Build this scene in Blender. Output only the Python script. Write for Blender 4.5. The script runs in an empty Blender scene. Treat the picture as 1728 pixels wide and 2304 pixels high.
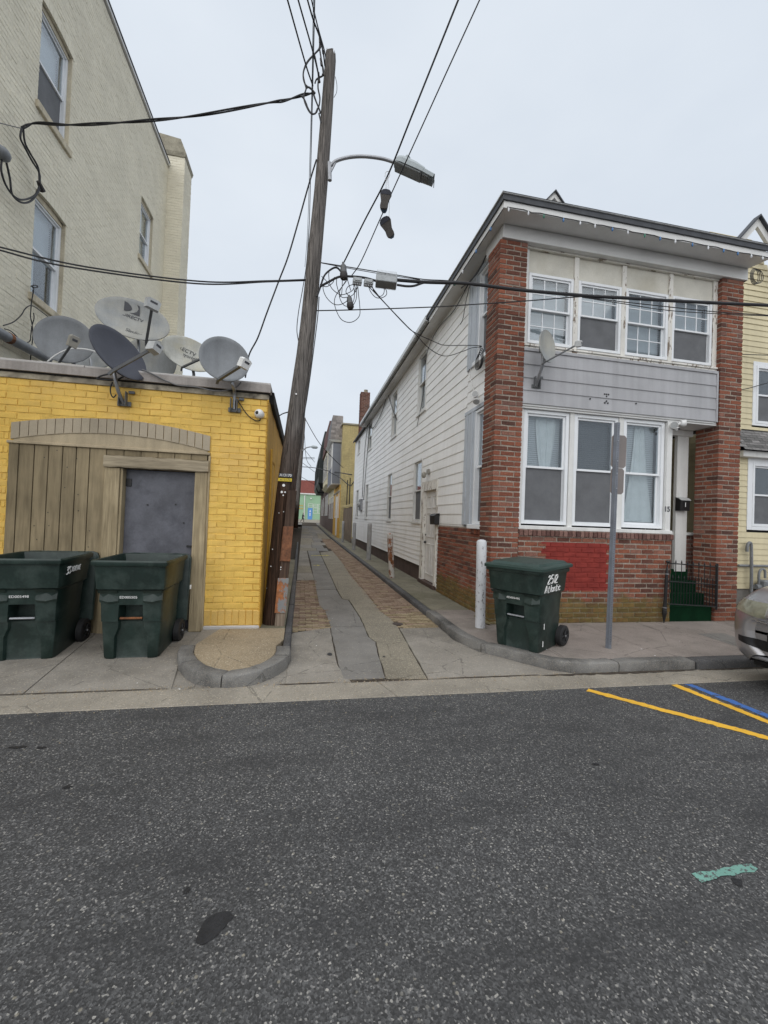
import bpy, bmesh, math, random
from mathutils import Vector, Matrix
R = math.radians
random.seed(7)
scene = bpy.context.scene
col = scene.collection

# ---------------------------------------------------------------- camera
CAMH = 1.65
YAW, PITCH, ROLL, FPX, IW, IH = R(10.928), R(0.966), R(2.142), 940.0, 1728.0, 2304.0
_fw = Vector((math.sin(YAW)*math.cos(PITCH), math.cos(YAW)*math.cos(PITCH), math.sin(PITCH)))
_r0 = Vector((math.cos(YAW), -math.sin(YAW), 0)); _u0 = _r0.cross(_fw)
_rt = _r0*math.cos(ROLL) + _u0*math.sin(ROLL); _up = -_r0*math.sin(ROLL) + _u0*math.cos(ROLL)
cam_d = bpy.data.cameras.new('camera'); cam = bpy.data.objects.new('camera', cam_d); col.objects.link(cam)
cam_d.sensor_fit = 'HORIZONTAL'; cam_d.sensor_width = 36; cam_d.lens = 36*FPX/IW
cam_d.clip_start = .05; cam_d.clip_end = 3000
cam.matrix_world = Matrix(((_rt.x,_up.x,-_fw.x,0),(_rt.y,_up.y,-_fw.y,0),(_rt.z,_up.z,-_fw.z,CAMH),(0,0,0,1)))
scene.camera = cam
CAMP = Vector((0,0,CAMH))
# surveying helpers: a sight line through the photograph met with a plane of the place
def ray(x, y): return _fw + _rt*((x-IW/2)/FPX) - _up*((y-IH/2)/FPX)
def P(x, y, Y): d = ray(x,y); return CAMP + d*(Y/d.y)
def PX(x, y, X): d = ray(x,y); return CAMP + d*(X/d.x)
def PG(x, y, z=0.0): d = ray(x,y); return CAMP + d*((z-CAMH)/d.z)

# ---------------------------------------------------------------- overcast light
world = bpy.data.worlds.new('World'); scene.world = world; world.use_nodes = True
wn, wl = world.node_tree.nodes, world.node_tree.links; wn.clear()
sky = wn.new('ShaderNodeTexSky'); sky.sky_type = 'NISHITA'; sky.sun_disc = False
SUN_EL, SUN_AZ = R(48), R(206)          # azimuth measured clockwise from +Y
sky.sun_elevation = SUN_EL; sky.sun_rotation = SUN_AZ; sky.dust_density = 5; sky.air_density = 1.0
tc = wn.new('ShaderNodeTexCoord'); cl = wn.new('ShaderNodeTexNoise'); cl.inputs['Scale'].default_value = 2.2
cl.inputs['Detail'].default_value = 5; cl.inputs['Roughness'].default_value = .5
mp = wn.new('ShaderNodeMapping'); mp.inputs['Scale'].default_value = (1,1,2.2)
cr = wn.new('ShaderNodeValToRGB'); cr.color_ramp.elements[0].position = .3; cr.color_ramp.elements[1].position = .72
cr.color_ramp.elements[0].color = (6.4,7.02,7.8,1); cr.color_ramp.elements[1].color = (7.25,7.8,8.45,1)
mx = wn.new('ShaderNodeMixRGB'); mx.inputs[0].default_value = .93
bg = wn.new('ShaderNodeBackground'); bg.inputs['Strength'].default_value = .0765
wo = wn.new('ShaderNodeOutputWorld')
wl.new(tc.outputs['Generated'], mp.inputs['Vector']); wl.new(mp.outputs[0], cl.inputs['Vector']); wl.new(cl.outputs['Fac'], cr.inputs[0])
wl.new(sky.outputs[0], mx.inputs[1]); wl.new(cr.outputs[0], mx.inputs[2]); wl.new(mx.outputs[0], bg.inputs['Color']); wl.new(bg.outputs[0], wo.inputs['Surface'])
sun_d = bpy.data.lights.new('sun', 'SUN'); sun_d.energy = 1.5; sun_d.angle = R(110); sun_d.color = (1,.97,.93)
sun = bpy.data.objects.new('sun', sun_d); col.objects.link(sun)
sdir = Vector((math.sin(SUN_AZ)*math.cos(SUN_EL), math.cos(SUN_AZ)*math.cos(SUN_EL), math.sin(SUN_EL)))
sun.rotation_euler = sdir.to_track_quat('Z','Y').to_euler(); sun.location = (-4,-6,14)
scene.view_settings.view_transform = 'Standard'; scene.view_settings.look = 'None'
scene.view_settings.exposure = 0.57; scene.view_settings.gamma = 1.0; scene.view_settings.use_curve_mapping = False

# ---------------------------------------------------------------- mesh helpers
def wm(o):
    m = o.matrix_basis.copy()
    return wm(o.parent) @ o.matrix_parent_inverse @ m if o.parent else m
def put(o, parent=None, local=False):
    col.objects.link(o)
    if parent is not None:
        o.parent = parent
        if not local: o.matrix_parent_inverse = wm(parent).inverted()
    return o
def tag(o, label=None, cat=None, group=None, kind=None):
    if label: o['label'] = label
    if cat: o['category'] = cat
    if group: o['group'] = group
    if kind: o['kind'] = kind
    return o
def empty(name, loc, label, cat, group=None, rz=0):
    o = bpy.data.objects.new(name, None); o.empty_display_size = .2
    o.location = loc; o.rotation_euler = (0,0,rz); col.objects.link(o)
    return tag(o, label, cat, group)
class MB:
    def __init__(s, T=None): s.v = []; s.f = []; s.T = T
    def add(s, vs, fs):
        o = len(s.v)
        vs = [Vector(v) for v in vs]
        if s.T: vs = [s.T(v) for v in vs]
        s.v += vs; s.f += [tuple(i+o for i in f) for f in fs]; return s
    def box(s, x0,x1,y0,y1,z0,z1, c=0.0):
        if c <= 0:
            return s.add([(x,y,z) for x in (x0,x1) for y in (y0,y1) for z in (z0,z1)],
                  [(0,1,3,2),(4,6,7,5),(0,4,5,1),(2,3,7,6),(0,2,6,4),(1,5,7,3)])
        idx = {}; vs = []
        for i in (0,1):
            for j in (0,1):
                for k in (0,1):
                    X,Y,Z = (x0,x1)[i],(y0,y1)[j],(z0,z1)[k]
                    a,b,d = X+(c if i==0 else -c), Y+(c if j==0 else -c), Z+(c if k==0 else -c)
                    idx[i,j,k] = len(vs); vs += [(X,b,d),(a,Y,d),(a,b,Z)]
        q = lambda i,j,k,m: idx[i,j,k]+m
        fs = []
        for t in (0,1):
            fs += [(q(t,0,0,0),q(t,1,0,0),q(t,1,1,0),q(t,0,1,0)), (q(0,t,0,1),q(1,t,0,1),q(1,t,1,1),q(0,t,1,1)), (q(0,0,t,2),q(1,0,t,2),q(1,1,t,2),q(0,1,t,2))]
        for a in (0,1):
            for b in (0,1):
                fs += [(q(a,b,0,0),q(a,b,1,0),q(a,b,1,1),q(a,b,0,1)), (q(a,0,b,0),q(a,1,b,0),q(a,1,b,2),q(a,0,b,2)), (q(0,a,b,1),q(1,a,b,1),q(1,a,b,2),q(0,a,b,2))]
        for i in (0,1):
            for j in (0,1):
                for k in (0,1): fs.append((q(i,j,k,0),q(i,j,k,1),q(i,j,k,2)))
        return s.add(vs, fs)
    def loft(s, rings, cap0=True, cap1=True, close=True):
        n = len(rings[0]); vs = [p for r in rings for p in r]; fs = []
        for a in range(len(rings)-1):
            for i in range(n if close else n-1):
                j = (i+1) % n
                fs.append((a*n+i, a*n+j, (a+1)*n+j, (a+1)*n+i))
        if cap0: fs.append(tuple(range(n-1,-1,-1)))
        if cap1: fs.append(tuple(range((len(rings)-1)*n, len(rings)*n)))
        return s.add(vs, fs)
    def tube(s, pts, r, n=8, caps=True):
        pts = [Vector(p) for p in pts]; m = len(pts); rings = []
        t = (pts[1]-pts[0]).normalized(); a = t.orthogonal().normalized()
        for i,p in enumerate(pts):
            t = (pts[min(i+1,m-1)]-pts[max(i-1,0)])
            t = t.normalized() if t.length > 1e-9 else Vector((0,0,1))
            a = (a - t*a.dot(t)); a = a.normalized() if a.length > 1e-6 else t.orthogonal().normalized()
            b = t.cross(a); rr = r[i] if isinstance(r,(list,tuple)) else r
            rings.append([p + (a*math.cos(2*math.pi*k/n) + b*math.sin(2*math.pi*k/n))*rr for k in range(n)])
        return s.loft(rings, caps, caps)
    def prism(s, poly, vec):
        vec = Vector(vec); poly = [Vector(p) for p in poly]
        return s.loft([poly, [p+vec for p in poly]])
    def ell(s, c, rx, ry, rz, n=10, m=6, M=None):
        c = Vector(c); rings = []
        for i in range(m+1):
            t = math.pi*i/m; z = -math.cos(t); r = max(math.sin(t), 1e-3)
            ring = []
            for k in range(n):
                d = Vector((rx*r*math.cos(2*math.pi*k/n), ry*r*math.sin(2*math.pi*k/n), rz*z))
                ring.append(c + (M @ d if M else d))
            rings.append(ring)
        return s.loft(rings)
    def mesh(s, name, smooth=False, recalc=True, angle=None):
        me = bpy.data.meshes.new(name); me.from_pydata(s.v, [], s.f)
        if recalc:
            bm = bmesh.new(); bm.from_mesh(me); bmesh.ops.recalc_face_normals(bm, faces=bm.faces); bm.to_mesh(me); bm.free()
        if smooth:
            me.polygons.foreach_set('use_smooth', [True]*len(me.polygons))
            if angle: me.set_sharp_from_angle(angle=R(angle))
        me.update(); return me
    def build(s, name, mat, parent=None, smooth=False, recalc=True, angle=40, local=False):
        me = s.mesh(name, smooth, recalc, angle)
        mats = mat if isinstance(mat,(list,tuple)) else [mat]
        for m in mats: me.materials.append(m)
        return put(bpy.data.objects.new(name, me), parent, local)
def frame(O, u, n):
    O, u, n = Vector(O), Vector(u), Vector(n); v = Vector((0,0,1))
    return lambda p: O + u*p[0] + v*p[2] + n*p[1]       # local (u, outward, up)
def catmull(pts, k=8):
    pts = [Vector(p) for p in pts]
    if len(pts) < 3: return [pts[0].lerp(pts[-1], i/k) for i in range(k+1)]
    q = [pts[0]*2-pts[1]] + pts + [pts[-1]*2-pts[-2]]; out = []
    for i in range(1, len(q)-2):
        a,b,c,d = q[i-1],q[i],q[i+1],q[i+2]
        for j in range(k):
            t = j/k
            out.append(.5*((2*b)+(c-a)*t+(2*a-5*b+4*c-d)*t*t+(3*b-a-3*c+d)*t**3))
    out.append(pts[-1]); return out
def text_mesh(txt, size, mat, M, parent, name='lettering', ext=.001, bold=0.0, local=False, shear=0.0):
    cu = bpy.data.curves.new(name, 'FONT'); cu.body = txt; cu.size = size; cu.extrude = ext; cu.align_x = 'CENTER'; cu.align_y = 'CENTER'
    cu.offset = bold; cu.shear = shear; cu.resolution_u = 3
    t = bpy.data.objects.new('tmp_text', cu); col.objects.link(t)
    me = bpy.data.meshes.new_from_object(t.evaluated_get(bpy.context.evaluated_depsgraph_get()))
    bpy.data.objects.remove(t); bpy.data.curves.remove(cu)
    me.transform(M); me.materials.clear(); me.materials.append(mat); me.name = name
    return put(bpy.data.objects.new(name, me), parent, local)
def basis(o, x, y):
    x = Vector(x).normalized(); y = Vector(y); y = (y - x*y.dot(x)).normalized(); z = x.cross(y); o = Vector(o)
    return Matrix(((x.x,y.x,z.x,o.x),(x.y,y.y,z.y,o.y),(x.z,y.z,z.z,o.z),(0,0,0,1)))

# ---------------------------------------------------------------- materials
class N:
    def __init__(s, name):
        s.m = bpy.data.materials.new(name); s.m.use_nodes = True; s.t = s.m.node_tree; s.t.nodes.clear()
        s.out = s.t.nodes.new('ShaderNodeOutputMaterial'); s.pos = s.t.nodes.new('ShaderNodeNewGeometry')
        s.P = s.pos.outputs['Position']
    def n(s, k, **kw):
        x = s.t.nodes.new('ShaderNode'+k)
        for a,b in kw.items(): setattr(x, a, b)
        return x
    def set(s, node, key, val):
        i = node.inputs[key]
        if isinstance(val, bpy.types.NodeSocket): s.t.links.new(val, i)
        elif val is not None:
            if i.type == 'RGBA' and len(val) == 3: val = (*val,1)
            i.default_value = val
    def map(s, scale, loc=(0,0,0), rot=(0,0,0), vec=None):
        x = s.n('Mapping'); s.set(x,'Vector',vec or s.P); x.inputs['Scale'].default_value = scale; x.inputs['Location'].default_value = loc; x.inputs['Rotation'].default_value = rot
        return x.outputs[0]
    def noise(s, scale, detail=4, rough=.55, vec=None, dist=0):
        x = s.n('TexNoise'); s.set(x,'Vector',vec or s.P); x.inputs['Scale'].default_value = scale; x.inputs['Detail'].default_value = detail
        x.inputs['Roughness'].default_value = rough; x.inputs['Distortion'].default_value = dist; return x.outputs['Fac']
    def voro(s, scale, feat='F1', vec=None):
        x = s.n('TexVoronoi'); x.feature = feat; s.set(x,'Vector',vec or s.P); x.inputs['Scale'].default_value = scale; return x
    def ramp(s, fac, stops):
        x = s.n('ValToRGB'); s.set(x,0,fac); e = x.color_ramp.elements
        while len(e) < len(stops): e.new(.5)
        for el,(p,c) in zip(e, stops):
            el.position = p; el.color = (*c,1) if isinstance(c,(tuple,list)) else (c,c,c,1)
        return x.outputs[0]
    def mix(s, fac, a, b, mode='MIX'):
        x = s.n('MixRGB', blend_type=mode); s.set(x,0,fac); s.set(x,1,a); s.set(x,2,b); return x.outputs[0]
    def math(s, op, a, b=None, clamp=False):
        x = s.n('Math', operation=op); x.use_clamp = clamp; s.set(x,0,a)
        if b is not None: s.set(x,1,b)
        return x.outputs[0]
    def sep(s): x = s.n('SeparateXYZ'); s.set(x,0,s.P); return x.outputs
    def rnd(s):
        o = s.n('ObjectInfo').outputs['Random']; i = s.pos.outputs['Random Per Island']
        return s.math('FRACT', s.math('ADD', o, i))
    def fin(s, base, rough=.7, height=None, bump=.3, dist=.01, metal=0.0, spec=.5, emit=None, est=0):
        b = s.n('BsdfPrincipled'); s.set(b,'Base Color',base); s.set(b,'Roughness',rough); s.set(b,'Metallic',metal); s.set(b,'Specular IOR Level',spec)
        if emit: s.set(b,'Emission Color',emit); s.set(b,'Emission Strength',est)
        if height is not None:
            u = s.n('Bump'); u.inputs['Strength'].default_value = bump; u.inputs['Distance'].default_value = dist; s.set(u,'Height',height); s.t.links.new(u.outputs[0], b.inputs['Normal'])
        s.t.links.new(b.outputs[0], s.out.inputs[0]); return s.m
def sc(c, k): return tuple(max(0,min(1,x*k)) for x in c)
def pm(name, base, rough=.65, var=.12, scale=3.0, fine=70, fvar=.08, bump=.15, dist=.004, metal=0.0, spec=.4, streak=0.0, island=0.0, dirt=None, dirtamt=0.0, dscale=1.3):
    m = N(name)
    c = m.ramp(m.noise(scale,5), [(.3,sc(base,1-var)),(.7,sc(base,1+var))])
    f = m.noise(fine,3)
    c = m.mix(1.0, c, m.ramp(f, [(.3,1-fvar*1.5),(.7,1.0)]), 'MULTIPLY')
    if streak: c = m.mix(1.0, c, m.ramp(m.noise(1.0,5,.6,m.map((9,9,.45))), [(.35,1-streak),(.62,1.0)]), 'MULTIPLY')
    if island: c = m.mix(1.0, c, m.ramp(m.rnd(), [(0,1-island),(1,1.0)]), 'MULTIPLY')
    if dirt: c = m.mix(m.math('MULTIPLY', m.ramp(m.noise(dscale,6,.62), [(.48,0.0),(.68,1.0)]), dirtamt), c, dirt)
    return m.fin(c, rough, f, bump, dist, metal, spec)
M = {}
def asphalt():
    m = N('asphalt')
    v = m.voro(135); v2 = m.voro(52)
    g = m.n('SeparateColor'); m.set(g,0,v.outputs['Color']); g2 = m.n('SeparateColor'); m.set(g2,0,v2.outputs['Color'])
    c = m.ramp(g.outputs[0], [(0,.026),(.4,.05),(.7,.092),(.90,.14),(.965,(.27,.262,.25)),(1,(.46,.44,.40))])
    c2 = m.ramp(g2.outputs[0], [(0,.035),(.6,.06),(.94,.1),(.965,(.3,.29,.26)),(.985,(.55,.5,.4)),(1,(.6,.54,.4))])
    big = m.ramp(v2.outputs['Distance'], [(.25,1.0),(.42,0.0)])
    c = m.mix(m.math('MULTIPLY', big, .42), c, c2)
    c = m.mix(1.0, m.mix(.26, c, (.064,.0635,.063)), (.95,.95,.955), 'MULTIPLY')
    c = m.mix(1.0, c, m.ramp(m.noise(.55,6,.6), [(.3,.82),(.7,1.14)]), 'MULTIPLY')
    st = m.math('MULTIPLY', m.ramp(m.noise(1.0,5,.6,m.map((.9,2.6,1),(3.1,1.7,0))), [(.5,0.0),(.68,1.0)]), .62)
    c = m.mix(st, c, (.032,.032,.033))
    spot = m.ramp(m.noise(2.3,4,.6), [(.62,0.0),(.72,.45)])
    c = m.mix(spot, c, (.026,.026,.028))
    h = m.math('ADD', m.math('MULTIPLY', v.outputs['Distance'], .6), m.noise(300,2))
    return m.fin(c, .82, h, .55, .006, spec=.35)
def concrete(name, base, agg=0.0, stain=(.1,.09,.075), st=.5, vs=110):
    m = N(name)
    c = m.ramp(m.noise(1.7,6,.62), [(.25,sc(base,.72)),(.75,sc(base,1.18))])
    c = m.mix(1.0, c, m.ramp(m.noise(120,3), [(.3,.78),(.7,1.1)]), 'MULTIPLY')
    c = m.mix(m.math('MULTIPLY', m.ramp(m.noise(.9,6,.68,m.map((1,1,1),(4,9,1))), [(.48,0.0),(.7,1.0)]), st), c, stain)
    gum = m.voro(7.5); gc = m.n('SeparateColor'); m.set(gc,0,gum.outputs['Color'])
    c = m.mix(m.math('MULTIPLY', m.math('LESS_THAN', gum.outputs['Distance'], m.math('MULTIPLY', gc.outputs[0], .14)), .45), c, sc(base,.32))
    hair = m.voro(1.1,'DISTANCE_TO_EDGE',m.map((1,1,1)))
    wv = m.math('ADD', hair.outputs['Distance'], m.math('MULTIPLY', m.math('SUBTRACT', m.noise(9,4), .5), .05))
    c = m.mix(m.math('MULTIPLY', m.math('LESS_THAN', m.math('ABSOLUTE', wv), .0045), .5), c, sc(base,.25))
    v = m.voro(vs); g = m.n('SeparateColor'); m.set(g,0,v.outputs['Color'])
    c = m.mix(m.ramp(g.outputs[1], [(.93-agg*.35,0.0),(.97-agg*.3,.25+agg*.5)]), c, m.ramp(g.outputs[2], [(0,(.08,.06,.04)),(.4,(.3,.24,.16)),(1,(.66,.6,.48))]))
    if agg > 0: c = m.mix(m.math('MULTIPLY', m.ramp(v.outputs['Distance'], [(.3,0.0),(.6,1.0)]), .35*agg), c, sc(base,.4))
    h = m.math('ADD', m.noise(160,3), m.math('MULTIPLY', v.outputs['Distance'], -1.2*agg))
    return m.fin(c, .86, h, .35+.4*agg, .006, spec=.25)
def brick(name, cols, moss=False, redbox=False, relief=.5, joint=False):
    m = N(name)
    c = m.ramp(m.rnd(), cols) if not joint else m.ramp(m.noise(6,4), cols)
    c = m.mix(1.0, c, m.ramp(m.noise(38,5,.65), [(.3,.62),(.68,1.18)]), 'MULTIPLY')
    eff = m.ramp(m.noise(16,5,.7), [(.62,0.0),(.78,.4)])
    c = m.mix(eff, c, (.36,.29,.24))
    x = m.sep()
    if moss:
        nz = m.math('MULTIPLY', m.math('SUBTRACT', m.noise(3.2,5,.6), .5), .55)
        f = m.math('SUBTRACT', m.math('ADD', x[2], nz), .50)
        f = m.math('MULTIPLY', m.ramp(m.math('ADD', m.math('MULTIPLY', f, 2.0), .5), [(.35,1.0),(.62,0.0)]), m.ramp(m.noise(22,4), [(.25,.55),(.6,.95)]))
        f = m.math('MULTIPLY', f, m.math('LESS_THAN', x[0], 6.2))
        c = m.mix(m.math('MULTIPLY', f, .8), c, m.ramp(m.noise(9,4), [(.3,(.105,.085,.028)),(.7,(.17,.145,.04))]))
    if redbox:
        gt = lambda a,b: m.math('GREATER_THAN', a, b); lt = lambda a,b: m.math('LESS_THAN', a, b)
        wob = m.math('MULTIPLY', m.math('SUBTRACT', m.noise(14,2), .5), .03)
        row = m.math('GREATER_THAN', m.math('FRACT', m.math('DIVIDE', m.math('SUBTRACT', x[2], .12), .1548)), .5)
        xa = m.math('ADD', x[0], m.math('ADD', wob, m.math('MULTIPLY', row, -.08)))
        f = m.math('MULTIPLY', m.math('MULTIPLY', gt(xa,3.66), lt(xa,4.82)), m.math('MULTIPLY', gt(x[2],.63), lt(x[2],1.388)))
        f = m.math('MULTIPLY', f, lt(x[1], 6.05))
        c = m.mix(f, c, m.ramp(m.noise(7,4), [(.3,(.195,.032,.027)),(.7,(.26,.043,.034))]))
    return m.fin(c, .88, m.noise(90,4,.6), relief, .004, spec=.2)
def glass():
    m = N('window_glass')
    tr = m.n('BsdfTransparent'); m.set(tr,'Color',(.9,.93,.95)); gl = m.n('BsdfGlossy'); m.set(gl,'Roughness',.03); m.set(gl,'Color',(.95,.98,1))
    lw = m.n('LayerWeight'); lw.inputs['Blend'].default_value = .5; mx = m.n('MixShader'); m.set(mx,0,m.math('ADD', m.math('MULTIPLY', m.math('POWER', lw.outputs['Facing'], 4.0), .85), .07, True))
    m.t.links.new(tr.outputs[0], mx.inputs[1]); m.t.links.new(gl.outputs[0], mx.inputs[2]); m.t.links.new(mx.outputs[0], m.out.inputs[0]); return m.m
def wood(name, a, b, grain=(30,30,1.4), rust=0.0, rough=.8, island=.0, axis=None):
    m = N(name)
    g = m.noise(1.0,6,.65,m.map(grain),.6)
    c = m.ramp(g, [(.28,a),(.5,tuple((x+y)/2 for x,y in zip(a,b))),(.72,b)])
    c = m.mix(1.0, c, m.ramp(m.noise(1.0,3,.5,m.map(tuple(q*4 for q in grain))), [(.3,.78),(.6,1.06)]), 'MULTIPLY')
    c = m.mix(1.0, c, m.ramp(m.noise(1.6,4), [(.3,.75),(.7,1.15)]), 'MULTIPLY')
    if island: c = m.mix(1.0, c, m.ramp(m.rnd(), [(0,1-island),(1,1.0)]), 'MULTIPLY')
    return m.fin(c, rough, g, .6, .012, spec=.25)
def polewood():
    m = N('weathered_pole_wood'); x = m.sep()
    mp = m.map((34,34,1.1)); g = m.noise(1.0,6,.7,mp,.4)
    up = m.ramp(g, [(.3,(.09,.083,.078)),(.55,(.19,.172,.158)),(.75,(.28,.255,.235))])
    lo = m.ramp(g, [(.3,(.018,.011,.008)),(.55,(.06,.034,.022)),(.75,(.125,.072,.045))])
    f = m.ramp(m.math('ADD', m.math('MULTIPLY', x[2], .2), m.math('MULTIPLY', m.math('SUBTRACT', m.noise(1.4,4), .5), .35)), [(.38,0.0),(.62,1.0)])
    c = m.mix(f, lo, up)
    red = m.math('MULTIPLY', m.ramp(m.math('ADD', x[0], m.math('MULTIPLY', x[2], -.0596)), [(-.32+.5-.5,0.0),(1,1.0)]), 0.0)
    c = m.mix(1.0, c, m.ramp(m.noise(1.0,4,.6,m.map((120,120,2.0))), [(.42,.35),(.5,1.0)]), 'MULTIPLY')
    return m.fin(c, .88, g, .9, .02, spec=.2)
def peel(name, base, under, amt=.62, scale=11, rough=.55, stretch=(1,1,.5)):
    m = N(name)
    n1 = m.noise(scale,7,.7,m.map(stretch)); f = m.ramp(n1, [(amt,0.0),(amt+.03,1.0)])
    c = m.mix(f, m.ramp(m.noise(3,4), [(.3,sc(base,.85)),(.7,sc(base,1.08))]), m.ramp(m.noise(25,4), [(.3,sc(under,.6)),(.7,sc(under,1.3))]))
    return m.fin(c, rough, m.math('SUBTRACT', m.noise(60,3), f), .3, .006)
def shingle(name, a, b):
    m = N(name); c = m.ramp(m.rnd(), [(0,a),(1,b)])
    c = m.mix(1.0, c, m.ramp(m.noise(30,4), [(.3,.7),(.7,1.1)]), 'MULTIPLY'); return m.fin(c, .92, m.noise(150,2), .4, .004, spec=.15)
def carpaint():
    m = N('silver_car_paint'); b = m.n('BsdfPrincipled'); m.set(b,'Base Color',m.ramp(m.noise(2,4),[(.3,(.40,.39,.40)),(.7,(.46,.45,.46))])); m.set(b,'Metallic',.75); m.set(b,'Roughness',.32)
    m.set(b,'Coat Weight',.8); m.set(b,'Coat Roughness',.06); m.t.links.new(b.outputs[0], m.out.inputs[0]); return m.m
def flat(name, c, rough=.5, metal=0.0, spec=.5): return pm(name, c, rough, .06, 6, 90, .05, .05, .002, metal, spec)

M['asphalt'] = asphalt()
M['conc'] = concrete('apron_concrete', (.285,.263,.23), .22, st=.65)
M['conc_gutter'] = concrete('gutter_concrete', (.31,.282,.236), .35, st=.4)
M['conc_dark'] = concrete('dark_patch_concrete', (.215,.205,.19), .05, st=.3)
M['conc_walk'] = concrete('sidewalk_concrete', (.285,.248,.222), .05)
M['conc_alleywalk'] = concrete('mossy_walk_concrete', (.215,.2,.15), .05, stain=(.07,.07,.035), st=.6)
M['pebble'] = concrete('exposed_pebble_concrete', (.38,.305,.205), .7, st=.2)
M['pebble_g'] = concrete('worn_aggregate_concrete', (.26,.235,.185), .5, st=.3)
M['dirt'] = pm('joint_dirt', (.085,.07,.056), .95, .3, 8, 90, .3, .6, .01, spec=.1)
M['granite'] = concrete('granite_kerb', (.215,.21,.2), .3, stain=(.03,.03,.032), st=.95, vs=260)
M['granite_d'] = concrete('dark_granite_kerb', (.105,.105,.108), .12, stain=(.03,.03,.032), st=.7, vs=260)
M['pbrick'] = brick('worn_paving_brick', [(0,(.18,.122,.09)),(.4,(.24,.17,.125)),(.7,(.28,.205,.15)),(1,(.32,.25,.185))])
M['pbrick_y'] = brick('buff_paving_brick', [(0,(.21,.165,.10)),(.5,(.28,.22,.14)),(1,(.34,.28,.18))])
HB = [(0,(.095,.048,.038)),(.15,(.15,.06,.042)),(.45,(.22,.078,.049)),(.75,(.265,.096,.058)),(.92,(.25,.12,.088)),(1,(.17,.088,.07))]
M['hbrick'] = brick('red_house_brick', HB, True, True)
M['mortar'] = brick('house_mortar', [(.3,(.265,.22,.18)),(.7,(.36,.31,.26))], True, True, joint=True)
M['rbrick'] = brick('dark_rowlock_brick', [(0,(.1,.055,.048)),(.5,(.17,.09,.075)),(1,(.25,.15,.125))])
M['cbrick'] = brick('chimney_brick', [(0,(.1,.05,.04)),(.5,(.17,.075,.055)),(1,(.22,.11,.085))])
YL = (.84,.55,.125)
M['ybrick'] = pm('yellow_painted_brick', YL, .6, .07, 2.5, 60, .07, .35, .004, island=.09, dirt=(.62,.40,.14), dirtamt=.5, spec=.3, streak=.1)
M['yjoint'] = pm('yellow_painted_joint', sc(YL,.88), .75, .15, 5, 60, .2, .4, .004)
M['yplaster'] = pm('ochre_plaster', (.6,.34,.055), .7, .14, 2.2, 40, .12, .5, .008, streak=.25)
M['ylow'] = pm('yellow_painted_soldier_brick', (.7,.45,.12), .65, .1, 3, 60, .1, .35, .004, island=.1, dirt=(.32,.24,.12), dirtamt=.4)
M['taupe'] = pm('taupe_painted_brick', (.40,.34,.25), .7, .1, 3, 60, .08, .3, .004, island=.12)
M['taupe_flat'] = pm('taupe_painted_board', (.42,.345,.23), .7, .12, 3, 60, .1, .3, .004, streak=.2)
M['taupe_joint'] = pm('taupe_joint', (.2,.165,.12), .8, .1)
M['plank'] = wood('weathered_tan_planks', (.225,.18,.11), (.33,.265,.165), (7,7,.7), island=.25)
M['lintel'] = wood('cracked_tan_beam', (.24,.2,.135), (.44,.37,.265), (1.6,24,30))
M['jamb'] = wood('tan_painted_jamb', (.27,.215,.13), (.46,.375,.24), (18,18,1.0))
M['steel_door'] = pm('slate_blue_steel_door', (.118,.121,.142), .5, .28, 2.6, 45, .1, .12, .003, dirt=(.03,.032,.042), dirtamt=.55, dscale=3.5)
M['coping'] = pm('pale_metal_coping', (.5,.48,.46), .5, .12, 2, 60, .08, .1, .003, dirt=(.25,.2,.17), dirtamt=.35)
M['flashing'] = pm('pinkish_grey_flashing', (.37,.335,.31), .6, .12, 2, 50, .1, .15, .003, streak=.25)
M['tar'] = pm('black_roof_tar', (.02,.018,.017), .8, .4, 12, 90, .3, .8, .02)
M['fasciab'] = pm('stained_fascia_board', (.42,.37,.28), .8, .2, 4, 40, .2, .3, .004, dirt=(.03,.025,.02), dirtamt=.95, dscale=5)
M['cream'] = pm('cream_painted_brick', (.80,.75,.605), .75, .07, 1.1, 45, .12, .35, .005, island=.06, dirt=(.60,.56,.45), dirtamt=.5)
M['creamjoint'] = pm('cream_painted_joint', (.75,.70,.565), .85, .12, 2, 40, .18, .4, .005)
M['creamtrim'] = pm('tan_window_reveal', (.62,.55,.41), .8, .14, 4, 50, .15, .2, .004, streak=.2)
M['chimcap'] = pm('weathered_chimney_stone', (.38,.35,.27), .9, .25, 4, 40, .25, .5, .01)
M['white'] = pm('white_vinyl_siding', (.9,.9,.89), .55, .04, 1.2, 60, .04, .05, .002, streak=.05, island=.04, dirt=(.62,.61,.57), dirtamt=.3)
M['whitetrim'] = pm('white_painted_trim', (.72,.72,.70), .5, .06, 3, 70, .05, .08, .002, streak=.12)
M['vinyl'] = pm('white_vinyl_window', (.76,.78,.8), .35, .03, 3, 70, .03, .03, .001)
M['peel'] = peel('peeling_white_paint', (.70,.68,.63), (.2,.15,.11), .555, 14, stretch=(1,1,.25))
M['peelsoff'] = peel('peeling_soffit', (.66,.64,.58), (.22,.18,.13), .57, 8, stretch=(.5,1,1))
M['panelw'] = pm('dirty_white_panel', (.62,.6,.53), .65, .1, 2.5, 60, .08, .08, .003, dirt=(.4,.37,.29), dirtamt=.55)
M['grey'] = pm('grey_aluminium_siding', (.40,.40,.415), .5, .07, 1.6, 70, .04, .04, .002, streak=.14, island=.06)
M['bluegrey'] = pm('blue_grey_casing', (.49,.53,.58), .5, .07, 3, 60, .05, .05, .002, streak=.12)
M['soffit'] = pm('grey_white_soffit', (.66,.66,.65), .6, .08, 2, 60, .06, .05, .002)
M['darkfascia'] = pm('black_torn_fascia', (.055,.06,.07), .55, .25, 6, 60, .2, .3, .006)
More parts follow.
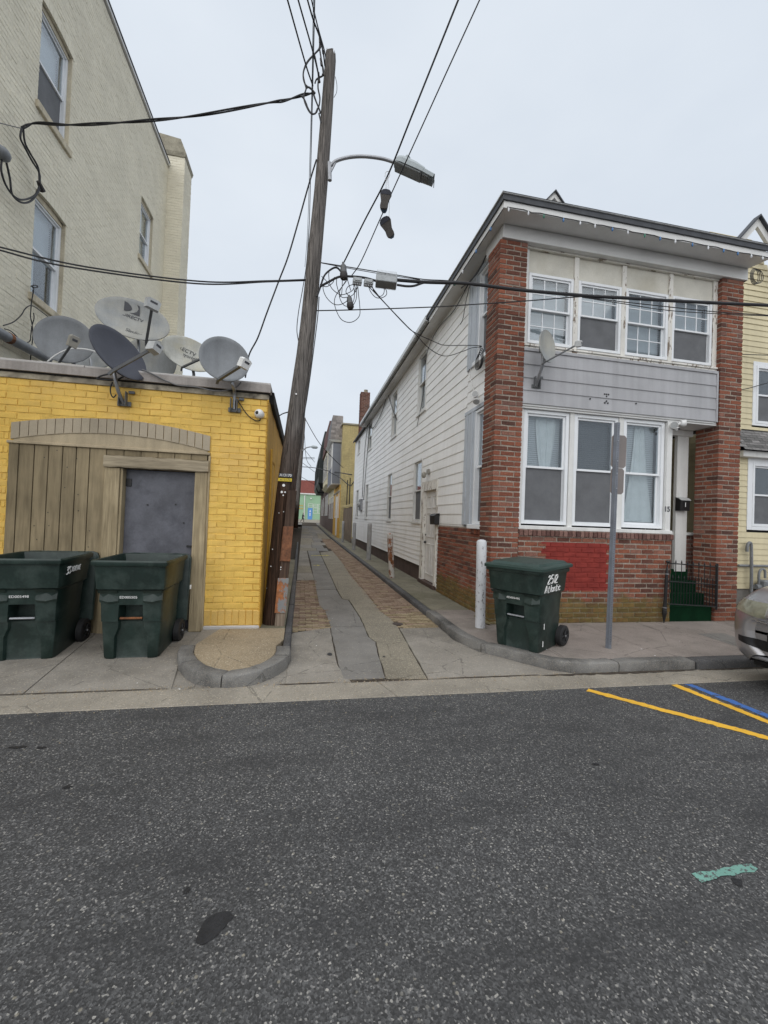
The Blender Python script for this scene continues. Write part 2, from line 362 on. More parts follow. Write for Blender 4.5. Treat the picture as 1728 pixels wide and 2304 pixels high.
M['gutter'] = pm('white_gutter', (.6,.62,.63), .4, .1, 2, 60, .08, .05, .002, streak=.2)
M['brownfound'] = pm('brown_painted_foundation', (.085,.055,.045), .8, .25, 3, 50, .2, .4, .006)
M['glass'] = glass()
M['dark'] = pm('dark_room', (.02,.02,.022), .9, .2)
M['blind'] = pm('white_blind', (.68,.7,.7), .6, .05, 3, 60, .03, .02, .001)
M['blindgrey'] = pm('grey_blind', (.13,.135,.14), .6, .08, 3, 60, .03, .02, .001)
M['curtain'] = pm('pale_curtain', (.55,.57,.55), .8, .08, 6, 60, .05, .1, .01)
M['screen'] = pm('grey_insect_screen', (.16,.165,.175), .7, .12, 6, 400, .3, .1, .001)
M['door'] = peel('chipped_white_door', (.7,.69,.67), (.12,.07,.05), .70, 16)
M['black'] = flat('black_metal', (.012,.012,.013), .45)
M['wire'] = flat('black_cable', (.013,.013,.016), .6)
M['wiregrey'] = flat('grey_cable', (.13,.13,.135), .6)
M['plasticw'] = flat('white_plastic', (.75,.75,.74), .35)
M['galv'] = pm('galvanised_steel', (.34,.35,.37), .42, .14, 8, 70, .12, .1, .002, .6)
M['postgrey'] = pm('grey_sign_post', (.2,.215,.245), .5, .14, 6, 70, .1, .1, .002, .45)
M['signback'] = pm('brown_grey_sign_back', (.2,.175,.165), .55, .1, 4)
M['dish'] = pm('grey_dish_paint', (.205,.218,.232), .45, .1, 5, 70, .1, .06, .002, streak=.18)
M['dishl'] = pm('light_dish_paint', (.285,.30,.305), .45, .1, 5, 70, .1, .06, .002, streak=.18, dirt=(.45,.42,.33), dirtamt=.5)
M['dishw'] = pm('weathered_white_dish_paint', (.55,.55,.50), .5, .12, 5, 70, .1, .06, .002, streak=.15, dirt=(.48,.43,.28), dirtamt=.55, dscale=3)
M['dishd'] = pm('slate_dish_paint', (.055,.058,.075), .5, .12, 5, 70, .1, .06, .002)
M['arm'] = pm('grey_dish_arm', (.12,.125,.13), .45, .1, 8)
M['lnb'] = pm('pale_grey_lnb', (.42,.43,.43), .45, .1, 8)
M['lnbtan'] = pm('tan_grey_lnb', (.31,.295,.26), .5, .1, 8)
M['ink'] = flat('dark_grey_print', (.05,.052,.06), .6)
M['chalk'] = flat('white_paint_mark', (.78,.78,.77), .6)
M['bin'] = pm('dark_green_bin_plastic', (.013,.029,.024), .42, .22, 3, 40, .15, .12, .002, spec=.45, dirt=(.045,.065,.057), dirtamt=.6, dscale=5, streak=.25)
M['binlid'] = pm('green_bin_lid', (.024,.05,.042), .45, .2, 3, 50, .12, .12, .002)
M['tyre'] = flat('black_tyre', (.012,.012,.013), .7)
M['rust'] = pm('rusty_metal', (.27,.105,.04), .8, .5, 9, 50, .35, .6, .006, dirt=(.06,.03,.02), dirtamt=.7, dscale=6)
M['rustplate'] = peel('rusted_plate', (.2,.205,.205), (.3,.11,.035), .46, 7, .6)
M['copper'] = pm('rust_brown_plate', (.19,.075,.032), .6, .4, 6, 50, .3, .4, .005, dirt=(.03,.015,.01), dirtamt=.8, dscale=4)
M['bollw'] = peel('chipped_white_bollard', (.55,.56,.58), (.1,.09,.085), .575, 30, .6)
M['bollg'] = pm('grey_bollard', (.36,.365,.37), .6, .14, 5, 60, .12, .2, .003, dirt=(.2,.13,.08), dirtamt=.4)
M['bollr'] = peel('rusting_bollard', (.5,.48,.45), (.24,.1,.05), .50, 9, .7)
M['pole'] = polewood()
M['creosote'] = wood('dark_pole_board', (.03,.019,.014), (.11,.07,.05), (30,30,1.2))
M['bleached'] = wood('bleached_pole_board', (.12,.09,.065), (.3,.24,.185), (34,34,1.4))
M['tagy'] = flat('yellow_tag', (.6,.45,.02), .5)
M['lampbody'] = pm('grey_lamp_housing', (.33,.37,.385), .45, .08, 6, 70, .06, .05, .002)
M['lampunder'] = pm('dark_lamp_underside', (.22,.235,.24), .5, .1, 6)
M['amp'] = pm('cast_aluminium', (.36,.38,.39), .45, .1, 8, 70, .1, .05, .002, .3)
M['closure'] = pm('black_splice_closure', (.035,.03,.03), .55, .15, 8)
M['shoeblue'] = pm('faded_blue_shoe', (.06,.12,.2), .8, .25, 20, 90, .15, .3, .004)
M['sole'] = pm('shaded_grey_tan_sole', (.075,.068,.062), .85, .2, 18, 90, .2, .5, .004)  # grey tan darkened: the shade on the hanging soles is put into the colour
M['soledark'] = pm('dark_shoe_toe', (.03,.033,.045), .8, .2, 18)
M['lace'] = flat('pale_lace', (.5,.5,.5), .8)
M['carpet'] = pm('green_step_carpet', (.006,.038,.016), .95, .25, 6, 200, .35, .6, .004, spec=.1)
M['ysid'] = pm('pale_yellow_siding', (.66,.585,.385), .55, .05, 1.5, 60, .04, .05, .002, streak=.1, island=.05)
M['ylwbrickfar'] = pm('yellow_far_brick', (.62,.51,.25), .8, .14, 1.2, 12, .2, .4, .01, streak=.15, dirt=(.3,.24,.12), dirtamt=.6)
M['ochre'] = pm('ochre_painted_front', (.58,.33,.05), .7, .12, 1.2, 20, .1, .3, .006)
M['greysid'] = pm('grey_blue_bay_siding', (.2,.215,.25), .6, .06, 1.2, 30, .05, .05, .003, island=.08)
M['creamfar'] = pm('cream_bay', (.58,.53,.36), .7, .08, 1)
M['darkbay'] = pm('black_green_bay', (.022,.03,.03), .6, .2, 1)
M['brownfar'] = pm('brown_stone_front', (.12,.085,.075), .85, .2, 1)
M['greenwall'] = pm('mint_green_wall', (.30,.47,.31), .8, .08, .5)
M['redbrickfar'] = pm('red_brick_far', (.26,.085,.07), .85, .12, .6, 6, .15)
M['bluedoor'] = flat('bright_blue_door', (.1,.28,.62), .5)
M['shing'] = shingle('grey_asphalt_shingle', (.12,.118,.115), (.27,.26,.255))
M['shinglight'] = shingle('pale_weathered_shingle', (.22,.2,.19), (.42,.385,.36))
M['shingred'] = shingle('red_brown_shingle', (.12,.07,.065), (.2,.12,.11))
M['roofing'] = pm('grey_roofing', (.16,.16,.165), .85, .2, 2)
M['car'] = carpaint()
M['chrome'] = flat('brushed_chrome', (.6,.61,.63), .18, 1.0)
M['lens'] = pm('yellowed_headlight_lens', (.27,.265,.195), .14, .25, 9, 40, .1, .03, .001, .15, .8, dirt=(.16,.16,.12), dirtamt=.6, dscale=7)
M['carblack'] = flat('black_car_trim', (.01,.01,.011), .4)
M['cartint'] = flat('dark_car_glass', (.012,.014,.016), .06, 0, .8)
M['paint_y'] = peel('yellow_road_paint', (.74,.42,.035), (.08,.08,.08), .615, 24, .7, (1,1,1))
M['paint_b'] = peel('blue_road_paint', (.05,.145,.42), (.065,.066,.07), .56, 13, .7, (1,1,1))
M['paint_t'] = peel('teal_road_paint', (.15,.31,.26), (.08,.08,.08), .53, 42, .7, (1,1,1))
M['paint_s'] = peel('yellow_spray_paint', (.72,.62,.03), (.17,.165,.15), .54, 30, .7, (1,1,1))
M['tarspot'] = pm('tar_patch', (.021,.021,.023), .55, .25, 20, 120, .3, .5, .004)
M['iron'] = pm('cast_iron_cover', (.07,.05,.042), .7, .3, 20, 90, .3, .6, .006)
M['gasgrey'] = pm('grey_gas_pipe', (.2,.21,.22), .5, .15, 8)
M['bulbw'] = flat('clear_bulb', (.7,.72,.75), .2); M['bulbb'] = flat('blue_bulb', (.08,.2,.42), .2); M['bulbg'] = flat('green_bulb', (.05,.2,.13), .2)
M['clothes'] = flat('dark_clothing', (.018,.018,.022), .9)
M['skin'] = flat('skin', (.3,.19,.14), .6)

# ---------------------------------------------------------------- bricks: one unit mesh in four chipped variants
def unit_brick(i, ch=.07):
    rg = random.Random(100+i); j = lambda a: rg.uniform(-a, a)
    b = [(-.5+j(.012),.5,-.5+j(.04)),(.5+j(.012),.5,-.5+j(.04)),(.5+j(.012),.5,.5+j(.04)),(-.5+j(.012),.5,.5+j(.04))]
    m = [(x*.995,-.36,z) for x,_,z in b]
    f = [(x*.978+j(.006),-.5+j(.04),z*.86+j(.05)) for x,_,z in b]
    me = bpy.data.meshes.new('brick_shape')
    me.from_pydata(b+m+f, [], [(0,1,2,3)]+[(i,(i+1)%4,4+(i+1)%4,4+i) for i in range(4)]+[(4+i,4+(i+1)%4,8+(i+1)%4,8+i) for i in range(4)]+[(8,9,10,11)])
    bm = bmesh.new(); bm.from_mesh(me); bmesh.ops.recalc_face_normals(bm, faces=bm.faces); bm.to_mesh(me); bm.free()
    return me
UB = [unit_brick(i) for i in range(4)]
UBV = [[Vector(v.co) for v in m.vertices] for m in UB]; UBF = [[tuple(p.vertices) for p in m.polygons] for m in UB]
_ubm = {}
def ub_mat(i, mat):
    k = (i, mat.name)
    if k not in _ubm:
        me = UB[i].copy(); me.materials.append(mat); _ubm[k] = me
    return _ubm[k]
def lay(bricks, parent, limit, name='brick', rest='far_bricks', key=None):
    """bricks: (centre, (length, depth, height), rz or 3x3 rotation, material). The nearest become parts, the rest one joined part."""
    bricks = sorted(bricks, key=key or (lambda b: (b[0]-CAMP).length))
    inv = wm(parent).inverted()
    for c, s, rz, mat in bricks[:limit]:
        o = bpy.data.objects.new(name, ub_mat(random.randrange(4), mat)); col.objects.link(o)
        o.parent = parent; o.matrix_parent_inverse = inv
        o.location = c + Vector((random.gauss(0,.0012),random.gauss(0,.0012),random.gauss(0,.001))); o.scale = s
        o.rotation_euler = (random.gauss(0,.008),random.gauss(0,.006),rz) if not isinstance(rz, Matrix) else rz.to_euler()
    far = bricks[limit:]
    if far:
        by = {}
        for c, s, rz, mat in far: by.setdefault(mat.name, (mat, []))[1].append((c,s,rz))
        vs, fs, mi, mats = [], [], [], []
        for k,(mat, L) in by.items():
            mats.append(mat); m = len(mats)-1
            for c,s,rz in L:
                i = random.randrange(4); o = len(vs)
                Rm = rz if isinstance(rz, Matrix) else Matrix.Rotation(rz,3,'Z')
                S = Vector(s); jt = Vector((random.gauss(0,.0012),random.gauss(0,.0012),random.gauss(0,.001)))
                vs += [c + jt + Rm @ Vector((v.x*S.x, v.y*S.y, v.z*S.z)) for v in UBV[i]]
                fs += [tuple(q+o for q in f) for f in UBF[i]]; mi += [m]*len(UBF[i])
        me = bpy.data.meshes.new(rest); me.from_pydata(vs, [], fs)
        for m in mats: me.materials.append(m)
        me.polygons.foreach_set('material_index', mi)
        tag(put(bpy.data.objects.new(rest, me), parent), kind='stuff')
def wall_bricks(O, u, n, L, H, mat, bl=.205, bh=.0774, d=.10, joint=.016, out=.008, holes=(), start=0, u0=0.0):
    """bricks of a wall face; O lower corner, u along, n outward; face bricks stand `out` proud of the mortar core"""
    O, u, n = Vector(O), Vector(u), Vector(n); res = []
    rz = math.atan2(-n.x, n.y) + math.pi          # unit brick front is -y
    rows = int(round(H/bh)); bh2 = H/rows
    for r in range(rows):
        z = (r+.5)*bh2; p = bl+joint; off = (p/2 if (r+start) % 2 else 0); x = u0-off
        while x < L - 1e-4:
            a, b = max(x,u0), min(x+bl, L)
            x += p
            segs = [(a,b)]
            for (h0,h1,v0,v1) in holes:
                if v0 < z < v1:
                    segs = [q for (s0,s1) in segs for q in ((s0,min(s1,h0)),(max(s0,h1),s1)) if q[1]-q[0] > .03]
            for a2,b2 in segs:
                if b2-a2 < .03: continue
                c = O + u*((a2+b2)/2) + Vector((0,0,z)) + n*(out-d/2)
                res.append((c, (b2-a2, d, bh2-joint), rz, mat))
    return res

# ---------------------------------------------------------------- polygons on the ground
def clip(poly, ax, val, keep_gt):
    out = []
    for i in range(len(poly)):
        a, b = poly[i], poly[(i+1)%len(poly)]
        ia = (a[ax] > val) == keep_gt; ib = (b[ax] > val) == keep_gt
        if ia: out.append(a)
        if ia != ib:
            t = (val-a[ax])/(b[ax]-a[ax]); out.append((a[0]+(b[0]-a[0])*t, a[1]+(b[1]-a[1])*t))
    return out
def area(p): return sum(p[i][0]*p[(i+1)%len(p)][1]-p[(i+1)%len(p)][0]*p[i][1] for i in range(len(p)))/2
def inside(p, x, y):
    c = False; j = len(p)-1
    for i in range(len(p)):
        if (p[i][1] > y) != (p[j][1] > y) and x < (p[j][0]-p[i][0])*(y-p[i][1])/(p[j][1]-p[i][1])+p[i][0]: c = not c
        j = i
    return c
def inset(p, d):
    if area(p) < 0: p = p[::-1]
    n = len(p); out = []
    for i in range(n):
        a, b, c = Vector(p[i-1]), Vector(p[i]), Vector(p[(i+1)%n])
        e1, e2 = (b-a), (c-b)
        if e1.length < 1e-6 or e2.length < 1e-6: out.append((b.x,b.y)); continue
        n1 = Vector((-e1.y,e1.x)).normalized(); n2 = Vector((-e2.y,e2.x)).normalized(); m = (n1+n2)
        m = m.normalized() if m.length > 1e-6 else n1
        k = d/max(.4, m.dot(n1)); out.append((b.x+m.x*k, b.y+m.y*k))
    return out
def slab(name, poly, z0, z1, mat, parent, gap=.004, ch=.004, wob=0.0, zf=None):
    p = [(a[0],a[1]) for a in poly]
    if wob:
        q = []
        for i in range(len(p)):
            a, b = p[i], p[(i+1)%len(p)]; L = math.dist(a,b); k = max(1,int(L/.12))
            for t in range(k):
                s = t/k; g = wob if t else wob*.3
                q.append((a[0]+(b[0]-a[0])*s+random.gauss(0,g), a[1]+(b[1]-a[1])*s+random.gauss(0,g)))
        p = q
    p = inset(p, gap); p2 = inset(p, ch)
    zf = zf or (lambda x,y: 0.0)
    m = MB(); n = len(p)
    m.loft([[(x,y,z0) for x,y in p], [(x,y,z1-ch+zf(x,y)) for x,y in p], [(x,y,z1+zf(x,y)) for x,y in p2]], False, True)
    return m.build(name, mat, parent)
def gz(Y):            # the alley climbs gently towards its far end
    pts = [(-1e3,0),(35,0),(62,.22),(76,.5),(88,.92),(1e3,.95)]
    for (a,z0),(b,z1) in zip(pts, pts[1:]):
        if a <= Y <= b: return z0+(z1-z0)*(Y-a)/(b-a)
def strip(name, x0, x1, ys, dz, mat, parent=None, zf=gz):
    m = MB(); vs = []; fs = []
    for i,y in enumerate(ys):
        vs += [(x0,y,zf(y)+dz),(x1,y,zf(y)+dz)]
        if i: fs.append((2*i-2,2*i-1,2*i+1,2*i))
    m.add(vs, fs); return m.build(name, mat, parent, recalc=False)

# ---------------------------------------------------------------- the ground
g = MB(); g.add([(-400,-300,-.06),(400,-300,-.06),(400,600,-.06),(-400,600,-.06)], [(0,1,2,3)])
tag(g.build('ground', M['dirt'], recalc=False), kind='structure')
rd = MB(); rd.add([(-60,-30,0),(60,-30,0),(60,3.815,0),(-60,3.815,0)], [(0,1,2,3)])
road = tag(rd.build('road', M['asphalt'], recalc=False), kind='structure')
def decal(name, pts, z, mat, parent, jit=.004, sub=.03):
    q = []
    for i in range(len(pts)):
        a, b = pts[i], pts[(i+1)%len(pts)]; k = max(1,int(math.dist(a[:2],b[:2])/sub))
        for t in range(k): q.append((a[0]+(b[0]-a[0])*t/k+random.gauss(0,jit), a[1]+(b[1]-a[1])*t/k+random.gauss(0,jit), z))
    m = MB(); m.add(q, [tuple(range(len(q)))]); return m.build(name, mat, parent, recalc=False)
def line_px(name, a, b, w, mat, parent, jit=.0055, ext=0):
    A, B = PG(*a), PG(*b); d = (B-A).normalized(); B = B + d*ext; s = Vector((-d.y,d.x,0))*w/2
    return decal(name, [A+s, A-s, B-s, B+s], .004, mat, parent, jit)
line_px('painted_line', (1322,1553), (1728,1661), .085, M['paint_y'], road, ext=2.2)
line_px('painted_line', (1516,1541), (1728,1625), .085, M['paint_y'], road, ext=2.6)
line_px('painted_line', (1549,1540), (1728,1612), .085, M['paint_b'], road, .006, ext=2.2)
line_px('painted_mark', (1566,1976), (1697,1951), .04, M['paint_t'], road, .004)
tp = PG(480,2088); decal('tar_patch', [(tp.x+.052*math.cos(t)*(1+.12*math.sin(3*t))+.03*math.sin(t), tp.y+.07*math.sin(t)*(1+.1*math.cos(2*t)), 0) for t in [k*.39 for k in range(16)]], .004, M['tarspot'], road, .002)
for px,py,rx,ry in ((40,1682,.05,.018),(150,1772,.025,.015),(95,1683,.03,.014),(1340,1720,.022,.015),(1660,1985,.025,.02),(420,2005,.015,.015)):
    q = PG(px,py); decal('tar_patch', [(q.x+rx*math.cos(t)*(1+.2*math.sin(2*t+px)), q.y+ry*math.sin(t)*(1+.2*math.cos(3*t+py)), 0) for t in [k*.52 for k in range(12)]], .004, M['tarspot'], road, .003)

# gutter of pale concrete between road and kerb, two long pours
gut = bpy.data.objects.new('gutter', None); col.objects.link(gut); tag(gut, kind='structure')
gzf = lambda x,y: max(0,(y-3.815))*.035
slab('gutter_slab', [(-30,3.812),(.93,3.812),(.80,4.15),(-30,4.15)], -.05, .006, M['conc_gutter'], gut, .003, .004, zf=gzf)
slab('gutter_slab', [(.93,3.812),(30,3.812),(30,4.15),(.80,4.15)], -.05, .006, M['conc_gutter'], gut, .003, .004, zf=gzf)
# crumbled stones along the crack between gutter and paving
rg = random.Random(5); gm = MB()
for i in range(900):
    x = rg.uniform(-2.6,4.2); y = 4.165+rg.gauss(0,.03)*(1+.8*math.sin(x*2)**2); r = rg.uniform(.003,.009)
    zz = .016; gm.add([(x-r,y,zz),(x,y-r,zz),(x+r,y,zz),(x,y+r,zz),(x+rg.uniform(-.3,.3)*r,y,zz+r*rg.uniform(.6,1.1))], [(0,1,4),(1,2,4),(2,3,4),(3,0,4)])
for i in range(500):
    x = rg.uniform(-2.5,4.5); y = rg.uniform(3.3,5.6) if rg.random() < .5 else 3.83+rg.gauss(0,.05); r = rg.uniform(.002,.006); zz = .024 if y > 4.15 else (.016 if y > 3.815 else .002)
    gm.add([(x-r,y,zz),(x,y-r,zz),(x+r,y,zz),(x,y+r,zz),(x,y,zz+r)], [(0,1,4),(1,2,4),(2,3,4),(3,0,4)])
tag(gm.build('loose_grit', M['pebble']), 'pale loose grit strewn along the gutter and kerb', 'grit', kind='stuff')

for x0,x1,w,yc in ((1.5,2.6,.022,4.16),(2.6,4.6,.04,4.138),(4.6,12,.045,4.125),(-2.6,-1.15,.018,4.16),(-.2,.4,.02,4.16)):
    n_ = int((x1-x0)/.05); up_ = []; dn_ = []
    for i in range(n_+1):
        x = x0+(x1-x0)*i/n_; e = math.sin(math.pi*i/n_)**.4; up_.append((x,yc+w*.35*e*random.uniform(.5,1.1))); dn_.append((x,yc-w*e*random.uniform(.4,1.3)))
    q = MB(); q.add([(x,y,.0225) for x,y in dn_]+[(x,y,.0225) for x,y in reversed(up_)],[tuple(range(2*n_+2))]); q.build('gutter_dirt', M['dirt'], gut, recalc=False)
# alley bed, slabs and bricks
ys = [4.1,8,14,22,35,48,62,70,76,82,88,95]
alley = strip('alley', -.12, 2.25, ys, .003, M['dirt']); tag(alley, kind='structure')
px = lambda L: [tuple(PG(*p)[:2]) for p in L]
ZA = .016
FR = 4.158
def fy(p): return [(x,max(y,FR)) for x,y in p]
slab('paving_slab', [(-.11,4.16),(.545,4.16)]+px([(761,1500),(750,1450),(743,1414)])+[(-.09,5.98),(-.1,5.2)], -.04, ZA, M['conc'], alley, .006, .005, .004)
slab('paving_slab', fy(px([(743,1413),(819,1411),(830,1436),(846,1447),(852,1478),(868,1528),(772,1532),(762,1503),(750,1450)])), -.04, ZA+.002, M['conc_dark'], alley, .006, .005, .003)
slab('paving_slab', px([(711,1329),(757,1328),(770,1350),(784,1352),(800,1376),(810,1391),(819,1410),(743,1412),(731,1376),(718,1366)]), -.04, ZA+.003, M['conc_dark'], alley, .006, .005, .003)
slab('paving_slab', px([(699,1266),(729,1266),(741,1291),(757,1327),(711,1328),(704,1296)]), -.04, ZA+.002, M['conc_dark'], alley, .006, .005, .003)
slab('paving_slab', px([(692,1240),(717,1240),(729,1265),(699,1265)]), -.04, ZA, M['conc_dark'], alley, .006, .005, .003)
# exposed aggregate strip
slab('paving_slab', fy(px([(720,1244),(748,1240),(772,1269),(789.5,1296.5),(825,1337),(857,1378),(880,1394),(898,1416),(962,1530),(868,1529),(852,1478),(846,1447),(830,1436),(819,1410),(810,1390),(800,1375),(785,1351),(770,1349),(757,1326),(741,1290)])), -.04, ZA, M['pebble_g'], alley, .006, .005, .003)
kerb_px = [(995.6,1413),(1025.5,1443),(1079.7,1468.7),(1128.5,1481),(1176.6,1494),(1239.9,1510),(1303,1516.5),(1366,1516),(1400,1515)]
kc = px(kerb_px)
slab('paving_slab', [tuple(PG(898,1416)[:2])]+fy(px([(962,1530)])+[(3.05,4.16)])+[(kc[5][0]-.03,kc[5][1]+.005),(kc[4][0]-.03,kc[4][1]+.005),(kc[3][0]-.02,kc[3][1]),(kc[2][0]-.02,kc[2][1]),(kc[1][0]-.02,kc[1][1]),(2.13,6.16)], -.04, ZA+.001, M['conc'], alley, .005, .005, .003)
# far slabs of uneven concrete
far = []
rg = random.Random(3); y = PG(705,1240).y+.01
while y < 60:
    L = rg.uniform(1.4,3.0); a = rg.uniform(.5,.9); b = rg.uniform(1.15,1.5)
    far.append((-.1,a,y,y+L,rg.choice(['conc_dark','conc','pebble_g']))); far.append((a,b,y,y+L,rg.choice(['conc_dark','conc_dark','conc'])));
    if y > 31: far.append((b,2.1,y,y+L,rg.choice(['conc','pebble_g'])))
    y += L
for x0,x1,y0,y1,mk in far:
    slab('paving_slab', [(x0,y0),(x1,y0+rg.uniform(-.1,.1)),(x1,y1),(x0,y1)], -.04+gz(y0), ZA, M[mk], alley, .008, .005, 0, zf=lambda x,y: gz(y))
slab('paving_slab', [(-.1,10.9),(.36,10.9),(.33,12.3),(-.1,12.3)], -.04, ZA, M['conc'], alley, .008, .005)
slab('paving_slab', [(-.1,12.3),(.33,12.3),(.3,14.0),(-.1,14.0)], -.04, ZA, M['pebble_g'], alley, .008, .005)
slab('paving_slab', [(-.1,14.0),(.3,14.0),(.25,PG(705,1240).y),(-.1,PG(705,1240).y)], -.04, ZA, M['conc'], alley, .008, .005)
# brick patches
RX = Matrix.Rotation(R(-90),3,'X')        # brick front face turned up
pb = []
def patch(poly, mat, bx=.2, by=.062, mat2=None, rot=0.0):
    xs = [p[0] for p in poly]; yy = [p[1] for p in poly]; y = min(yy); r = 0
    while y < max(yy):
        x = min(xs)-(r%2)*bx/2
        while x < max(xs):
            cx, cy = x+bx/2, y+by/2
            if inside(poly,cx,cy):
                mt = mat2 if mat2 and random.random() < mat2[1](cx,cy) else mat
                mt = mt[0] if isinstance(mt,tuple) else mt
                Rm = Matrix.Rotation(random.gauss(rot,.012),3,'Z') @ Matrix.Rotation(random.gauss(0,.015),3,'X') @ RX
                pb.append((Vector((cx+random.gauss(0,.003),cy+random.gauss(0,.002), ZA-.03+random.gauss(0,.0028))), (bx-.009,.06,by-.009), Rm, mt))
            x += bx
        y += by; r += 1
LB = [(-.1,6.0)]+px([(743,1413),(731,1376),(718,1366),(711,1329),(704,1297)])+[(.40,10.85),(-.1,10.85)]
patch(LB, M['pbrick'], mat2=(M['pbrick_y'], lambda x,y: .55 if y < 7.2 else .12), rot=-.05)
RB = px([(995,1413),(898,1415),(880,1394),(857,1378),(825,1337),(789.5,1296.5),(772,1269),(748,1240)])+[(1.35,31),(2.12,31)]
patch(RB, M['pbrick'], mat2=(M['pbrick_y'], lambda x,y: .9 if y < 7.1 else (.45 if y < 7.7 else .1)))
lay(pb, alley, 290, 'paving_brick', 'far_paving_bricks')
c = PG(895,1404,ZA); dm = MB(); dm.tube([c+Vector((0,0,-.02)), c+Vector((0,0,.004))], .085, 20); dm.tube([c+Vector((0,0,.004)), c+Vector((0,0,.007))], [.07,.06], 20)
dr = dm.build('drain_cover', M['iron'], alley)
c = PG(742,1473,ZA); decal('oil_stain', [(c.x+.03*math.cos(t), c.y+.05*math.sin(t), 0) for t in [k*.6 for k in range(10)]], ZA+.007, M['tarspot'], alley, .003)
c = PG(864,1478,ZA); decal('oil_stain', [(c.x+.014*math.cos(t), c.y+.022*math.sin(t), 0) for t in [k*.6 for k in range(10)]], ZA+.006, M['tarspot'], alley, .002)
for (x0,y0,x1,y1,hd) in ((700,1250.5,741,1250,1),(704,1272.5,722,1272.5,.5)):
    A, B = PG(x0,y0,ZA), PG(x1,y1,ZA); w = .05*hd+.03
    decal('sprayed_arrow', [A+Vector((0,w*.6,0)), A-Vector((0,w*.6,0)), B-Vector((.12,w*.6,0)), B-Vector((.14,w*2.4,0)), B, B-Vector((.14,-w*2.4,0)), B-Vector((.12,-w*.6,0))], ZA+.008, M['paint_s'], alley, .012)

# kerb stones
def kerb_run(name, outer, w, z0, z1, mats, parent, cuts, side=1, rough=.004, rnd=.02):
    """stones along a polyline; `outer` is the face toward the roadway, width runs to the left of travel when side=1"""
    pts = [Vector((*p[:2],0)) for p in catmull([(*p[:2],0) for p in outer], 10)]
    Ls = [0]
    for a,b in zip(pts,pts[1:]): Ls.append(Ls[-1]+(b-a).length)
    def at(s):
        s = min(max(s,0),Ls[-1])
        for i in range(len(pts)-1):
            if Ls[i+1] >= s: t = (s-Ls[i])/max(1e-9,Ls[i+1]-Ls[i]); return pts[i].lerp(pts[i+1],t), (pts[i+1]-pts[i]).normalized()
        return pts[-1], (pts[-1]-pts[-2]).normalized()
    tot = Ls[-1]; cc = [0]+[c*tot for c in cuts]+[tot]
    for i,(a,b) in enumerate(zip(cc,cc[1:])):
        a += .006; b -= .006; n = max(3,int((b-a)/.06)); n = min(n,40); rings = []
        zt = z1 + random.gauss(0,.003)
        for k in range(n+1):
            p,t = at(a+(b-a)*k/n); nrm = Vector((-t.y,t.x,0))*side
            e = .012 if k in (0,n) else 0
            r = lambda: random.gauss(0,rough)
            zz = zt(p) if callable(zt) else zt
            gzz = gz(p.y)
            prof = [(0,z0),(0+r()*.6,z0+(zz-z0)*.5),(.004+r()*.5,zz-rnd*1.4-e),(rnd*.7,zz-rnd*.3-e),(rnd*1.8,zz-e+r()*.3),(w-.01,zz-e+r()*.2),(w,zz-.008-e),(w,z0)]
            rings.append([p+nrm*u+Vector((0,0,v+gzz)) for u,v in prof])
        m = MB(); m.loft(rings); m.build('kerb_stone', mats[i%len(mats)], parent, smooth=True, angle=50)
kerbR = bpy.data.objects.new('kerb', None); col.objects.link(kerbR); tag(kerbR, kind='structure')
SW = .12
cv = [(2.13,6.9)]+[(2.13,6.45)]+kc[1:8]+[(4.2,4.15),(4.6,4.148)]
kerb_run('kerb_stone', cv, .15, -.05, SW+.004, [M['granite']], kerbR, [.02,.42,.78], 1, .009, .013)
kerb_run('kerb_stone', [(4.62,4.148),(30,4.148)], .15, -.05, SW, [M['granite_d'],M['granite_d']], kerbR, [.08,.16,.24,.32,.4,.5,.6,.8], 1, .005, .025)
kerb_run('kerb_stone', [(2.13,66),(2.13,6.92)], .13, -.05, .10, [M['granite_d']], kerbR, [.2,.4,.55,.66,.74,.81,.87,.925,.965], 1, .004, .02)
# sidewalk slabs, cut by the kerb curve
walk = bpy.data.objects.new('sidewalk', None); col.objects.link(walk); tag(walk, kind='structure')
inner = []
cpts = catmull([(*p,0) for p in cv], 10)
for i,p in enumerate(cpts):
    t = (cpts[min(i+1,len(cpts)-1)]-cpts[max(i-1,0)]).normalized(); q = p+Vector((-t.y,t.x,0))*.15; inner.append((q.x,q.y))
inner = [q for q in inner if q[1] < 6.9]
poly = inner+[(9,4.3),(9,5.96),(2.95,5.96),(2.95,6.9)]
cutx = [1.5,3.02,4.38,5.62,6.9,9.0]
for a,b in zip(cutx,cutx[1:]):
    q = clip(clip(poly,0,a,True),0,b,False)
    if len(q) > 2: slab('slab', q, .0, SW, M['conc_walk'], walk, .004, .004)
slab('slab', [(9,4.3),(30,4.3),(30,6.9),(9,6.9)], 0, SW, M['conc_walk'], walk)
for y0,y1 in ((6.9,8.1),(8.1,9.8),(9.8,12.0),(12.0,15),(15,19),(19,24),(24,30),(30,38),(38,52),(52,66)):
    slab('slab', [(2.26,y0),(3.0,y0),(3.0,y1),(2.26,y1)], 0, .10, M['conc_alleywalk'], walk, .004, .004, zf=lambda x,y: gz(y))
sv = slab('planter_slab', [tuple(PG(*p,SW)[:2]) for p in ((1569,1426),(1628,1425),(1680,1442),(1680,1462))], .05, SW+.004, M['conc_dark'], walk, 0, .003)

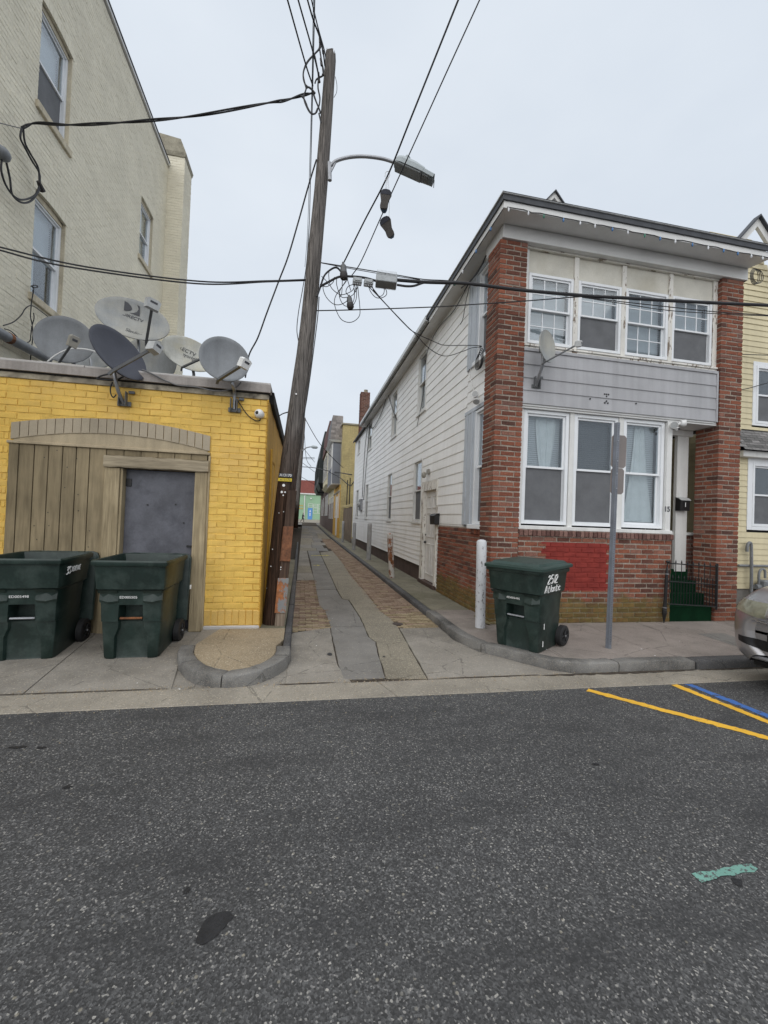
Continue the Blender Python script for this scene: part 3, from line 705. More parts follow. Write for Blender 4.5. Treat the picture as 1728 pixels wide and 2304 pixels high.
# left island with granite ring and pebbled top
isl = bpy.data.objects.new('corner_island', None); col.objects.link(isl); tag(isl, kind='structure')
opx = [(404,1476),(397,1499),(408,1519),(432,1538),(470,1549),(515,1552),(560,1546),(606,1531),(640,1510),(653,1492)]
op = px(opx)
kerb_run('kerb_stone', [op[0]]+op[1:]+[(-.085,5.05)], .16, -.04, .135, [M['granite']], isl, [.24,.5,.86], 1, .011, .015)
kerb_run('kerb_stone', [(-.085,5.06),(-.09,7),(-.1,10),(-.2,25)], .085, -.04, .12, [M['granite_d']], isl, [.03,.07,.12,.17,.24,.33,.45,.6,.8], 1, .005, .015)
oc = catmull([(*p,0) for p in [op[0]]+op[1:]+[(-.085,5.05)]], 8); ip = []
for i,p in enumerate(oc):
    t = (oc[min(i+1,len(oc)-1)]-oc[max(i-1,0)]).normalized(); q = p+Vector((-t.y,t.x,0))*.163; ip.append((q.x,q.y))
slab('pebble_bed', [p for p in ip if p[1] > 4.2]+[(-.172,5.3),(-.175,5.84),(-1.02,5.84)], 0, .125, M['pebble'], isl, .003, .006)
slab('slab', [(-1.02,5.84),(-1.24,5.84),tuple(PG(415,1465,.1)[:2]),tuple(PG(437,1464,.1)[:2])], 0, .118, M['conc'], isl, .004)
slab('slab', [(-.53,5.84),(-.178,5.84),(-.2,15),(-.53,15)], 0, .115, M['conc_alleywalk'], isl, .004)
# driveway apron on the left
q = MB(); q.add([(-1.9,4.15,.006),(-.06,4.15,.006),(-.06,4.7,.006),(-1.9,5.4,.045)],[(0,1,2,3)]); tag(q.build('apron_base', M['conc'], recalc=False), kind='structure')
apron = bpy.data.objects.new('driveway_apron', None); col.objects.link(apron); tag(apron, kind='structure')
azf = lambda x,y: (y-4.15)*.045
jl = [tuple(PG(*p,.04)[:2]) for p in ((30,1568),(212,1428))]
slab('slab', [(jl[0][0],4.158)]+[(op[2][0]+.02,4.158),(op[1][0]+.03,op[1][1]),(op[0][0]+.05,op[0][1]),(-1.24,5.5),(-1.24,5.95),(jl[1][0]+.05,5.95)], -.04, .012, M['conc'], apron, .004, .004, zf=azf)
slab('slab', [(-7,4.158),(jl[0][0],4.158),(jl[1][0]+.05,5.95),(-7,5.95)], -.04, .012, M['conc'], apron, .004, .004, zf=azf)
slab('slab', [(-30,4.158),(-7,4.158),(-7,5.95),(-30,5.95)], -.04, .012, M['conc'], apron, .004, .004, zf=azf)
slab('slab', [(op[2][0],4.158),(-.11,4.158),(-.11,4.4),(-.3,4.42),(-.9,4.35)], -.05, .008, M['conc'], apron, .003)

# ---------------------------------------------------------------- windows
def rect_frame(m, u0,u1,v0,v1,w,o0,o1,c=.003, wb=None, wt=None):
    wb = w if wb is None else wb; wt = w if wt is None else wt
    m.box(u0,u0+w,o0,o1,v0,v1,c); m.box(u1-w,u1,o0,o1,v0,v1,c)
    m.box(u0+w,u1-w,o0,o1,v0,v0+wb,c); m.box(u0+w,u1-w,o0,o1,v1-wt,v1,c)
def window(parent, F, u0,u1,v0,v1, meet=.5, fw=.04, sw=.032, mun=None, blind=None, low=None, proud=.012, deep=.09, mat='vinyl', casing=None, cmat='whitetrim', sill=0.0, label=None, blind_to=0.0, drape=None):
    m = MB(F); rect_frame(m,u0,u1,v0,v1,fw,-deep,proud)
    if casing: rect_frame(m,u0-casing,u1+casing,v0-casing*.6,v1+casing,casing,-.02,proud-.006)
    w = m.build('window', M[mat] if not casing else M[mat], parent)
    if label: w['label'] = label
    a,b,c,d = u0+fw,u1-fw,v0+fw,v1-fw; mv = c+(d-c)*meet
    s = MB(F); rect_frame(s,a,b,mv-.015,d,sw,-deep*.45,-deep*.1); rect_frame(s,a,b,c,mv+.015,sw,-deep*.85,-deep*.5); s.build('sash', M[mat], w)
    for v_a,v_b,o in ((mv+.015,d-sw,-deep*.28),(c+sw,mv-.015,-deep*.68)):
        p = MB(F); p.box(a+sw,b-sw,o-.003,o+.003,v_a,v_b); p.build('pane', M['glass'], w)
        if mun:
            for k in range(1,mun[0]):
                q = MB(F); x = a+sw+(b-a-2*sw)*k/mun[0]; q.box(x-.007,x+.007,o-.006,o+.007,v_a,v_b); q.build('muntin', M[mat], w)
            for k in range(1,mun[1]):
                q = MB(F); z = v_a+(v_b-v_a)*k/mun[1]; q.box(a+sw,b-sw,o-.0055,o+.0065,z-.007,z+.007); q.build('muntin', M[mat], w)
    if low == 'screen':
        q = MB(F); q.box(a+sw*.5,b-sw*.5,-deep*.45,-deep*.43,c+.01,mv-.015); q.build('insect_screen', M['screen'], w)
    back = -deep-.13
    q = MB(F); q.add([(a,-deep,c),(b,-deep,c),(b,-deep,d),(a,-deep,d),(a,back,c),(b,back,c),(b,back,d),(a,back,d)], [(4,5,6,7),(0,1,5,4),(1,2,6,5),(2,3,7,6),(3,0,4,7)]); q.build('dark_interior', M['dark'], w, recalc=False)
    if blind:
        q = MB(F); z = d-.03; bt = c+(d-c)*blind_to
        q.box(a+.01,b-.01,back+.06,back+.095,d-.035,d)
        while z > bt+.02:
            q.add([(a+.012,back+.088,z),(b-.012,back+.088,z),(b-.012,back+.070,z-.027),(a+.012,back+.070,z-.027)], [(0,1,2,3)]); z -= .034
        q.build('blind', M[blind], w, recalc=False)
    if drape:
        q = MB(F); rows_ = []
        for i in range(13):
            t = i/12; row = []
            for j in range(9):
                w_ = drape[0]+(drape[1]-drape[0])*t**1.6; x = a+(b-a)*(drape[2]+(j/8-.5)*w_); row.append((min(max(x,a+.01),b-.01),back+.10+.008*math.sin(j*2.1),d-.02-(d-c)*drape[3]*t))
            rows_.append(row)
        q.loft(rows_, False, False, False); q.build('curtain', M['curtain'], w, recalc=False)
    if sill:
        q = MB(F); q.box(u0-.05,u1+.05,-.02,proud+sill,v0-.06,v0-.004,.006); q.build('sill', M[cmat], w)
    return w
def boards(parent, F, u0,u1,v0,v1,pitch,mat,holes=(),name='siding_board',thick=.016,jog=0.0):
    n = int(round((v1-v0)/pitch)); p = (v1-v0)/n
    for k in range(n):
        a, b = v0+k*p, v0+(k+1)*p
        cuts = sorted({u0,u1,*[min(max(h[i],u0),u1) for h in holes if h[2] < b and h[3] > a for i in (0,1)]})
        segs = []
        for s0,s1 in zip(cuts,cuts[1:]):
            lo, hi = a, b
            for h0,h1,w0,w1 in holes:
                if h0 < (s0+s1)/2 < h1 and w0 < b and w1 > a:
                    if w0 <= a and w1 >= b: lo = hi
                    elif w0 > a: hi = min(hi,w0)
                    else: lo = max(lo,w1)
            if hi-lo > .012 and s1-s0 > .01: segs.append((s0,s1,lo,hi))
        for s0,s1,lo,hi in segs:
            t = thick+random.gauss(0,.0008); m = MB(F); e = random.gauss(0,.0012)
            to = lambda v: t+(.004-t)*max(0,(v-a-.008))/(p-.002)
            prof = [(-.004,lo),(to(lo),lo+e),(to(lo+.008),lo+.008+e),(to(hi),hi+(.006 if hi == b else 0)),(-.004,hi+(.006 if hi == b else 0))]
            m.loft([[(s0,o,v) for o,v in prof], [(s1,o,v) for o,v in prof]]); m.build(name, mat, parent)

# ================================================================ house on the right
house = empty('corner_house', (5.1,5.92,SW), 'two storey house with white clapboard side, brick piers and grey front panel', 'house')
FY, SX = 5.92, 2.97
FF = frame((0,FY,0), (1,0,0), (0,-1,0))                    # front frame: u = world X, out = toward street
FS = frame((SX,0,0), (0,1,0), (-1,0,0))                    # alley side frame: u = world Y
core = MB(); core.box(3.40,6.0,6.45,7.5,.3,3.45); core.box(3.40,7.30,7.5,20.9,.3,6.2); core.box(3.40,6.0,20.9,25.2,.3,6.1); core.build('core_wall', M['dark'], house)
bricks = []
JT = .016
def pier(x0,x1,y0,y1,z0,z1,mat):
    m = MB(); m.box(x0+.007,x1-.007,y0+.007,y1-.007,z0,z1); m.build('brick_pier', M['mortar'], house)
    n = int(round((z1-z0)/.0774)); h = (z1-z0)/n; t = .10
    for r in range(n):
        z = z0+(r+.5)*h; hh = h-JT
        def run(a,b,k,f):
            L = (b-a-JT*(k-1))/k
            for i in range(k): f(a+i*(L+JT)+L/2, L)
        if r % 2 == 0:
            run(x0,x1,2,lambda c,L: bricks.append((Vector((c,y0+t/2,z)),(L,t,hh),0,mat)))
            k = max(1,round((y1-y0-t)/.22))
            run(y0+t+JT,y1,k,lambda c,L: bricks.append((Vector((x0+t/2,c,z)),(L,t,hh),-math.pi/2,mat)))
            run(y0+t+JT,y1,k,lambda c,L: bricks.append((Vector((x1-t/2,c,z)),(L,t,hh),math.pi/2,mat)))
        else:
            bricks.append((Vector(((x0+x1)/2,y0+t/2,z)),(x1-x0-2*t-2*JT,t,hh),0,mat))
            for sx,rz in ((x0+t/2,-math.pi/2),(x1-t/2,math.pi/2)):
                k = max(1,round((y1-y0)/.22))
                L0 = (y1-y0-JT*(k-1))/k
                for i in range(k): bricks.append((Vector((sx,y0+i*(L0+JT)+L0/2,z)),(L0,t,hh),rz,mat))
pier(2.81,3.262,5.92,6.35,SW,6.03,M['hbrick'])
pier(6.93,7.38,5.92,6.355,SW,6.03,M['hbrick'])
# low front wall and side wall of brick
mw = MB(); mw.box(3.27,6.04,5.935,6.2,SW,1.575); mw.build('low_wall', M['mortar'], house)
bricks += wall_bricks((3.27,5.935,SW),(1,0,0),(0,-1,0),2.77,1.35,M['hbrick'])
mw = MB(); mw.box(2.950,3.2,6.36,8.84,.08,1.56); mw.build('low_wall', M['mortar'], house)
bricks += wall_bricks((2.945,6.36,.1),(0,1,0),(-1,0,0),2.48,1.44,M['hbrick'],bl=.2)
x = 3.27
while x < 6.02:
    bricks.append((Vector((x+.031,5.955,1.522)), (.062,.11,.092), 0, M['rbrick'])); x += .0755
y = 6.38
while y < 6.95:
    bricks.append((Vector((2.965,y+.031,1.50)), (.062,.1,.1), -math.pi/2, M['hbrick'])); y += .075
# porch low wall at the back of the entry
mw = MB(); mw.box(6.60,7.36,6.50,6.75,SW,1.56); mw.build('porch_wall', M['mortar'], house)
bricks += wall_bricks((6.60,6.50,SW),(1,0,0),(0,-1,0),.76,1.44,M['cbrick'])
cp = MB(); cp.box(6.56,7.38,6.47,6.78,1.56,1.61,.006); cp.build('porch_wall_cap', M['whitetrim'], house)
def bkey(b):
    d = (b[0]-CAMP).length; n = .6 if abs(abs(b[2])-math.pi/2) < .1 else 1.0
    return d/(n*b[1][0])
lay(bricks, house, 295, 'brick', 'far_bricks', bkey)
ml = MB(); ml.ell((2.80,6.12,SW+.02),.05,.3,.03); ml.ell((3.0,5.93,SW+.015),.2,.04,.03); ml.build('mortar_rubble', M['mortar'], house)

# upper front: panels, posts, four double-hung windows, soffits
UF = frame((0,6.02,0),(1,0,0),(0,-1,0)); k = 6.02/5.92
zz = lambda z: 1.65+(z-1.65)*k
wins = [(3.30,4.075),(4.165,4.95),(5.03,5.845),(5.925,6.725)]
for i,(a,b) in enumerate(wins):
    window(house, UF, a*k,b*k, zz(4.47),zz(5.57), .5, .045, .03, (3,2), 'blind', 'screen' if i in (1,3) else None, .01, blind_to=(0.0,.0,0.0,.42)[i] if i != 1 else .45)
    m = MB(UF); m.box(a*k-.005,b*k+.005,-.06,-.01,zz(5.58),zz(5.93),.003); m.build('wall_panel', M['panelw'], house)
for xa in (4.12,4.99,5.885):
    m = MB(UF); m.box((xa-.04)*k,(xa+.04)*k,-.04,.018,zz(4.44),zz(5.93),.004); m.build('window_post', M['peel'], house)
m = MB(UF); m.box(6.735*k,6.935,-.05,.02,zz(4.44),zz(5.93),.004); m.build('window_post', M['peel'], house)
m = MB(UF); m.box(3.262,3.30*k-.006,-.05,.01,zz(4.44),zz(5.93),.003); m.build('window_post', M['whitetrim'], house)
m = MB(UF); m.box(3.262,6.93,-.1,.055,4.452,4.485,.004); m.box(3.262,6.93,-.1,.035,4.40,4.45,.004); m.build('window_ledge', M['peel'], house)
m = MB(); m.box(3.262,6.93,5.98,6.2,6.0,6.03); m.build('head_soffit', M['peelsoff'], house)
# grey panel of wide aluminium boards
GF = frame((0,5.945,0),(1,0,0),(0,-1,0))
m = MB(GF); m.box(3.262,6.90,-.12,-.006,3.50,4.36); m.build('panel_back', M['soffit'], house)
pan = [4.145,3.933,3.737,3.53]; top = 4.345
for zb in pan:
    m = MB(GF); h = top-zb; prof = [(-.004,zb),(.016,zb),(.016,zb+.01),(.003,top+.004),(-.004,top+.004)]
    m.loft([[(3.262,o,v) for o,v in prof],[(6.895,o,v) for o,v in prof]]); m.build('siding_board', M['grey'], house); top = zb
m = MB(GF); m.box(6.87,6.905,-.05,.024,3.52,4.37,.004); m.box(3.262,6.9,-.02,.022,4.35,4.40,.004); m.build('corner_trim', M['grey'], house)
for hx,hz in ((4.44,3.70),(4.735,3.80),(4.735,3.765),(4.70,3.80),(4.77,3.80),(4.71,3.66),(4.765,3.66),(4.737,3.69),(5.29,3.70)):
    m = MB(GF); m.tube([Vector((hx,.010,hz)),Vector((hx,.020,hz))], .013, 10); m.build('bolt_hole', M['black'], house)
m = MB(); m.box(3.262,6.93,5.97,6.25,3.470,3.498); m.box(6.06,6.93,6.25,7.4,3.47,3.498); m.build('porch_ceiling', M['soffit'], house)
# lower front windows
LF = frame((0,6.04,0),(1,0,0),(0,-1,0)); k2 = 6.04/5.92
for i,(a,b) in enumerate(((3.285,4.06),(4.155,4.945),(5.045,5.825))):
    window(house, LF, a*k2,b*k2, 1.66,3.465, .5, .055, .035, None, ('blind','blindgrey','blind')[i], 'screen' if i < 2 else None, .02, drape=((.55,.15,.6,.62),None,(.3,.9,.55,.96))[i])
for xa,w in ((4.108,.04),(4.995,.045)):
    m = MB(LF); m.box((xa-w)*k2,(xa+w)*k2,-.05,.035,1.62,3.47,.004); m.build('window_post', M['whitetrim'], house)
m = MB(LF); m.box(5.835*k2,6.05,-.12,.07,1.60,3.47,.005); m.build('corner_post', M['whitetrim'], house)
m = MB(LF); m.box(3.262,3.285*k2-.006,-.05,.03,1.6,3.47,.003); m.build('window_post', M['whitetrim'], house)
m = MB(LF); m.box(3.262,6.05,-.1,.115,1.575,1.635,.006); m.build('window_ledge', M['whitetrim'], house)
m = MB(); m.box(6.0,6.05,6.04,6.12,SW,1.60,.004); m.box(6.0,6.06,6.12,7.4,SW,3.47,.004); m.build('entry_side_wall', M['peel'], house)
m = MB(); m.box(6.62,6.86,6.42,6.49,.9,3.40,.005); m.box(6.05,6.93,6.40,6.50,3.36,3.47,.005); m.build('entry_post', M['whitetrim'], house)
text_mesh('15', .12, M['ink'], basis((5.975,5.9665,1.99),(1,0,0),(0,0,1)), house, 'house_number', .002, .003)
# frieze, soffit, fascia and roof
m = MB(); m.box(2.83,7.42,5.885,6.10,6.03,6.235,.004); m.box(2.83,2.95,6.10,6.5,6.03,6.235,.003); m.build('frieze', M['soffit'], house)
m = MB(); m.add([(2.68,5.57,6.215),(7.45,5.57,6.215),(7.42,5.9,6.24),(2.84,5.9,6.24),(3.0,6.3,6.24),(2.68,20.8,6.215),(3.0,20.8,6.24),(2.84,6.28,6.24),(2.68,6.28,6.215)], [(0,1,2,3),(0,3,7,8),(8,7,4,6,5)]); m.build('soffit', M['soffit'], house, recalc=False)
m = MB(); m.box(7.38,7.42,5.9,8.0,6.03,6.24); m.build('end_board', M['soffit'], house)
m = MB(); m.box(2.665,7.45,5.556,5.57,6.215,6.32,.002); m.box(2.664,2.678,5.57,9.2,6.215,6.32,.002); m.build('fascia', M['soffit'], house)
def ragged(name, A, B, n, z0, z1, off, mat):
    A, B, off = Vector(A), Vector(B), Vector(off); m = MB(); vs = []; fs = []
    for i in range(n+1):
        p = A.lerp(B,i/n); lo = z0 + random.uniform(-.002,.002)
        vs += [p+Vector((0,0,lo)), p+Vector((0,0,z1)), p+off+Vector((0,0,lo)), p+off+Vector((0,0,z1))]
        if i: q = 4*i; fs += [(q-4,q,q+1,q-3),(q-2,q-1,q+3,q+2),(q-3,q+1,q+3,q-1),(q-4,q-2,q+2,q)]
    m.add(vs,fs); return m.build(name, mat, house)
ragged('torn_flashing', (2.64,5.53,0),(7.47,5.53,0),60,6.318,6.395,(0,.02,0),M['darkfascia'])
ragged('torn_flashing', (2.64,5.53,0),(2.64,9.3,0),46,6.305,6.395,(.02,0,0),M['darkfascia'])
m = MB(); m.box(2.62,7.49,5.51,5.56,6.396,6.42,.004); m.box(2.62,2.67,5.56,9.3,6.396,6.42,.004); m.build('drip_edge', M['gutter'], house)
m = MB()
for i in range(5):
    a = 9.3+i*2.3
    prof = [(2.60,6.30),(2.61,6.42),(2.625,6.42),(2.62,6.31),(2.70,6.30),(2.70,6.29),(2.62,6.28)]
    m.loft([[(x,a,z) for x,z in prof],[(x,a+2.29,z) for x,z in prof]])
    m.box(2.602,2.706,a+2.27,a+2.31,6.275,6.3)
m.build('gutter_run', M['gutter'], house)
m = MB(); m.add([(2.62,5.5,6.41),(7.49,5.5,6.41),(7.49,21,6.6),(2.62,20.85,6.42),(5.1,21,6.75),(5.1,6.5,6.62)], [(0,1,5),(0,5,4,3),(1,2,4,5)]); m.add([(2.8,20.7,6.25),(6.2,20.7,6.5),(6.2,25.3,6.5),(2.8,25.3,6.25)], [(0,1,2,3)]); m.build('roof', M['roofing'], house, recalc=False)
m = MB(); m.box(2.80,2.84,20.8,25.35,6.2,6.27,.003); m.build('roof_edge', M['darkfascia'], house)
# gable vent showing over the roof
m = MB(); pk = [Vector((5.583,9.0,9.63)),]
GA = [(5.05,9.0,6.5),(5.08,9.0,8.98),(5.583,9.0,9.52),(6.07,9.0,8.98),(6.10,9.0,6.5)]
m.prism(GA,(0,1.2,0)); gab = m.build('gable_dormer', M['grey'], house)
for a,b in (((4.98,8.94,8.90),(5.583,8.94,9.60)),((6.18,8.94,8.90),(5.583,8.94,9.60))):
    q = MB(); A,B = Vector(a),Vector(b); q.prism([A,B,B-Vector((0,0,.13)),A-Vector((0,0,.13))],(0,.08,0)); q.build('rake_board', M['whitetrim'], gab)
    q = MB(); q.prism([A+Vector((0,-.05,0)),B+Vector((0,-.05,0)),B+Vector((0,-.05,.035)),A+Vector((0,-.05,.035))],(0,1.4,0)); q.build('dormer_roof', M['darkfascia'], gab)
q = MB(); c = Vector((5.583,8.985,9.12)); q.tube([c+Vector((.13*math.cos(t),0,.13*math.sin(t))) for t in [i*math.pi/8 for i in range(9)]], .014, 6); q.tube([c+Vector((.06*math.cos(t),0,.06*math.sin(t))) for t in [i*math.pi/8 for i in range(9)]], .012, 6); q.build('gable_ornament', M['whitetrim'], gab)

# alley side: wide clapboards above, narrow below, windows, door
SW_H = [(10.25,11.05,4.52,6.12),(13.65,14.5,4.5,6.08),(18.95,20.05,4.9,6.2),(23.0,23.95,5.3,6.1)]      # upstairs
SL_H = [(10.33,11.15,1.62,3.26),(14.0,14.78,1.62,3.28),(19.4,20.2,1.66,3.3),(22.85,23.8,1.7,3.25)]     # downstairs
DOOR = (9.02,10.24,.1,2.60)
holes = SW_H+SL_H+[DOOR]
boards(house, FS, 7.45,25.2,1.60,6.26,.205,M['white'],holes)
boards(house, FS, 10.24,25.2,.50,1.60,.118,M['white'],[h for h in holes if h != DOOR])
boards(house, FS, 8.86,9.02,.18,1.60,.118,M['white'])
m = MB(FS); m.box(6.36,7.45,-.12,0,3.66,4.5); m.box(6.36,7.45,-.12,0,6.12,6.25); m.build('side_spandrel', M['white'], house)
boards(house, FS, 6.36,7.43,3.66,4.5,.205,M['white'])
m = MB(FS); m.box(8.84,8.865,-.1,.03,.12,1.60,.003); m.build('corner_strip', M['whitetrim'], house)
m = MB(FS); m.box(7.44,9.02,-.1,.012,1.555,1.60,.003); m.build('bottom_strip', M['whitetrim'], house)
m = MB(FS); m.box(10.24,25.2,-.14,-.03,.05,.5); m.build('foundation', M['brownfound'], house)
m = MB(FS); m.box(25.16,25.22,-.1,.03,.5,6.24,.003); m.build('corner_strip', M['whitetrim'], house)
for (a,b,c,d) in SW_H+SL_H[0:]:
    window(house, FS, a,b,c,d, .5, .05, .035, None, 'blind' if c > 4 else 'curtain' if False else 'blindgrey', 'screen' if c < 4 else None, .025, .11, mat='whitetrim', sill=.02)
# two large casings beside the pier
for v0,v1,lb in ((4.50,6.12,'upper side window beside the pier'),(1.60,3.64,'lower side window beside the pier')):
    m = MB(FS); m.box(6.98,7.46,-.1,.035,v0,v1,.004); m.box(7.06,7.12,-.1,.05,v0,v1,.003); m.box(7.3,7.36,-.1,.048,v0,v1,.003); m.box(6.36,7.46,-.1,.045,v1,v1+.07,.004); m.build('window_casing', M['bluegrey'], house)
    window(house, FS, 6.36,6.98,v0+.02,v1-.01, .5, .045, .035, None, 'blindgrey' if v0 > 3 else None, 'screen', .03, .12, sill=0)
    m = MB(FS); m.box(6.36,7.05,-.05,.10,v0-.06,v0+.015,.006); m.build('window_sill', M['vinyl'], house)
# side door
m = MB(FS); m.box(10.06,10.26,-.1,.03,.17,2.60,.004); m.box(9.0,9.10,-.1,.03,.17,2.60,.004); m.box(9.10,10.06,-.1,.032,2.38,2.60,.004); m.build('door_frame', M['peel'], house)
m = MB(FS); m.box(9.10,10.06,-.09,-.05,.20,2.38,.003)
d1 = m.build('side_door', M['door'], house)
for a,b,c,d in ((9.2,9.52,1.95,2.25),(9.64,9.96,1.95,2.25),(9.2,9.52,1.25,1.85),(9.64,9.96,1.25,1.85),(9.2,9.52,.35,1.1),(9.64,9.96,.35,1.1)):
    q = MB(FS); rect_frame(q,a,b,c,d,.03,-.05,-.036,.003); q.build('door_moulding', M['door'], d1)
q = MB(FS); q.ell((9.98,-.02,1.12),.03,.035,.03); q.ell((9.98,-.03,1.3),.02,.02,.02); q.build('door_knob', M['black'], d1)
q = MB(FS); q.box(9.3,9.33,-.05,-.04,2.02,2.16); q.build('door_number', M['ink'], d1)
m = MB(FS); m.box(8.98,10.28,-.1,.06,.10,.19,.006); m.build('door_step', M['brownfound'], house)
q = MB(FS); q.box(9.66,9.82,.02,.06,2.78,2.9,.004); q.ell((9.78,.13,2.76),.06,.06,.08); q.build('wall_lamp', M['lnbtan'], house)
# torn siding bracket, holes
# chimney behind
ch = MB(); ch.box(3.0,3.52,23.8,24.35,6.0,8.93); chim = ch.build('chimney', M['mortar'], house)
cb = wall_bricks((2.995,23.795,6.2),(1,0,0),(0,-1,0),.53,2.73,M['cbrick'],bl=.2)+wall_bricks((2.995,23.795,6.2),(0,1,0),(-1,0,0),.56,2.73,M['cbrick'],bl=.2)
q = MB(); q.tube([(3.3,24.05,8.9),(3.3,24.05,9.12)],.12,10); q.build('chimney_pot', M['fasciab'], chim)
lay(cb, chim, 0, 'brick', 'chimney_bricks')
# back of house
m = MB(); m.box(3.40,7.3,6.45,7.49,3.50,6.2); m.build('upper_floor', M['dark'], house)
m = MB(); m.box(7.31,7.38,6.36,21,3.5,6.2); m.build('far_side_wall', M['white'], house)
# green carpeted steps, iron gate
st = empty('entry_steps', (6.4,6.1,SW), 'green carpeted steps behind the black gate', 'steps')
for i in range(4):
    m = MB(); m.box(6.06,6.925 if i else 6.90,5.95+i*.16,5.95+(i+1)*.16+(.35 if i == 3 else .0),SW-.02,.37+i*.19,.008); m.build('step', M['carpet'], st)
gt = empty('iron_gate', (6.4,5.87,SW), 'black iron gate with spear tops across the green entry steps', 'gate')
gA, gB = Vector((5.93,5.868,0)), Vector((6.90,5.868,0))
def gp(t,z): p = gA.lerp(gB,t); return Vector((p.x,p.y,z-.05*t))
for z,n in ((1.10,'top_rail'),(.80,'middle_rail'),(.43,'bottom_rail')):
    m = MB(); m.tube([gp(0,z),gp(1,z)], .010, 6); m.build(n, M['black'], gt)
for i in range(17):
    t = (i+.5)/17; hi = i%2 == 0
    m = MB(); a = gp(t,.43); b = gp(t,1.11 if hi else .86); m.tube([a,b], .0065, 6); m.tube([b,b+Vector((0,0,.012)),b+Vector((0,0,.06))],[.007,.014,.001],6); m.build('bar', M['black'], gt)
m = MB(); m.tube([gp(1,.38),gp(1,1.16)], .016, 8); m.build('hinge_post', M['black'], gt)
# folded parasol leaning on the gate post
um = empty('closed_umbrella', (5.86,5.86,SW), 'closed black umbrella propped upright beside the iron gate', 'umbrella')
A, B = Vector((5.862,5.86,SW)), Vector((5.905,5.86,1.14)); d = B-A
m = MB(); m.tube([A, A+d*.03, A+d*.16, A+d*.32, A+d*.8, A+d*.86, A+d*.9],[.004,.012,.038,.026,.024,.02,.012],10); m.build('folded_canopy', M['black'], um)
m = MB(); m.tube([A+d*.88,A+d*.97],.008,8); m.ell(A+d*.985,.03,.03,.022); m.build('handle', M['black'], um)
for t in (.2,.24,.78):
    m = MB(); m.tube([A+d*t,A+d*(t+.015)],.034 if t<.3 else .026,10); m.build('strap', M['galv'], um)

# ================================================================ pale yellow neighbour
nb = empty('yellow_house', (9.5,6.9,SW), 'pale yellow clapboard house right of the brick pier', 'house')
NY = 6.9
NF = frame((0,NY,0),(1,0,0),(0,-1,0)); NS = frame((7.66,0,0),(0,1,0),(-1,0,0))
m = MB(); m.box(7.70,14,NY+.06,18,.3,7.0); m.build('core_wall', M['dark'], nb)
nh = [(8.86,9.75,3.80,5.12),(8.78,9.7,1.66,3.18),(8.6,14,3.27,3.74)]
boards(nb, NF, 7.66,14,.52,5.9,.115,M['ysid'],nh)
# gable triangle boards
z = 5.9
while z < 7.6:
    hw = (7.75-z)/1.12; a, b = max(7.66,8.55-hw-.6), 8.55+hw
    mm = MB(NF); prof = [(-.004,z),(.02,z),(.02,z+.008),(.004,z+.12),(-.004,z+.12)]
    mm.loft([[(a,o,v) for o,v in prof],[(b,o,v) for o,v in prof]]); mm.build('siding_board', M['ysid'], nb); z += .115
boards(nb, NS, 6.9,18,.52,6.4,.115,M['ysid'])
m = MB(); m.box(7.68,14,NY+.01,18,SW,.52); m.build('foundation', M['conc_dark'], nb)
m = MB(NF); m.box(7.62,7.70,-.06,.03,.52,6.4,.003); m.build('corner_strip', M['ysid'], nb)
window(nb, NF, 8.94,9.68,3.88,5.06, .5,.05,.035,None,'blind','screen',.03,.08, casing=.08)
window(nb, NF, 8.9,9.62,1.78,3.06, .5,.05,.035,None,'blind','screen',.03,.08, casing=.12)
for a,b in (((7.3,6.62,6.45),(8.55,6.62,7.86)),((10.4,6.62,5.86),(8.55,6.62,7.86))):
    A,B = Vector(a),Vector(b); q = MB(); q.prism([A,B,B-Vector((0,0,.18)),A-Vector((0,0,.18))],(0,.06,0)); q.build('rake_board', M['whitetrim'], nb)
    q = MB(); q.prism([A+Vector((0,-.06,.0)),B+Vector((0,-.06,.0)),B+Vector((0,-.06,.035)),A+Vector((0,-.06,.035))],(0,.14,0)); q.build('roof_edge', M['darkfascia'], nb)
m = MB(); m.box(8.5,14,6.75,6.9,3.16,3.28,.005); m.build('porch_fascia', M['whitetrim'], nb)
rows = 9
for r in range(rows):
    z0 = 3.28+r*.055; y0 = 6.66+r*.03; x = 8.42-(r%2)*.1; mm = MB()
    while x < 11: mm.add([(x,y0,z0),(x+.192,y0,z0),(x+.192,y0+.05,z0+.075),(x,y0+.05,z0+.075),(x,y0,z0+.008),(x+.192,y0,z0+.008)], [(4,5,2,3),(0,1,5,4)]); x += .2
    mm.build('shingle_course', M['shing'], nb, recalc=False)
# gas meters
gm_ = empty('gas_meter_set', (8.95,6.78,SW), 'grey gas meters and bent vent pipe before the yellow house', 'gas meter')
def gpipe(pts, r, name='pipe'): m = MB(); m.tube(catmull(pts,5), r, 8); return m.build(name, M['gasgrey'], gm_, smooth=True)
gpipe([(8.83,6.8,SW),(8.82,6.8,.8),(8.80,6.8,1.36),(8.77,6.8,1.45),(8.72,6.8,1.43),(8.70,6.8,1.36),(8.70,6.8,1.27)], .028, 'vent_pipe')
gpipe([(8.55,6.84,.99),(9.6,6.84,.99),(10.6,6.84,.99)], .025)
for k,xm in enumerate((9.12,9.52,9.92)):
    gpipe([(xm-.14,6.78,.62),(xm-.14,6.78,.84),(xm-.08,6.78,.93),(xm,6.78,.9),(xm+.01,6.78,.75)], .022)
    m = MB(); m.box(xm-.11,xm+.13,6.68,6.84,.42,.72,.03); m.tube([(xm+.01,6.68,.58),(xm+.01,6.66,.58)],.07,12); m.build('meter_body', M['gasgrey'], gm_)
    m = MB(); m.tube([(xm-.22,6.78,.58),(xm-.1,6.78,.58)],.05,10); m.build('regulator', M['gasgrey'], gm_)

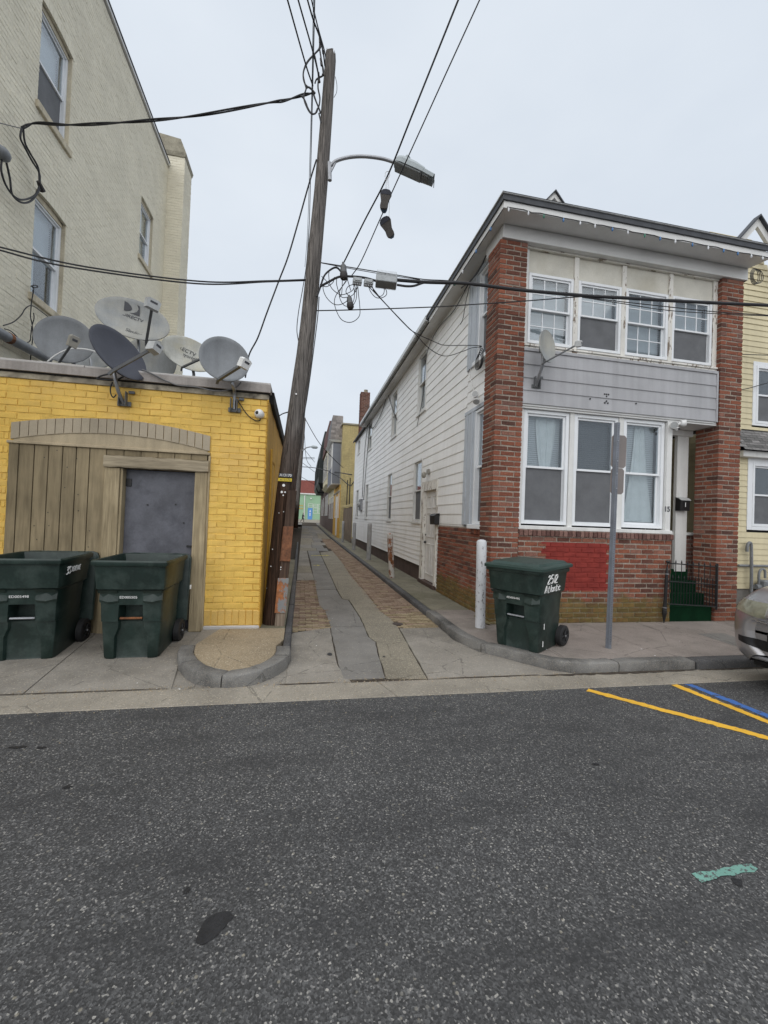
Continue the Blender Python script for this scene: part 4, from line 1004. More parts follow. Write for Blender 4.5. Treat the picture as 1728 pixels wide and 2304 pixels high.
# ================================================================ yellow painted brick building
yb = empty('yellow_brick_building', (-2.2,5.85,.1), 'one storey yellow painted brick building with arched tan doorway', 'building')
YX0, YX1, YY = -6.2, -.53, 5.85
YFr = frame((0,YY,0),(1,0,0),(0,-1,0))
m = MB(); m.box(YX0,-3.535,YY+.006,YY+.30,.06,3.22); m.box(-1.24,YX1-.01,YY+.006,YY+.30,.06,3.22); m.box(-3.535,-1.24,YY+.006,YY+.30,2.44,3.22); m.box(YX0,YX1-.3,YY+.30,14.5,.06,3.2); m.build('core_wall', M['yjoint'], yb)
# the doorway arch: springing at z 2.45, crown 2.58 below, 2.78 above
def arch_z(x, z_end, z_top): t = (x+2.385)/1.15; return z_top-(z_top-z_end)*t*t
ybr = []
H = 3.20-.38; rows = 34; bh = H/rows; bl, jt = .240, .008
for r in range(rows):
    z = .38+(r+.5)*bh; x = YX0-(.125 if r%2 else 0)
    while x < YX1-.01:
        a, b = max(x,YX0), min(x+bl,YX1); x += bl+jt
        c0 = (a+b)/2
        if -3.56 < c0 < -1.20:
            if z < arch_z(c0,2.66,2.79)+.02: 
                if a < -3.56: b = -3.56
                elif b > -1.225 and c0 > -1.4: a = -1.225
                else: continue
        if z < 2.66:
            if a < -3.545 < b: b = -3.545
            if a < -1.235 < b: a = -1.235
        if b-a < .035: continue
        ybr.append((Vector(((a+b)/2,YY+.05,z)), (b-a,.1,bh-jt*.6), 0, M['ybrick']))
x = -1.225
while x < YX1-.03:
    ybr.append((Vector((x+.04,YY+.045,.265)), (.078,.1,.215), 0, M['ylow'])); x += .088
x = YX0
while x < -3.6:
    ybr.append((Vector((x+.04,YY+.045,.265)), (.078,.1,.215), 0, M['ylow'])); x += .088
lay([b for b in ybr], yb, 298, 'brick', 'far_bricks', lambda b: abs(b[0].x+1.6)+.3*abs(b[0].z-2.2))
m = MB(); m.box(-1.235,YX1+.01,YY-.02,YY+.2,.05,.16,.012); m.build('plinth', M['coping'], yb)
# arch voussoirs
n = 24
for i in range(n):
    a, b = -3.53+2.29*i/n+.004, -3.53+2.29*(i+1)/n-.004
    lo, hi = lambda x: arch_z(x,2.455,2.60), lambda x: arch_z(x,2.655,2.785)
    q = MB(); f = .014+random.gauss(0,.002)
    q.prism([(a,YY-f,lo(a)),(b,YY-f,lo(b)),(b+(.0),YY-f,hi(b)),(a,YY-f,hi(a))],(0,.1,0)); q.build('arch_brick', M['taupe'], yb)
pts = [(-3.50+2.23*i/20) for i in range(21)]
m = MB(); m.prism([(x,YY-.002,2.41) for x in (pts[0],pts[-1])]+[(x,YY-.002,arch_z(x,2.46,2.606)) for x in reversed(pts)],(0,.06,0)); m.build('arch_infill', M['taupe_flat'], yb)
m = MB(); m.prism([(x,YY-.006,arch_z(x,2.45,2.595)) for x in pts]+[(x,YY-.006,arch_z(x,2.47,2.615)) for x in reversed(pts)],(0,.05,0)); m.build('arch_bead', M['taupe_flat'], yb)
m = MB(YFr); m.box(-3.56,-1.235,-.06,.03,2.405,2.44,.006); m.build('ledge_board', M['taupe_flat'], yb)
x = -3.545; i = 0
for w in (.11,.165,.155,.155,.15,.15,.19):
    q = MB(YFr); f = random.gauss(.006,.002); q.box(x+.005,x+w-.005,-.06,f,.06+random.uniform(0,.02),2.403,.003); q.build('plank', M['plank'], yb); x += w
x = -2.47
while x < -1.3:
    q = MB(YFr); w = .2; q.box(x+.003,min(x+w,-1.24)-.003,-.05,.004,2.33,2.403,.003); q.build('plank', M['plank'], yb); x += w
q = MB(YFr)
q.loft([[(x,o,z+random.gauss(0,.003)) for o,z in ((-.05,2.175),(.055,2.178),(.06,2.19),(.06,2.30),(.05,2.325),(-.05,2.33))] for x in [-2.48+1.24*t/14 for t in range(15)]]); q.build('lintel', M['lintel'], yb)
q = MB(YFr); q.box(-2.478,-2.30,-.10,.03,.07,2.175,.006); q.build('jamb', M['jamb'], yb)
q = MB(YFr); q.box(-2.298,-2.27,-.12,.01,.07,2.17,.003); q.build('jamb', M['jamb'], yb)
q = MB(YFr); q.box(-1.408,-1.255,-.10,.03,.09,2.175,.006); q.build('jamb', M['jamb'], yb)
q = MB(YFr); q.box(-1.255,-1.228,-.08,.012,.09,2.40,.003); q.build('jamb', M['jamb'], yb)
q = MB(YFr); q.box(-2.27,-1.408,-.14,-.10,.1,2.175,.003); dr = q.build('steel_door', M['steel_door'], yb)
q = MB(YFr); q.box(-1.50,-1.42,-.10,-.075,1.18,1.205,.004); q.tube([(-1.44,-.08,1.19),(-1.44,-.03,1.19)],.012,8); q.build('latch', M['black'], dr)
q = MB(YFr)
for nx in (-3.2,-3.03,-2.9,-2.74,-2.6):
    for nz in (.5,.95,1.2,1.42,1.62,1.85,2.25):
        if random.random() < .55: px_, pz_ = nx+random.gauss(0,.03), nz+random.gauss(0,.05); q.tube([(px_,.004,pz_),(px_,.010,pz_)],.006,6)
tag(q.build('nail_heads', M['black'], yb), kind='stuff')
for hz_ in (.55,1.95):
    q = MB(YFr); q.box(-2.27,-2.20,-.10,-.088,hz_,hz_+.10,.003); q.build('hinge', M['black'], dr)
for bx_,bz_ in ((-2.0,1.72),(-1.66,1.74),(-1.55,1.5)):
    q = MB(YFr); q.tube([(bx_,-.10,bz_),(bx_,-.092,bz_)],.011,8); q.build('bolt_head', M['black'], dr)
q = MB(YFr); q.box(-2.28,-1.39,-.14,.02,.05,.10,.004); q.build('threshold', M['conc_dark'], yb)
# roof edge
q = MB(YFr); q.box(YX0,YX1+.01,-.05,.014,3.205,3.275,.003); q.build('fascia_board', M['fasciab'], yb)
q = MB(YFr); q.box(YX0,YX1+.035,-.08,.055,3.29,3.395,.004); q.build('flashing', M['flashing'], yb)
q = MB(YFr); q.box(YX0,YX1+.02,-.09,.03,3.274,3.291); q.build('tar_line', M['tar'], yb)
q = MB(YFr); q.box(YX0,-2.75,-.35,.05,3.396,3.425,.004); q.build('coping', M['coping'], yb)
q = MB(YFr); q.box(-2.745,YX1+.03,-.35,.048,3.396,3.422,.004); q.build('coping', M['coping'], yb)
q = MB(); q.box(YX0,YX1-.1,YY+.3,14.5,3.2,3.3); q.build('roof', M['roofing'], yb)
# alley side, rendered in ochre
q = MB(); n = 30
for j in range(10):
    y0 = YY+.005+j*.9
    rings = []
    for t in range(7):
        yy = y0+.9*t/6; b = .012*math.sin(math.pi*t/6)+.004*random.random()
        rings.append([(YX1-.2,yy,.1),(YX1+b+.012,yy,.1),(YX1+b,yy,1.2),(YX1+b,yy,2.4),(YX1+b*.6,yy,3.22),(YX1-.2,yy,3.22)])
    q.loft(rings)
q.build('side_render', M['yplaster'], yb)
for y0,y1 in ((6.55,7.35),(9.0,9.8)):
    q = MB(); rect_frame(MB(),0,1,0,1,.1,0,1); q.T = frame((YX1,0,0),(0,1,0),(1,0,0)); rect_frame(q,y0,y1,1.15,2.55,.07,-.02,.03); q.build('side_window_frame', M['ochre'], yb)
    q = MB(); q.T = frame((YX1,0,0),(0,1,0),(1,0,0)); q.box(y0+.07,y1-.07,.014,.02,1.22,2.48); q.build('side_window_board', M['yplaster'], yb)
rg2 = random.Random(9); q = MB()
for i in range(120):
    z = .15+i*.0255; s = rg2.uniform(.008,.02); q.box(YX1-.012,YX1-.012+s+.006,YY-.006-.004*rg2.random(),YY+.02,z,z+rg2.uniform(.012,.03),.003)
q.build('ragged_render_edge', M['ochre'], yb)
q = MB(); q.box(YX1-.05,YX1+.055,YY+.3,14.5,3.22,3.40,.004); q.build('side_coping', M['tar'], yb)
q = MB(); q.tube(catmull([(YX1+.04,6.25,.3),(YX1+.05,6.25,1.4),(YX1+.045,6.25,2.6)],5),.018,8); q.build('side_pipe', M['ochre'], yb)

# ================================================================ tall cream brick building behind it
cbd = empty('cream_brick_building', (-5.5,9.5,0), 'tall cream painted brick building with arched windows and corner chimney', 'building')
CX = -4.5; ZT = 12.25
CF = frame((CX,0,0),(0,1,0),(1,0,0))
WN = [(7.73,8.62,5.12,6.78,'w'),(7.66,8.57,8.22,9.86,'w'),(11.9,12.78,8.35,9.85,'s'),(11.9,12.78,5.1,6.7,'s')]
hz = [(a,b,c,d+.10) for a,b,c,d,_ in WN]
m = MB(); m.box(-14,CX-.5,4.6,14.1,0,ZT-.1); m.build('inner_wall', M['dark'], cbd)
m = MB(CF); yb0 = 4.5
segs = sorted(hz)
def wall_with_holes(m, u0,u1,v0,v1,holes,o0,o1):
    us = sorted({u0,u1,*[h[0] for h in holes],*[h[1] for h in holes]}); vs = sorted({v0,v1,*[h[2] for h in holes],*[h[3] for h in holes]})
    for a,b in zip(us,us[1:]):
        run = None
        for c,d in zip(vs,vs[1:]):
            solid = not any(h[0] <= a and b <= h[1] and h[2] <= c and d <= h[3] for h in holes)
            if solid: run = (run[0],d) if run else (c,d)
            if (not solid or d == vs[-1]) and run: m.box(a,b,o0,o1,*run); run = None
wall_with_holes(m,4.5,14.2,.0,ZT-.05,hz,-.26,0); m.build('mortar_wall', M['creamjoint'], cbd)
lay(wall_bricks((CX,4.5,3.2),(0,1,0),(1,0,0),9.7,ZT-3.25,M['cream'],bl=.215,bh=.0815,d=.06,joint=.007,out=.003,holes=[(a-4.5,b-4.5,c-3.2,d-3.2) for a,b,c,d in hz]), cbd, 240, 'brick', 'wall_bricks', lambda b: (b[0]-Vector((-4.5,7.6,4.9))).length*(1 if b[0].y > 6.75 and b[0].z > 4.2 else 9))
for a,b,c,d,kd in WN:
    for r0,r1 in ((a-.02,a+.008),(b-.008,b+.02)): q = MB(CF); q.box(r0,r1,-.2,-.003,c,d+.098); q.build('window_reveal', M['creamtrim'], cbd)
    # shallow arch filler above the frame
    q = MB(CF); pa = [(a+(b-a)*t/8) for t in range(9)]
    q.loft([[(x,o,d-.02) for x in (pa[0],pa[-1])]+[(x,o,d+.02+.08*(1-((2*(x-a)/(b-a))-1)**2)) for x in reversed(pa)] for o in (-.2,-.05)]); q.build('arch_head', M['creamtrim'], cbd)
    q = MB(CF); n = 9
    for t in range(n):
        x0 = a-.06+(b-a+.12)*t/n; x1 = a-.06+(b-a+.12)*(t+1)/n
        f = lambda x: d+.10+.03*(1-((2*(x-a)/(b-a))-1)**2)-.05
        q.prism([CFp for CFp in ((x0+.003,.009,f(x0)),(x1-.003,.009,f(x1)),(x1-.003,.009,f(x1)+.16),(x0+.003,.009,f(x0)+.16))],(0,-.05,0))
    q.build('arch_bricks', M['cream'], cbd)
    window(cbd, frame((CX-.085,0,0),(0,1,0),(1,0,0)), a+.01,b-.01,c,d, .5,.05,.04,None,'blind','screen' if c > 7.5 and kd == 'w' else None,.02,.09, blind_to=.5 if kd == 'w' else .1)
    q = MB(CF); q.box(a-.05,b+.05,-.2,.05,c-.13,c-.005,.01); q.build('stone_sill', M['creamtrim'], cbd)
    if kd == 'w':
        q = MB(frame((CX-.30,0,0),(0,1,0),(1,0,0))); vs = []
        for t in range(13):
            x = a+.08+(b-a)*.42*t/12; o = .06+.012*math.sin(t*1.6); vs.append((x,o))
        q.loft([[(x,o,c+.05),(x,o,d-.06)] for x,o in vs], False, False, False); q.build('curtain', M['curtain'], cbd, recalc=False)
q = MB(CF); q.box(4.5,13.75,-.3,.05,ZT-.02,ZT+.06,.006); q.build('coping', M['soffit'], cbd)
q = MB(CF); q.box(4.5,13.75,-.3,.07,ZT+.061,ZT+.085,.003); q.build('roof_edge', M['darkfascia'], cbd)
# corner chimney stack with weathered top
q = MB(); q.box(CX-.4,-4.035,13.78,14.55,2.8,12.65); q.build('chimney_core', M['creamjoint'], cbd)
cbk = wall_bricks((CX-.1,13.78,3.2),(1,0,0),(0,-1,0),.562,9.4,M['cream'],bl=.215,bh=.0815,d=.06,joint=.009,out=.004)+wall_bricks((-4.035,13.78,3.2),(0,1,0),(1,0,0),.77,9.4,M['cream'],bl=.215,bh=.0815,d=.06,joint=.009,out=.004)
lay(cbk, cbd, 0, 'brick', 'chimney_bricks')
q = MB(); q.loft([[(CX-.4,13.75,12.6),(-4.02,13.75,12.6),(-4.02,14.58,12.6),(CX-.4,14.58,12.6)],[(CX-.4,13.72,12.72),(-3.99,13.72,12.72),(-3.99,14.6,12.72),(CX-.4,14.6,12.72)],[(CX-.4,13.72,13.2),(-4.16,13.72,13.12),(-4.16,14.6,13.12),(CX-.4,14.6,13.2)]]); q.build('chimney_cap', M['chimcap'], cbd)
# old drain pipe on the wall
q = MB(); A, B = PX(-40,728,-4.38), PX(108,808,-4.38); q.tube([A,B],.075,12); dp = q.build('wall_pipe', M['gasgrey'], cbd, smooth=True)
q = MB(); C0 = A.lerp(B,.33); q.tube([C0,C0+(B-A).normalized()*.06],.082,12); q.build('pipe_collar', M['rust'], dp)

# ================================================================ utility pole
pole = empty('utility_pole', (-.37,6.15,.1), 'leaning weathered wooden utility pole at the alley mouth', 'utility pole')
A, B = Vector((-.355,6.15,.02)), Vector((.128,6.15,8.50))
PL = [(-1,-.42,.15),(.02,-.37,.146),(1.9,-.273,.132),(4.36,-.04,.111),(6.8,.078,.091),(8.5,.128,.078),(9,.14,.075)]
def pval(z,k):
    for a_,b_ in zip(PL,PL[1:]):
        if a_[0] <= z <= b_[0]: t = (z-a_[0])/(b_[0]-a_[0]); return a_[k]+(b_[k]-a_[k])*t
def pol(z): return Vector((sum(pval(z+d,1) for d in (-.5,-.25,0,.25,.45))/5,6.15,z))
q = MB(); rings = []; zs = [0.02]+[.3+i*.41 for i in range(20)]+[8.40,8.47]
for i,z in enumerate(zs):
    c = pol(z); r = pval(z,2); ring = []
    for k in range(20):
        t = 2*math.pi*k/20; rr = r*(1+.03*math.sin(3*t+1)+.02*math.sin(7*t+z))+random.gauss(0,.0012)
        if i == len(zs)-1: rr *= .93
        ring.append(c+Vector((rr*math.cos(t),rr*math.sin(t),random.uniform(-.03,.05) if i == len(zs)-1 else 0)))
    rings.append(ring)
q.loft(rings); q.build('pole_shaft', M['pole'], pole, smooth=True)
q = MB(); c = pol(8.47)
for k in range(9):
    p = c+Vector((random.uniform(-.06,.06),random.uniform(-.06,.06),-.02)); q.tube([p,p+Vector((0,0,random.uniform(.05,.10)))],[.012,.002],5)
q.build('splinters', M['pole'], pole)
q = MB(); T = Matrix.Rotation(math.atan2(.483,8.48),4,'Y')
def ob(x0,x1,y0,y1,z0,z1,name,mat,c=.004):
    q = MB(lambda v: pol(v.z)+Vector((v.x,v.y,0))); q.box(x0,x1,y0,y1,z0,z1,c); return q.build(name, mat, pole)
ob(.035,.16,-.185,-.12,.05,2.0,'guard_board', M['creosote'],.006)
ob(.022,.172,-.20,-.187,.30,.78,'metal_plate', M['rustplate'],.002)
ob(.03,.168,-.20,-.186,1.02,1.50,'metal_plate', M['copper'],.002)
ob(.03,.035,-.21,-.2,1.02,1.49,'plate_edge', M['rust'],.001); ob(.035,.168,-.21,-.2,1.015,1.03,'plate_edge', M['rust'],.001)
ob(.04,.17,-.19,-.15,.10,.295,'guard_board', M['bleached'],.006)
tg = ob(-.115,.075,-.150,-.134,2.185,2.235,'number_strip', M['ink'],.002)
tg2 = ob(-.115,.072,-.150,-.134,2.125,2.170,'number_strip', M['tagy'],.002)
c = pol(2.21); text_mesh('A13170', .052, M['chalk'], basis((c.x-.02,c.y-.1505,2.21),(1,0,0),(0,0,1)), tg, 'pole_number', .0008)
text_mesh('A13170', .046, M['ink'], basis((c.x-.023,c.y-.1505,2.147),(1,0,0),(0,0,1)), tg2, 'pole_number', .0008)
for dx,z,r in ((-.03,2.07,.020),(-.045,1.975,.017),(.0,1.975,.012),(-.02,1.93,.010),(.05,.93,.008),(-.09,.93,.008),(-.09,1.17,.007),(.05,.90,.006),(-.12,.62,.006),(-.03,3.37,.012),(-.05,1.68,.006),(.01,1.7,.006)):
    c = pol(z); q = MB(); yy = -math.sqrt(max(.0001,.138**2-dx*dx)); yy = min(yy, -.192) if dx > .03 and z < 2 else yy
    q.tube([c+Vector((dx,yy+.004,0)),c+Vector((dx,yy-.005,0))],r,9); q.build('nail_tag', M['chalk'], pole)
# lamp arm
sl = empty('street_lamp', (.19,6.1,6.7), 'grey cobra street lamp on a curved arm from the wooden pole', 'street lamp')
az = [P(*p,Y) for p,Y in (((743,374),6.02),((757,362),6.0),((785,354),5.97),((820,352),5.93),((860,357),5.9),((890,366),5.88))]
q = MB(); q.tube(catmull(az,6),.024,10); q.build('arm', M['galv'], sl, smooth=True)
q = MB(); a, b = P(741,366,6.02), P(742,406,6.02); q.tube([a,b],.03,8); q.tube([b+Vector((0,0,.1)),az[1]],.014,6); q.build('pole_bracket', M['galv'], sl)
la, lb = P(888,366,5.86), P(968,402,5.74); d = (lb-la); L = d.length; d.normalize(); sd = d.cross(Vector((0,0,1))).normalized(); upv = sd.cross(d).normalized()
sd2 = (sd*.85+Vector((0,-.25,0))).normalized()
LM = lambda v: la + d*v.x + sd*v.y + upv*v.z
q = MB(LM); rings = []
for t,w,h,zz0 in ((0,.045,.05,.0),(.03,.085,.075,.0),(.1,.105,.09,.0),(.3,.11,.085,.0),(.45,.108,.06,.0),(.46,.104,.05,.0),(.62,.09,.042,.0),(L,.07,.03,.0)):
    rings.append([(t,-w,-.03),(t,-w,h*.4),(t,-w*.7,h),(t,w*.7,h),(t,w,h*.4),(t,w,-.03)])
q.loft(rings); q.build('lamp_housing', M['lampbody'], sl)
q = MB(LM); q.box(.02,.44,-.095,.095,-.055,-.031,.008); q.build('lamp_tray', M['lampunder'], sl)
q = MB(LM); q.box(.45,L-.02,-.075,.075,-.045,-.031,.004); 
for i in range(7): q.box(.47+i*.03,.478+i*.03,-.07,.07,-.05,-.045)
q.build('led_panel', M['lampunder'], sl)
q = MB(LM); q.tube([(.14,0,.08),(.14,0,.15)],.04,12); q.build('photocell', M['lampbody'], sl)

# ================================================================ wheelie bins
def make_bin(loc, rz, label, lid_open, ident):
    root = empty('wheelie_bin', loc, label, 'bin', 'dark green wheelie bins', rz); root.scale = (1.13,1.13,1.035)
    def ring(w,dp,z,rec=(0,0),yo=0.0,ch=.045,step=0.0):
        hw, hd = w/2, dp/2; rw, rd = rec; y0 = -hd+yo; y1 = hd+yo; rw = rw or .1
        return [(-hw,y0+ch,z),(-hw+ch*.3,y0+ch*.3,z),(-hw+ch,y0,z),(-rw-.012,y0,z),(-rw,y0+rd,z),(rw,y0+rd,z),(rw+.012,y0,z),(hw-ch,y0,z),(hw-ch*.3,y0+ch*.3,z),(hw,y0+ch,z),
                (hw,0+yo,z),(hw,y1-ch,z),(hw-ch*.3,y1-ch*.3,z),(hw-ch,y1,z),(-hw+ch,y1,z),(-hw+ch*.3,y1-ch*.3,z),(-hw,y1-ch,z),(-hw,0+yo,z)]
    lv = [(.47,.50,.0,(.135,.02)),(.49,.52,.02,(.135,.035)),(.515,.545,.24,(.13,.035)),(.528,.555,.33,(.10,.03)),(.532,.56,.395,(.098,.03)),(.533,.561,.40,(.096,.15)),(.545,.575,.57,(.09,.15)),(.546,.576,.575,(.09,.0)),(.555,.59,.66,(.09,0)),
          (.562,.60,.72,(.09,0)),(.600,.665,.745,(.09,0)),(.612,.69,.86,(.09,0)),(.625,.72,.985,(.09,0)),(.655,.76,.99,(.09,0)),(.665,.77,1.005,(.09,0)),(.665,.77,1.03,(.09,0)),(.645,.75,1.045,(.09,0))]
    rings = [ring(w,dp,z,rc,yo=-.0+(.02 if z < .4 else 0)) for w,dp,z,rc in lv]
    q = MB()
    if lid_open:
        inn = [(.61,.715,1.04,0),(.585,.69,.98,0),(.54,.42,.62,.09),(.44,.30,.06,.09)]
        rings += [ring(w,dp,z,(.09,0),yo) for w,dp,z,yo in inn]
        q.loft(rings, True, True)
    else: q.loft(rings)
    body = q.build('bin_body', M['bin'], root, smooth=True, angle=32, local=True)
    for s in (-1,1):
        q = MB(); q.add([(s*.11,-.31,.70),(s*.27,-.315,.70),(s*.27,-.34,.735),(s*.11,-.34,.735)],[(0,1,2,3)]);
        q.loft([[(s*.105,-.292,.60),(s*.105,-.30,.62),(s*.105,-.292,.70)],[(s*.19,-.296,.585),(s*.19,-.312,.61),(s*.19,-.296,.7)],[(s*.27,-.28,.60),(s*.27,-.29,.63),(s*.27,-.28,.7)]]); q.build('moulded_grip', M['bin'], body, local=True)
    q = MB(); q.tube([(-.096,-.262,.43),(.096,-.262,.43)],.012,10); q.build('lift_bar', M['galv'] if ident != 'ED005505' else M['rust'], root, local=True)
    for s in (-1,1):
        q = MB(); 
        prof = [(.135,-.025),(.135,.025),(.12,.034),(.085,.034),(.08,.022),(.03,.018),(.028,.036),(0.001,.036)]
        rr = []
        cx, cy, cz = s*.285, .30, .135
        for k in range(20):
            t = 2*math.pi*k/20; rr.append([(cx+s*o,cy+r*math.cos(t),cz+r*math.sin(t)) for r,o in [(0.001,-.025)]+prof])
        rr.append(rr[0]); q.loft(rr, False, False, False); wh = q.build('wheel', M['tyre'], root, smooth=True, local=True)
        for k in range(6):
            t = 2*math.pi*k/6; q = MB(); q.tube([(cx+s*.026,cy+.02*math.cos(t),cz+.02*math.sin(t)),(cx+s*.026,cy+.085*math.cos(t),cz+.085*math.sin(t))],.010,5); q.build('spoke', M['tyre'], wh, local=True)
        q = MB(); q.tube([(cx+s*.03,cy,cz),(cx+s*.045,cy,cz)],.012,8); q.build('axle_cap', M['galv'], wh, local=True)
    q = MB(); q.tube([(-.28,.30,.135),(.28,.30,.135)],.012,8); q.box(-.2,.2,.22,.33,.10,.30,.02); q.build('axle_housing', M['bin'], root, local=True)
    q = MB(); q.tube([(-.22,.36,1.0),(-.22,.44,1.02),(.22,.44,1.02),(.22,.36,1.0)],.014,8); q.build('handle', M['bin'], root, local=True)
    # lid
    def lidshape(q, T):
        q.T = T; hw, L = .345, .80
        def rr(w,l0,l1,z,ch=.06): return [(-w,l0+ch,z),(-w+ch*.3,l0+ch*.3,z),(-w+ch,l0,z),(w-ch,l0,z),(w-ch*.3,l0+ch*.3,z),(w,l0+ch,z),(w,l1,z),(-w,l1,z)]
        q.loft([rr(hw-.01,-.40,.40,-.028),rr(hw,-.415,.40,-.02),rr(hw,-.415,.40,.012),rr(hw-.02,-.395,.385,.026),rr(hw-.05,-.36,.36,.03),rr(hw-.075,-.33,.33,.06,.05),rr(hw-.15,-.24,.26,.068,.05)])
    q = MB()
    if lid_open:
        Tm = Matrix.Translation((0,.435,.63)) @ Matrix.Rotation(R(-97),4,'X')
        lidshape(q, lambda v: Tm @ v)
    else:
        Tm = Matrix.Translation((0,0,1.065)) @ Matrix.Rotation(R(1.5),4,'X')
        lidshape(q, lambda v: Tm @ v)
    lid = q.build('bin_lid', M['binlid'] if not lid_open else M['bin'], root, smooth=True, angle=25, local=True)
    for s in (-1,1):
        q = MB(); q.tube([(s*.2-.03,.40,1.03),(s*.2+.03,.40,1.03)],.02,8); q.build('hinge', M['bin'], lid, local=True)
    text_mesh(ident, .036, M['chalk'], basis((0,-.302,.605) if False else (-.02,-.2995,.655),(1,0,0),(0,-.03,1)), body, 'bin_number', .0006, local=True)
    return root, body, lid
def strokes(parent, S, T, r, name='painted_writing', mat=None, local=True):
    q = MB()
    for s in S:
        pts = [T(*p) for p in s]; q.tube(catmull(pts,4) if len(pts) > 2 else pts, r, 5)
    return q.build(name, mat or M['chalk'], parent, local=local)
G = {'2':[[(0,.8),(.25,1),(.5,.8),(.3,.45),(0,0),(.55,0)]],'5':[[(.5,1),(.05,1),(.03,.55),(.35,.6),(.5,.3),(.3,0),(0,.1)]],'1':[[(.25,1),(.25,0)]],
     'A':[[(0,0),(.3,1),(.6,0)],[(.12,.4),(.48,.4)]],'t':[[(.25,.9),(.25,0),(.45,.05)],[(.02,.6),(.5,.6)]],'l':[[(.2,1),(.2,0)]],'a':[[(.45,.5),(.15,.6),(.0,.25),(.2,0),(.45,.15)],[(.47,.6),(.47,0)]],
     'n':[[(0,.6),(0,0)],[(0,.4),(.25,.6),(.42,.4),(.42,0)]],'i':[[(.15,.6),(.15,0)],[(.15,.85),(.16,.9)]],'c':[[(.45,.5),(.2,.6),(0,.3),(.2,0),(.45,.1)]],
     '3':[[(0,.95),(.4,1),(.15,.55),(.45,.3),(.2,0),(-.05,.05)]],'S':[[(.45,.9),(.2,1),(.03,.75),(.4,.35),(.25,.02),(0,.1)]],'.':[[(.05,0),(.06,.05)]],'B':[[(0,0),(0,1)],[(0,1),(.4,.8),(0,.55),(.45,.3),(0,0)]],
     'E':[[(.4,1),(0,1),(0,0),(.4,0)],[(0,.5),(.3,.5)]],'N':[[(0,0),(0,1)],[(0,1),(.4,0)],[(.4,0),(.4,1)]],'V':[[(0,1),(.2,0),(.45,1)]],'L':[[(0,1),(0,0),(.35,0)]],'U':[[(0,1),(.02,.2),(.2,0),(.38,.2),(.4,1)]],'M':[[(0,0),(.05,1),(.25,.4),(.45,1),(.5,0)]],'O':[[(.2,1),(0,.5),(.2,0),(.42,.5),(.2,1)]],'R':[[(0,0),(0,1)],[(0,1),(.4,.8),(0,.5),(.4,0)]],'Y':[[(0,1),(.2,.5),(.4,1)],[(.2,.5),(.2,0)]]}
def script(txt, h, gap=.16, adv=.62, rise=0.0):
    S = []; x = 0
    for ch in txt:
        if ch == ' ': x += .5; continue
        for s in G[ch]: S.append([((a+x)*h, b*h+(x*h)*rise) for a,b in s])
        x += max(a for s in G[ch] for a,b in s)+gap
    return S
AZ = lambda y: .012+(y-4.15)*.045
b1 = make_bin((-2.82,5.24,AZ(5.0)), R(5), 'open dark green wheelie bin before the tan planks, lid hanging back', True, 'ED005498')
b2 = make_bin((-1.765,5.21,AZ(5.0)), R(1), 'open dark green wheelie bin before the blue steel door, lid hanging back', True, 'ED005505')
b3 = make_bin((2.85,4.90,SW), R(-55), 'closed dark green wheelie bin on the right sidewalk, white writing on its side', False, 'ED005495')
b3[0].scale.z = .955; b1[0].scale.z = b2[0].scale.z = 1.02
# right flank of a bin leans outward; writing lies just proud of it
flank = lambda z: .300+max(0,(z-.745))*.104+.004
sideT = lambda y0,z0: (lambda a,b: (flank(z0+b), y0+a, z0+b))
strokes(b3[1], script('2512',.105), sideT(-.22,.875), .0065)
strokes(b3[1], script('Atlantic',.09,.16), sideT(-.26,.765), .005)
strokes(b3[1], [[(0,0),(0,.07)]], lambda a,b: (.274,-.17,.30+b), .004); strokes(b3[1], [[(0,0),(0,.07)]], lambda a,b: (.265,-.17,.08+b), .004)
strokes(b1[1], script('3S',.075,.14), sideT(-.24,.87), .005); strokes(b1[1], script('.BENEVUE',.05,.16), sideT(-.145,.885), .0035)
for bb in (b1,b2): strokes(bb[2], script('NO',.05), lambda a,b: (.349,.44+a,.60+b), .0045)

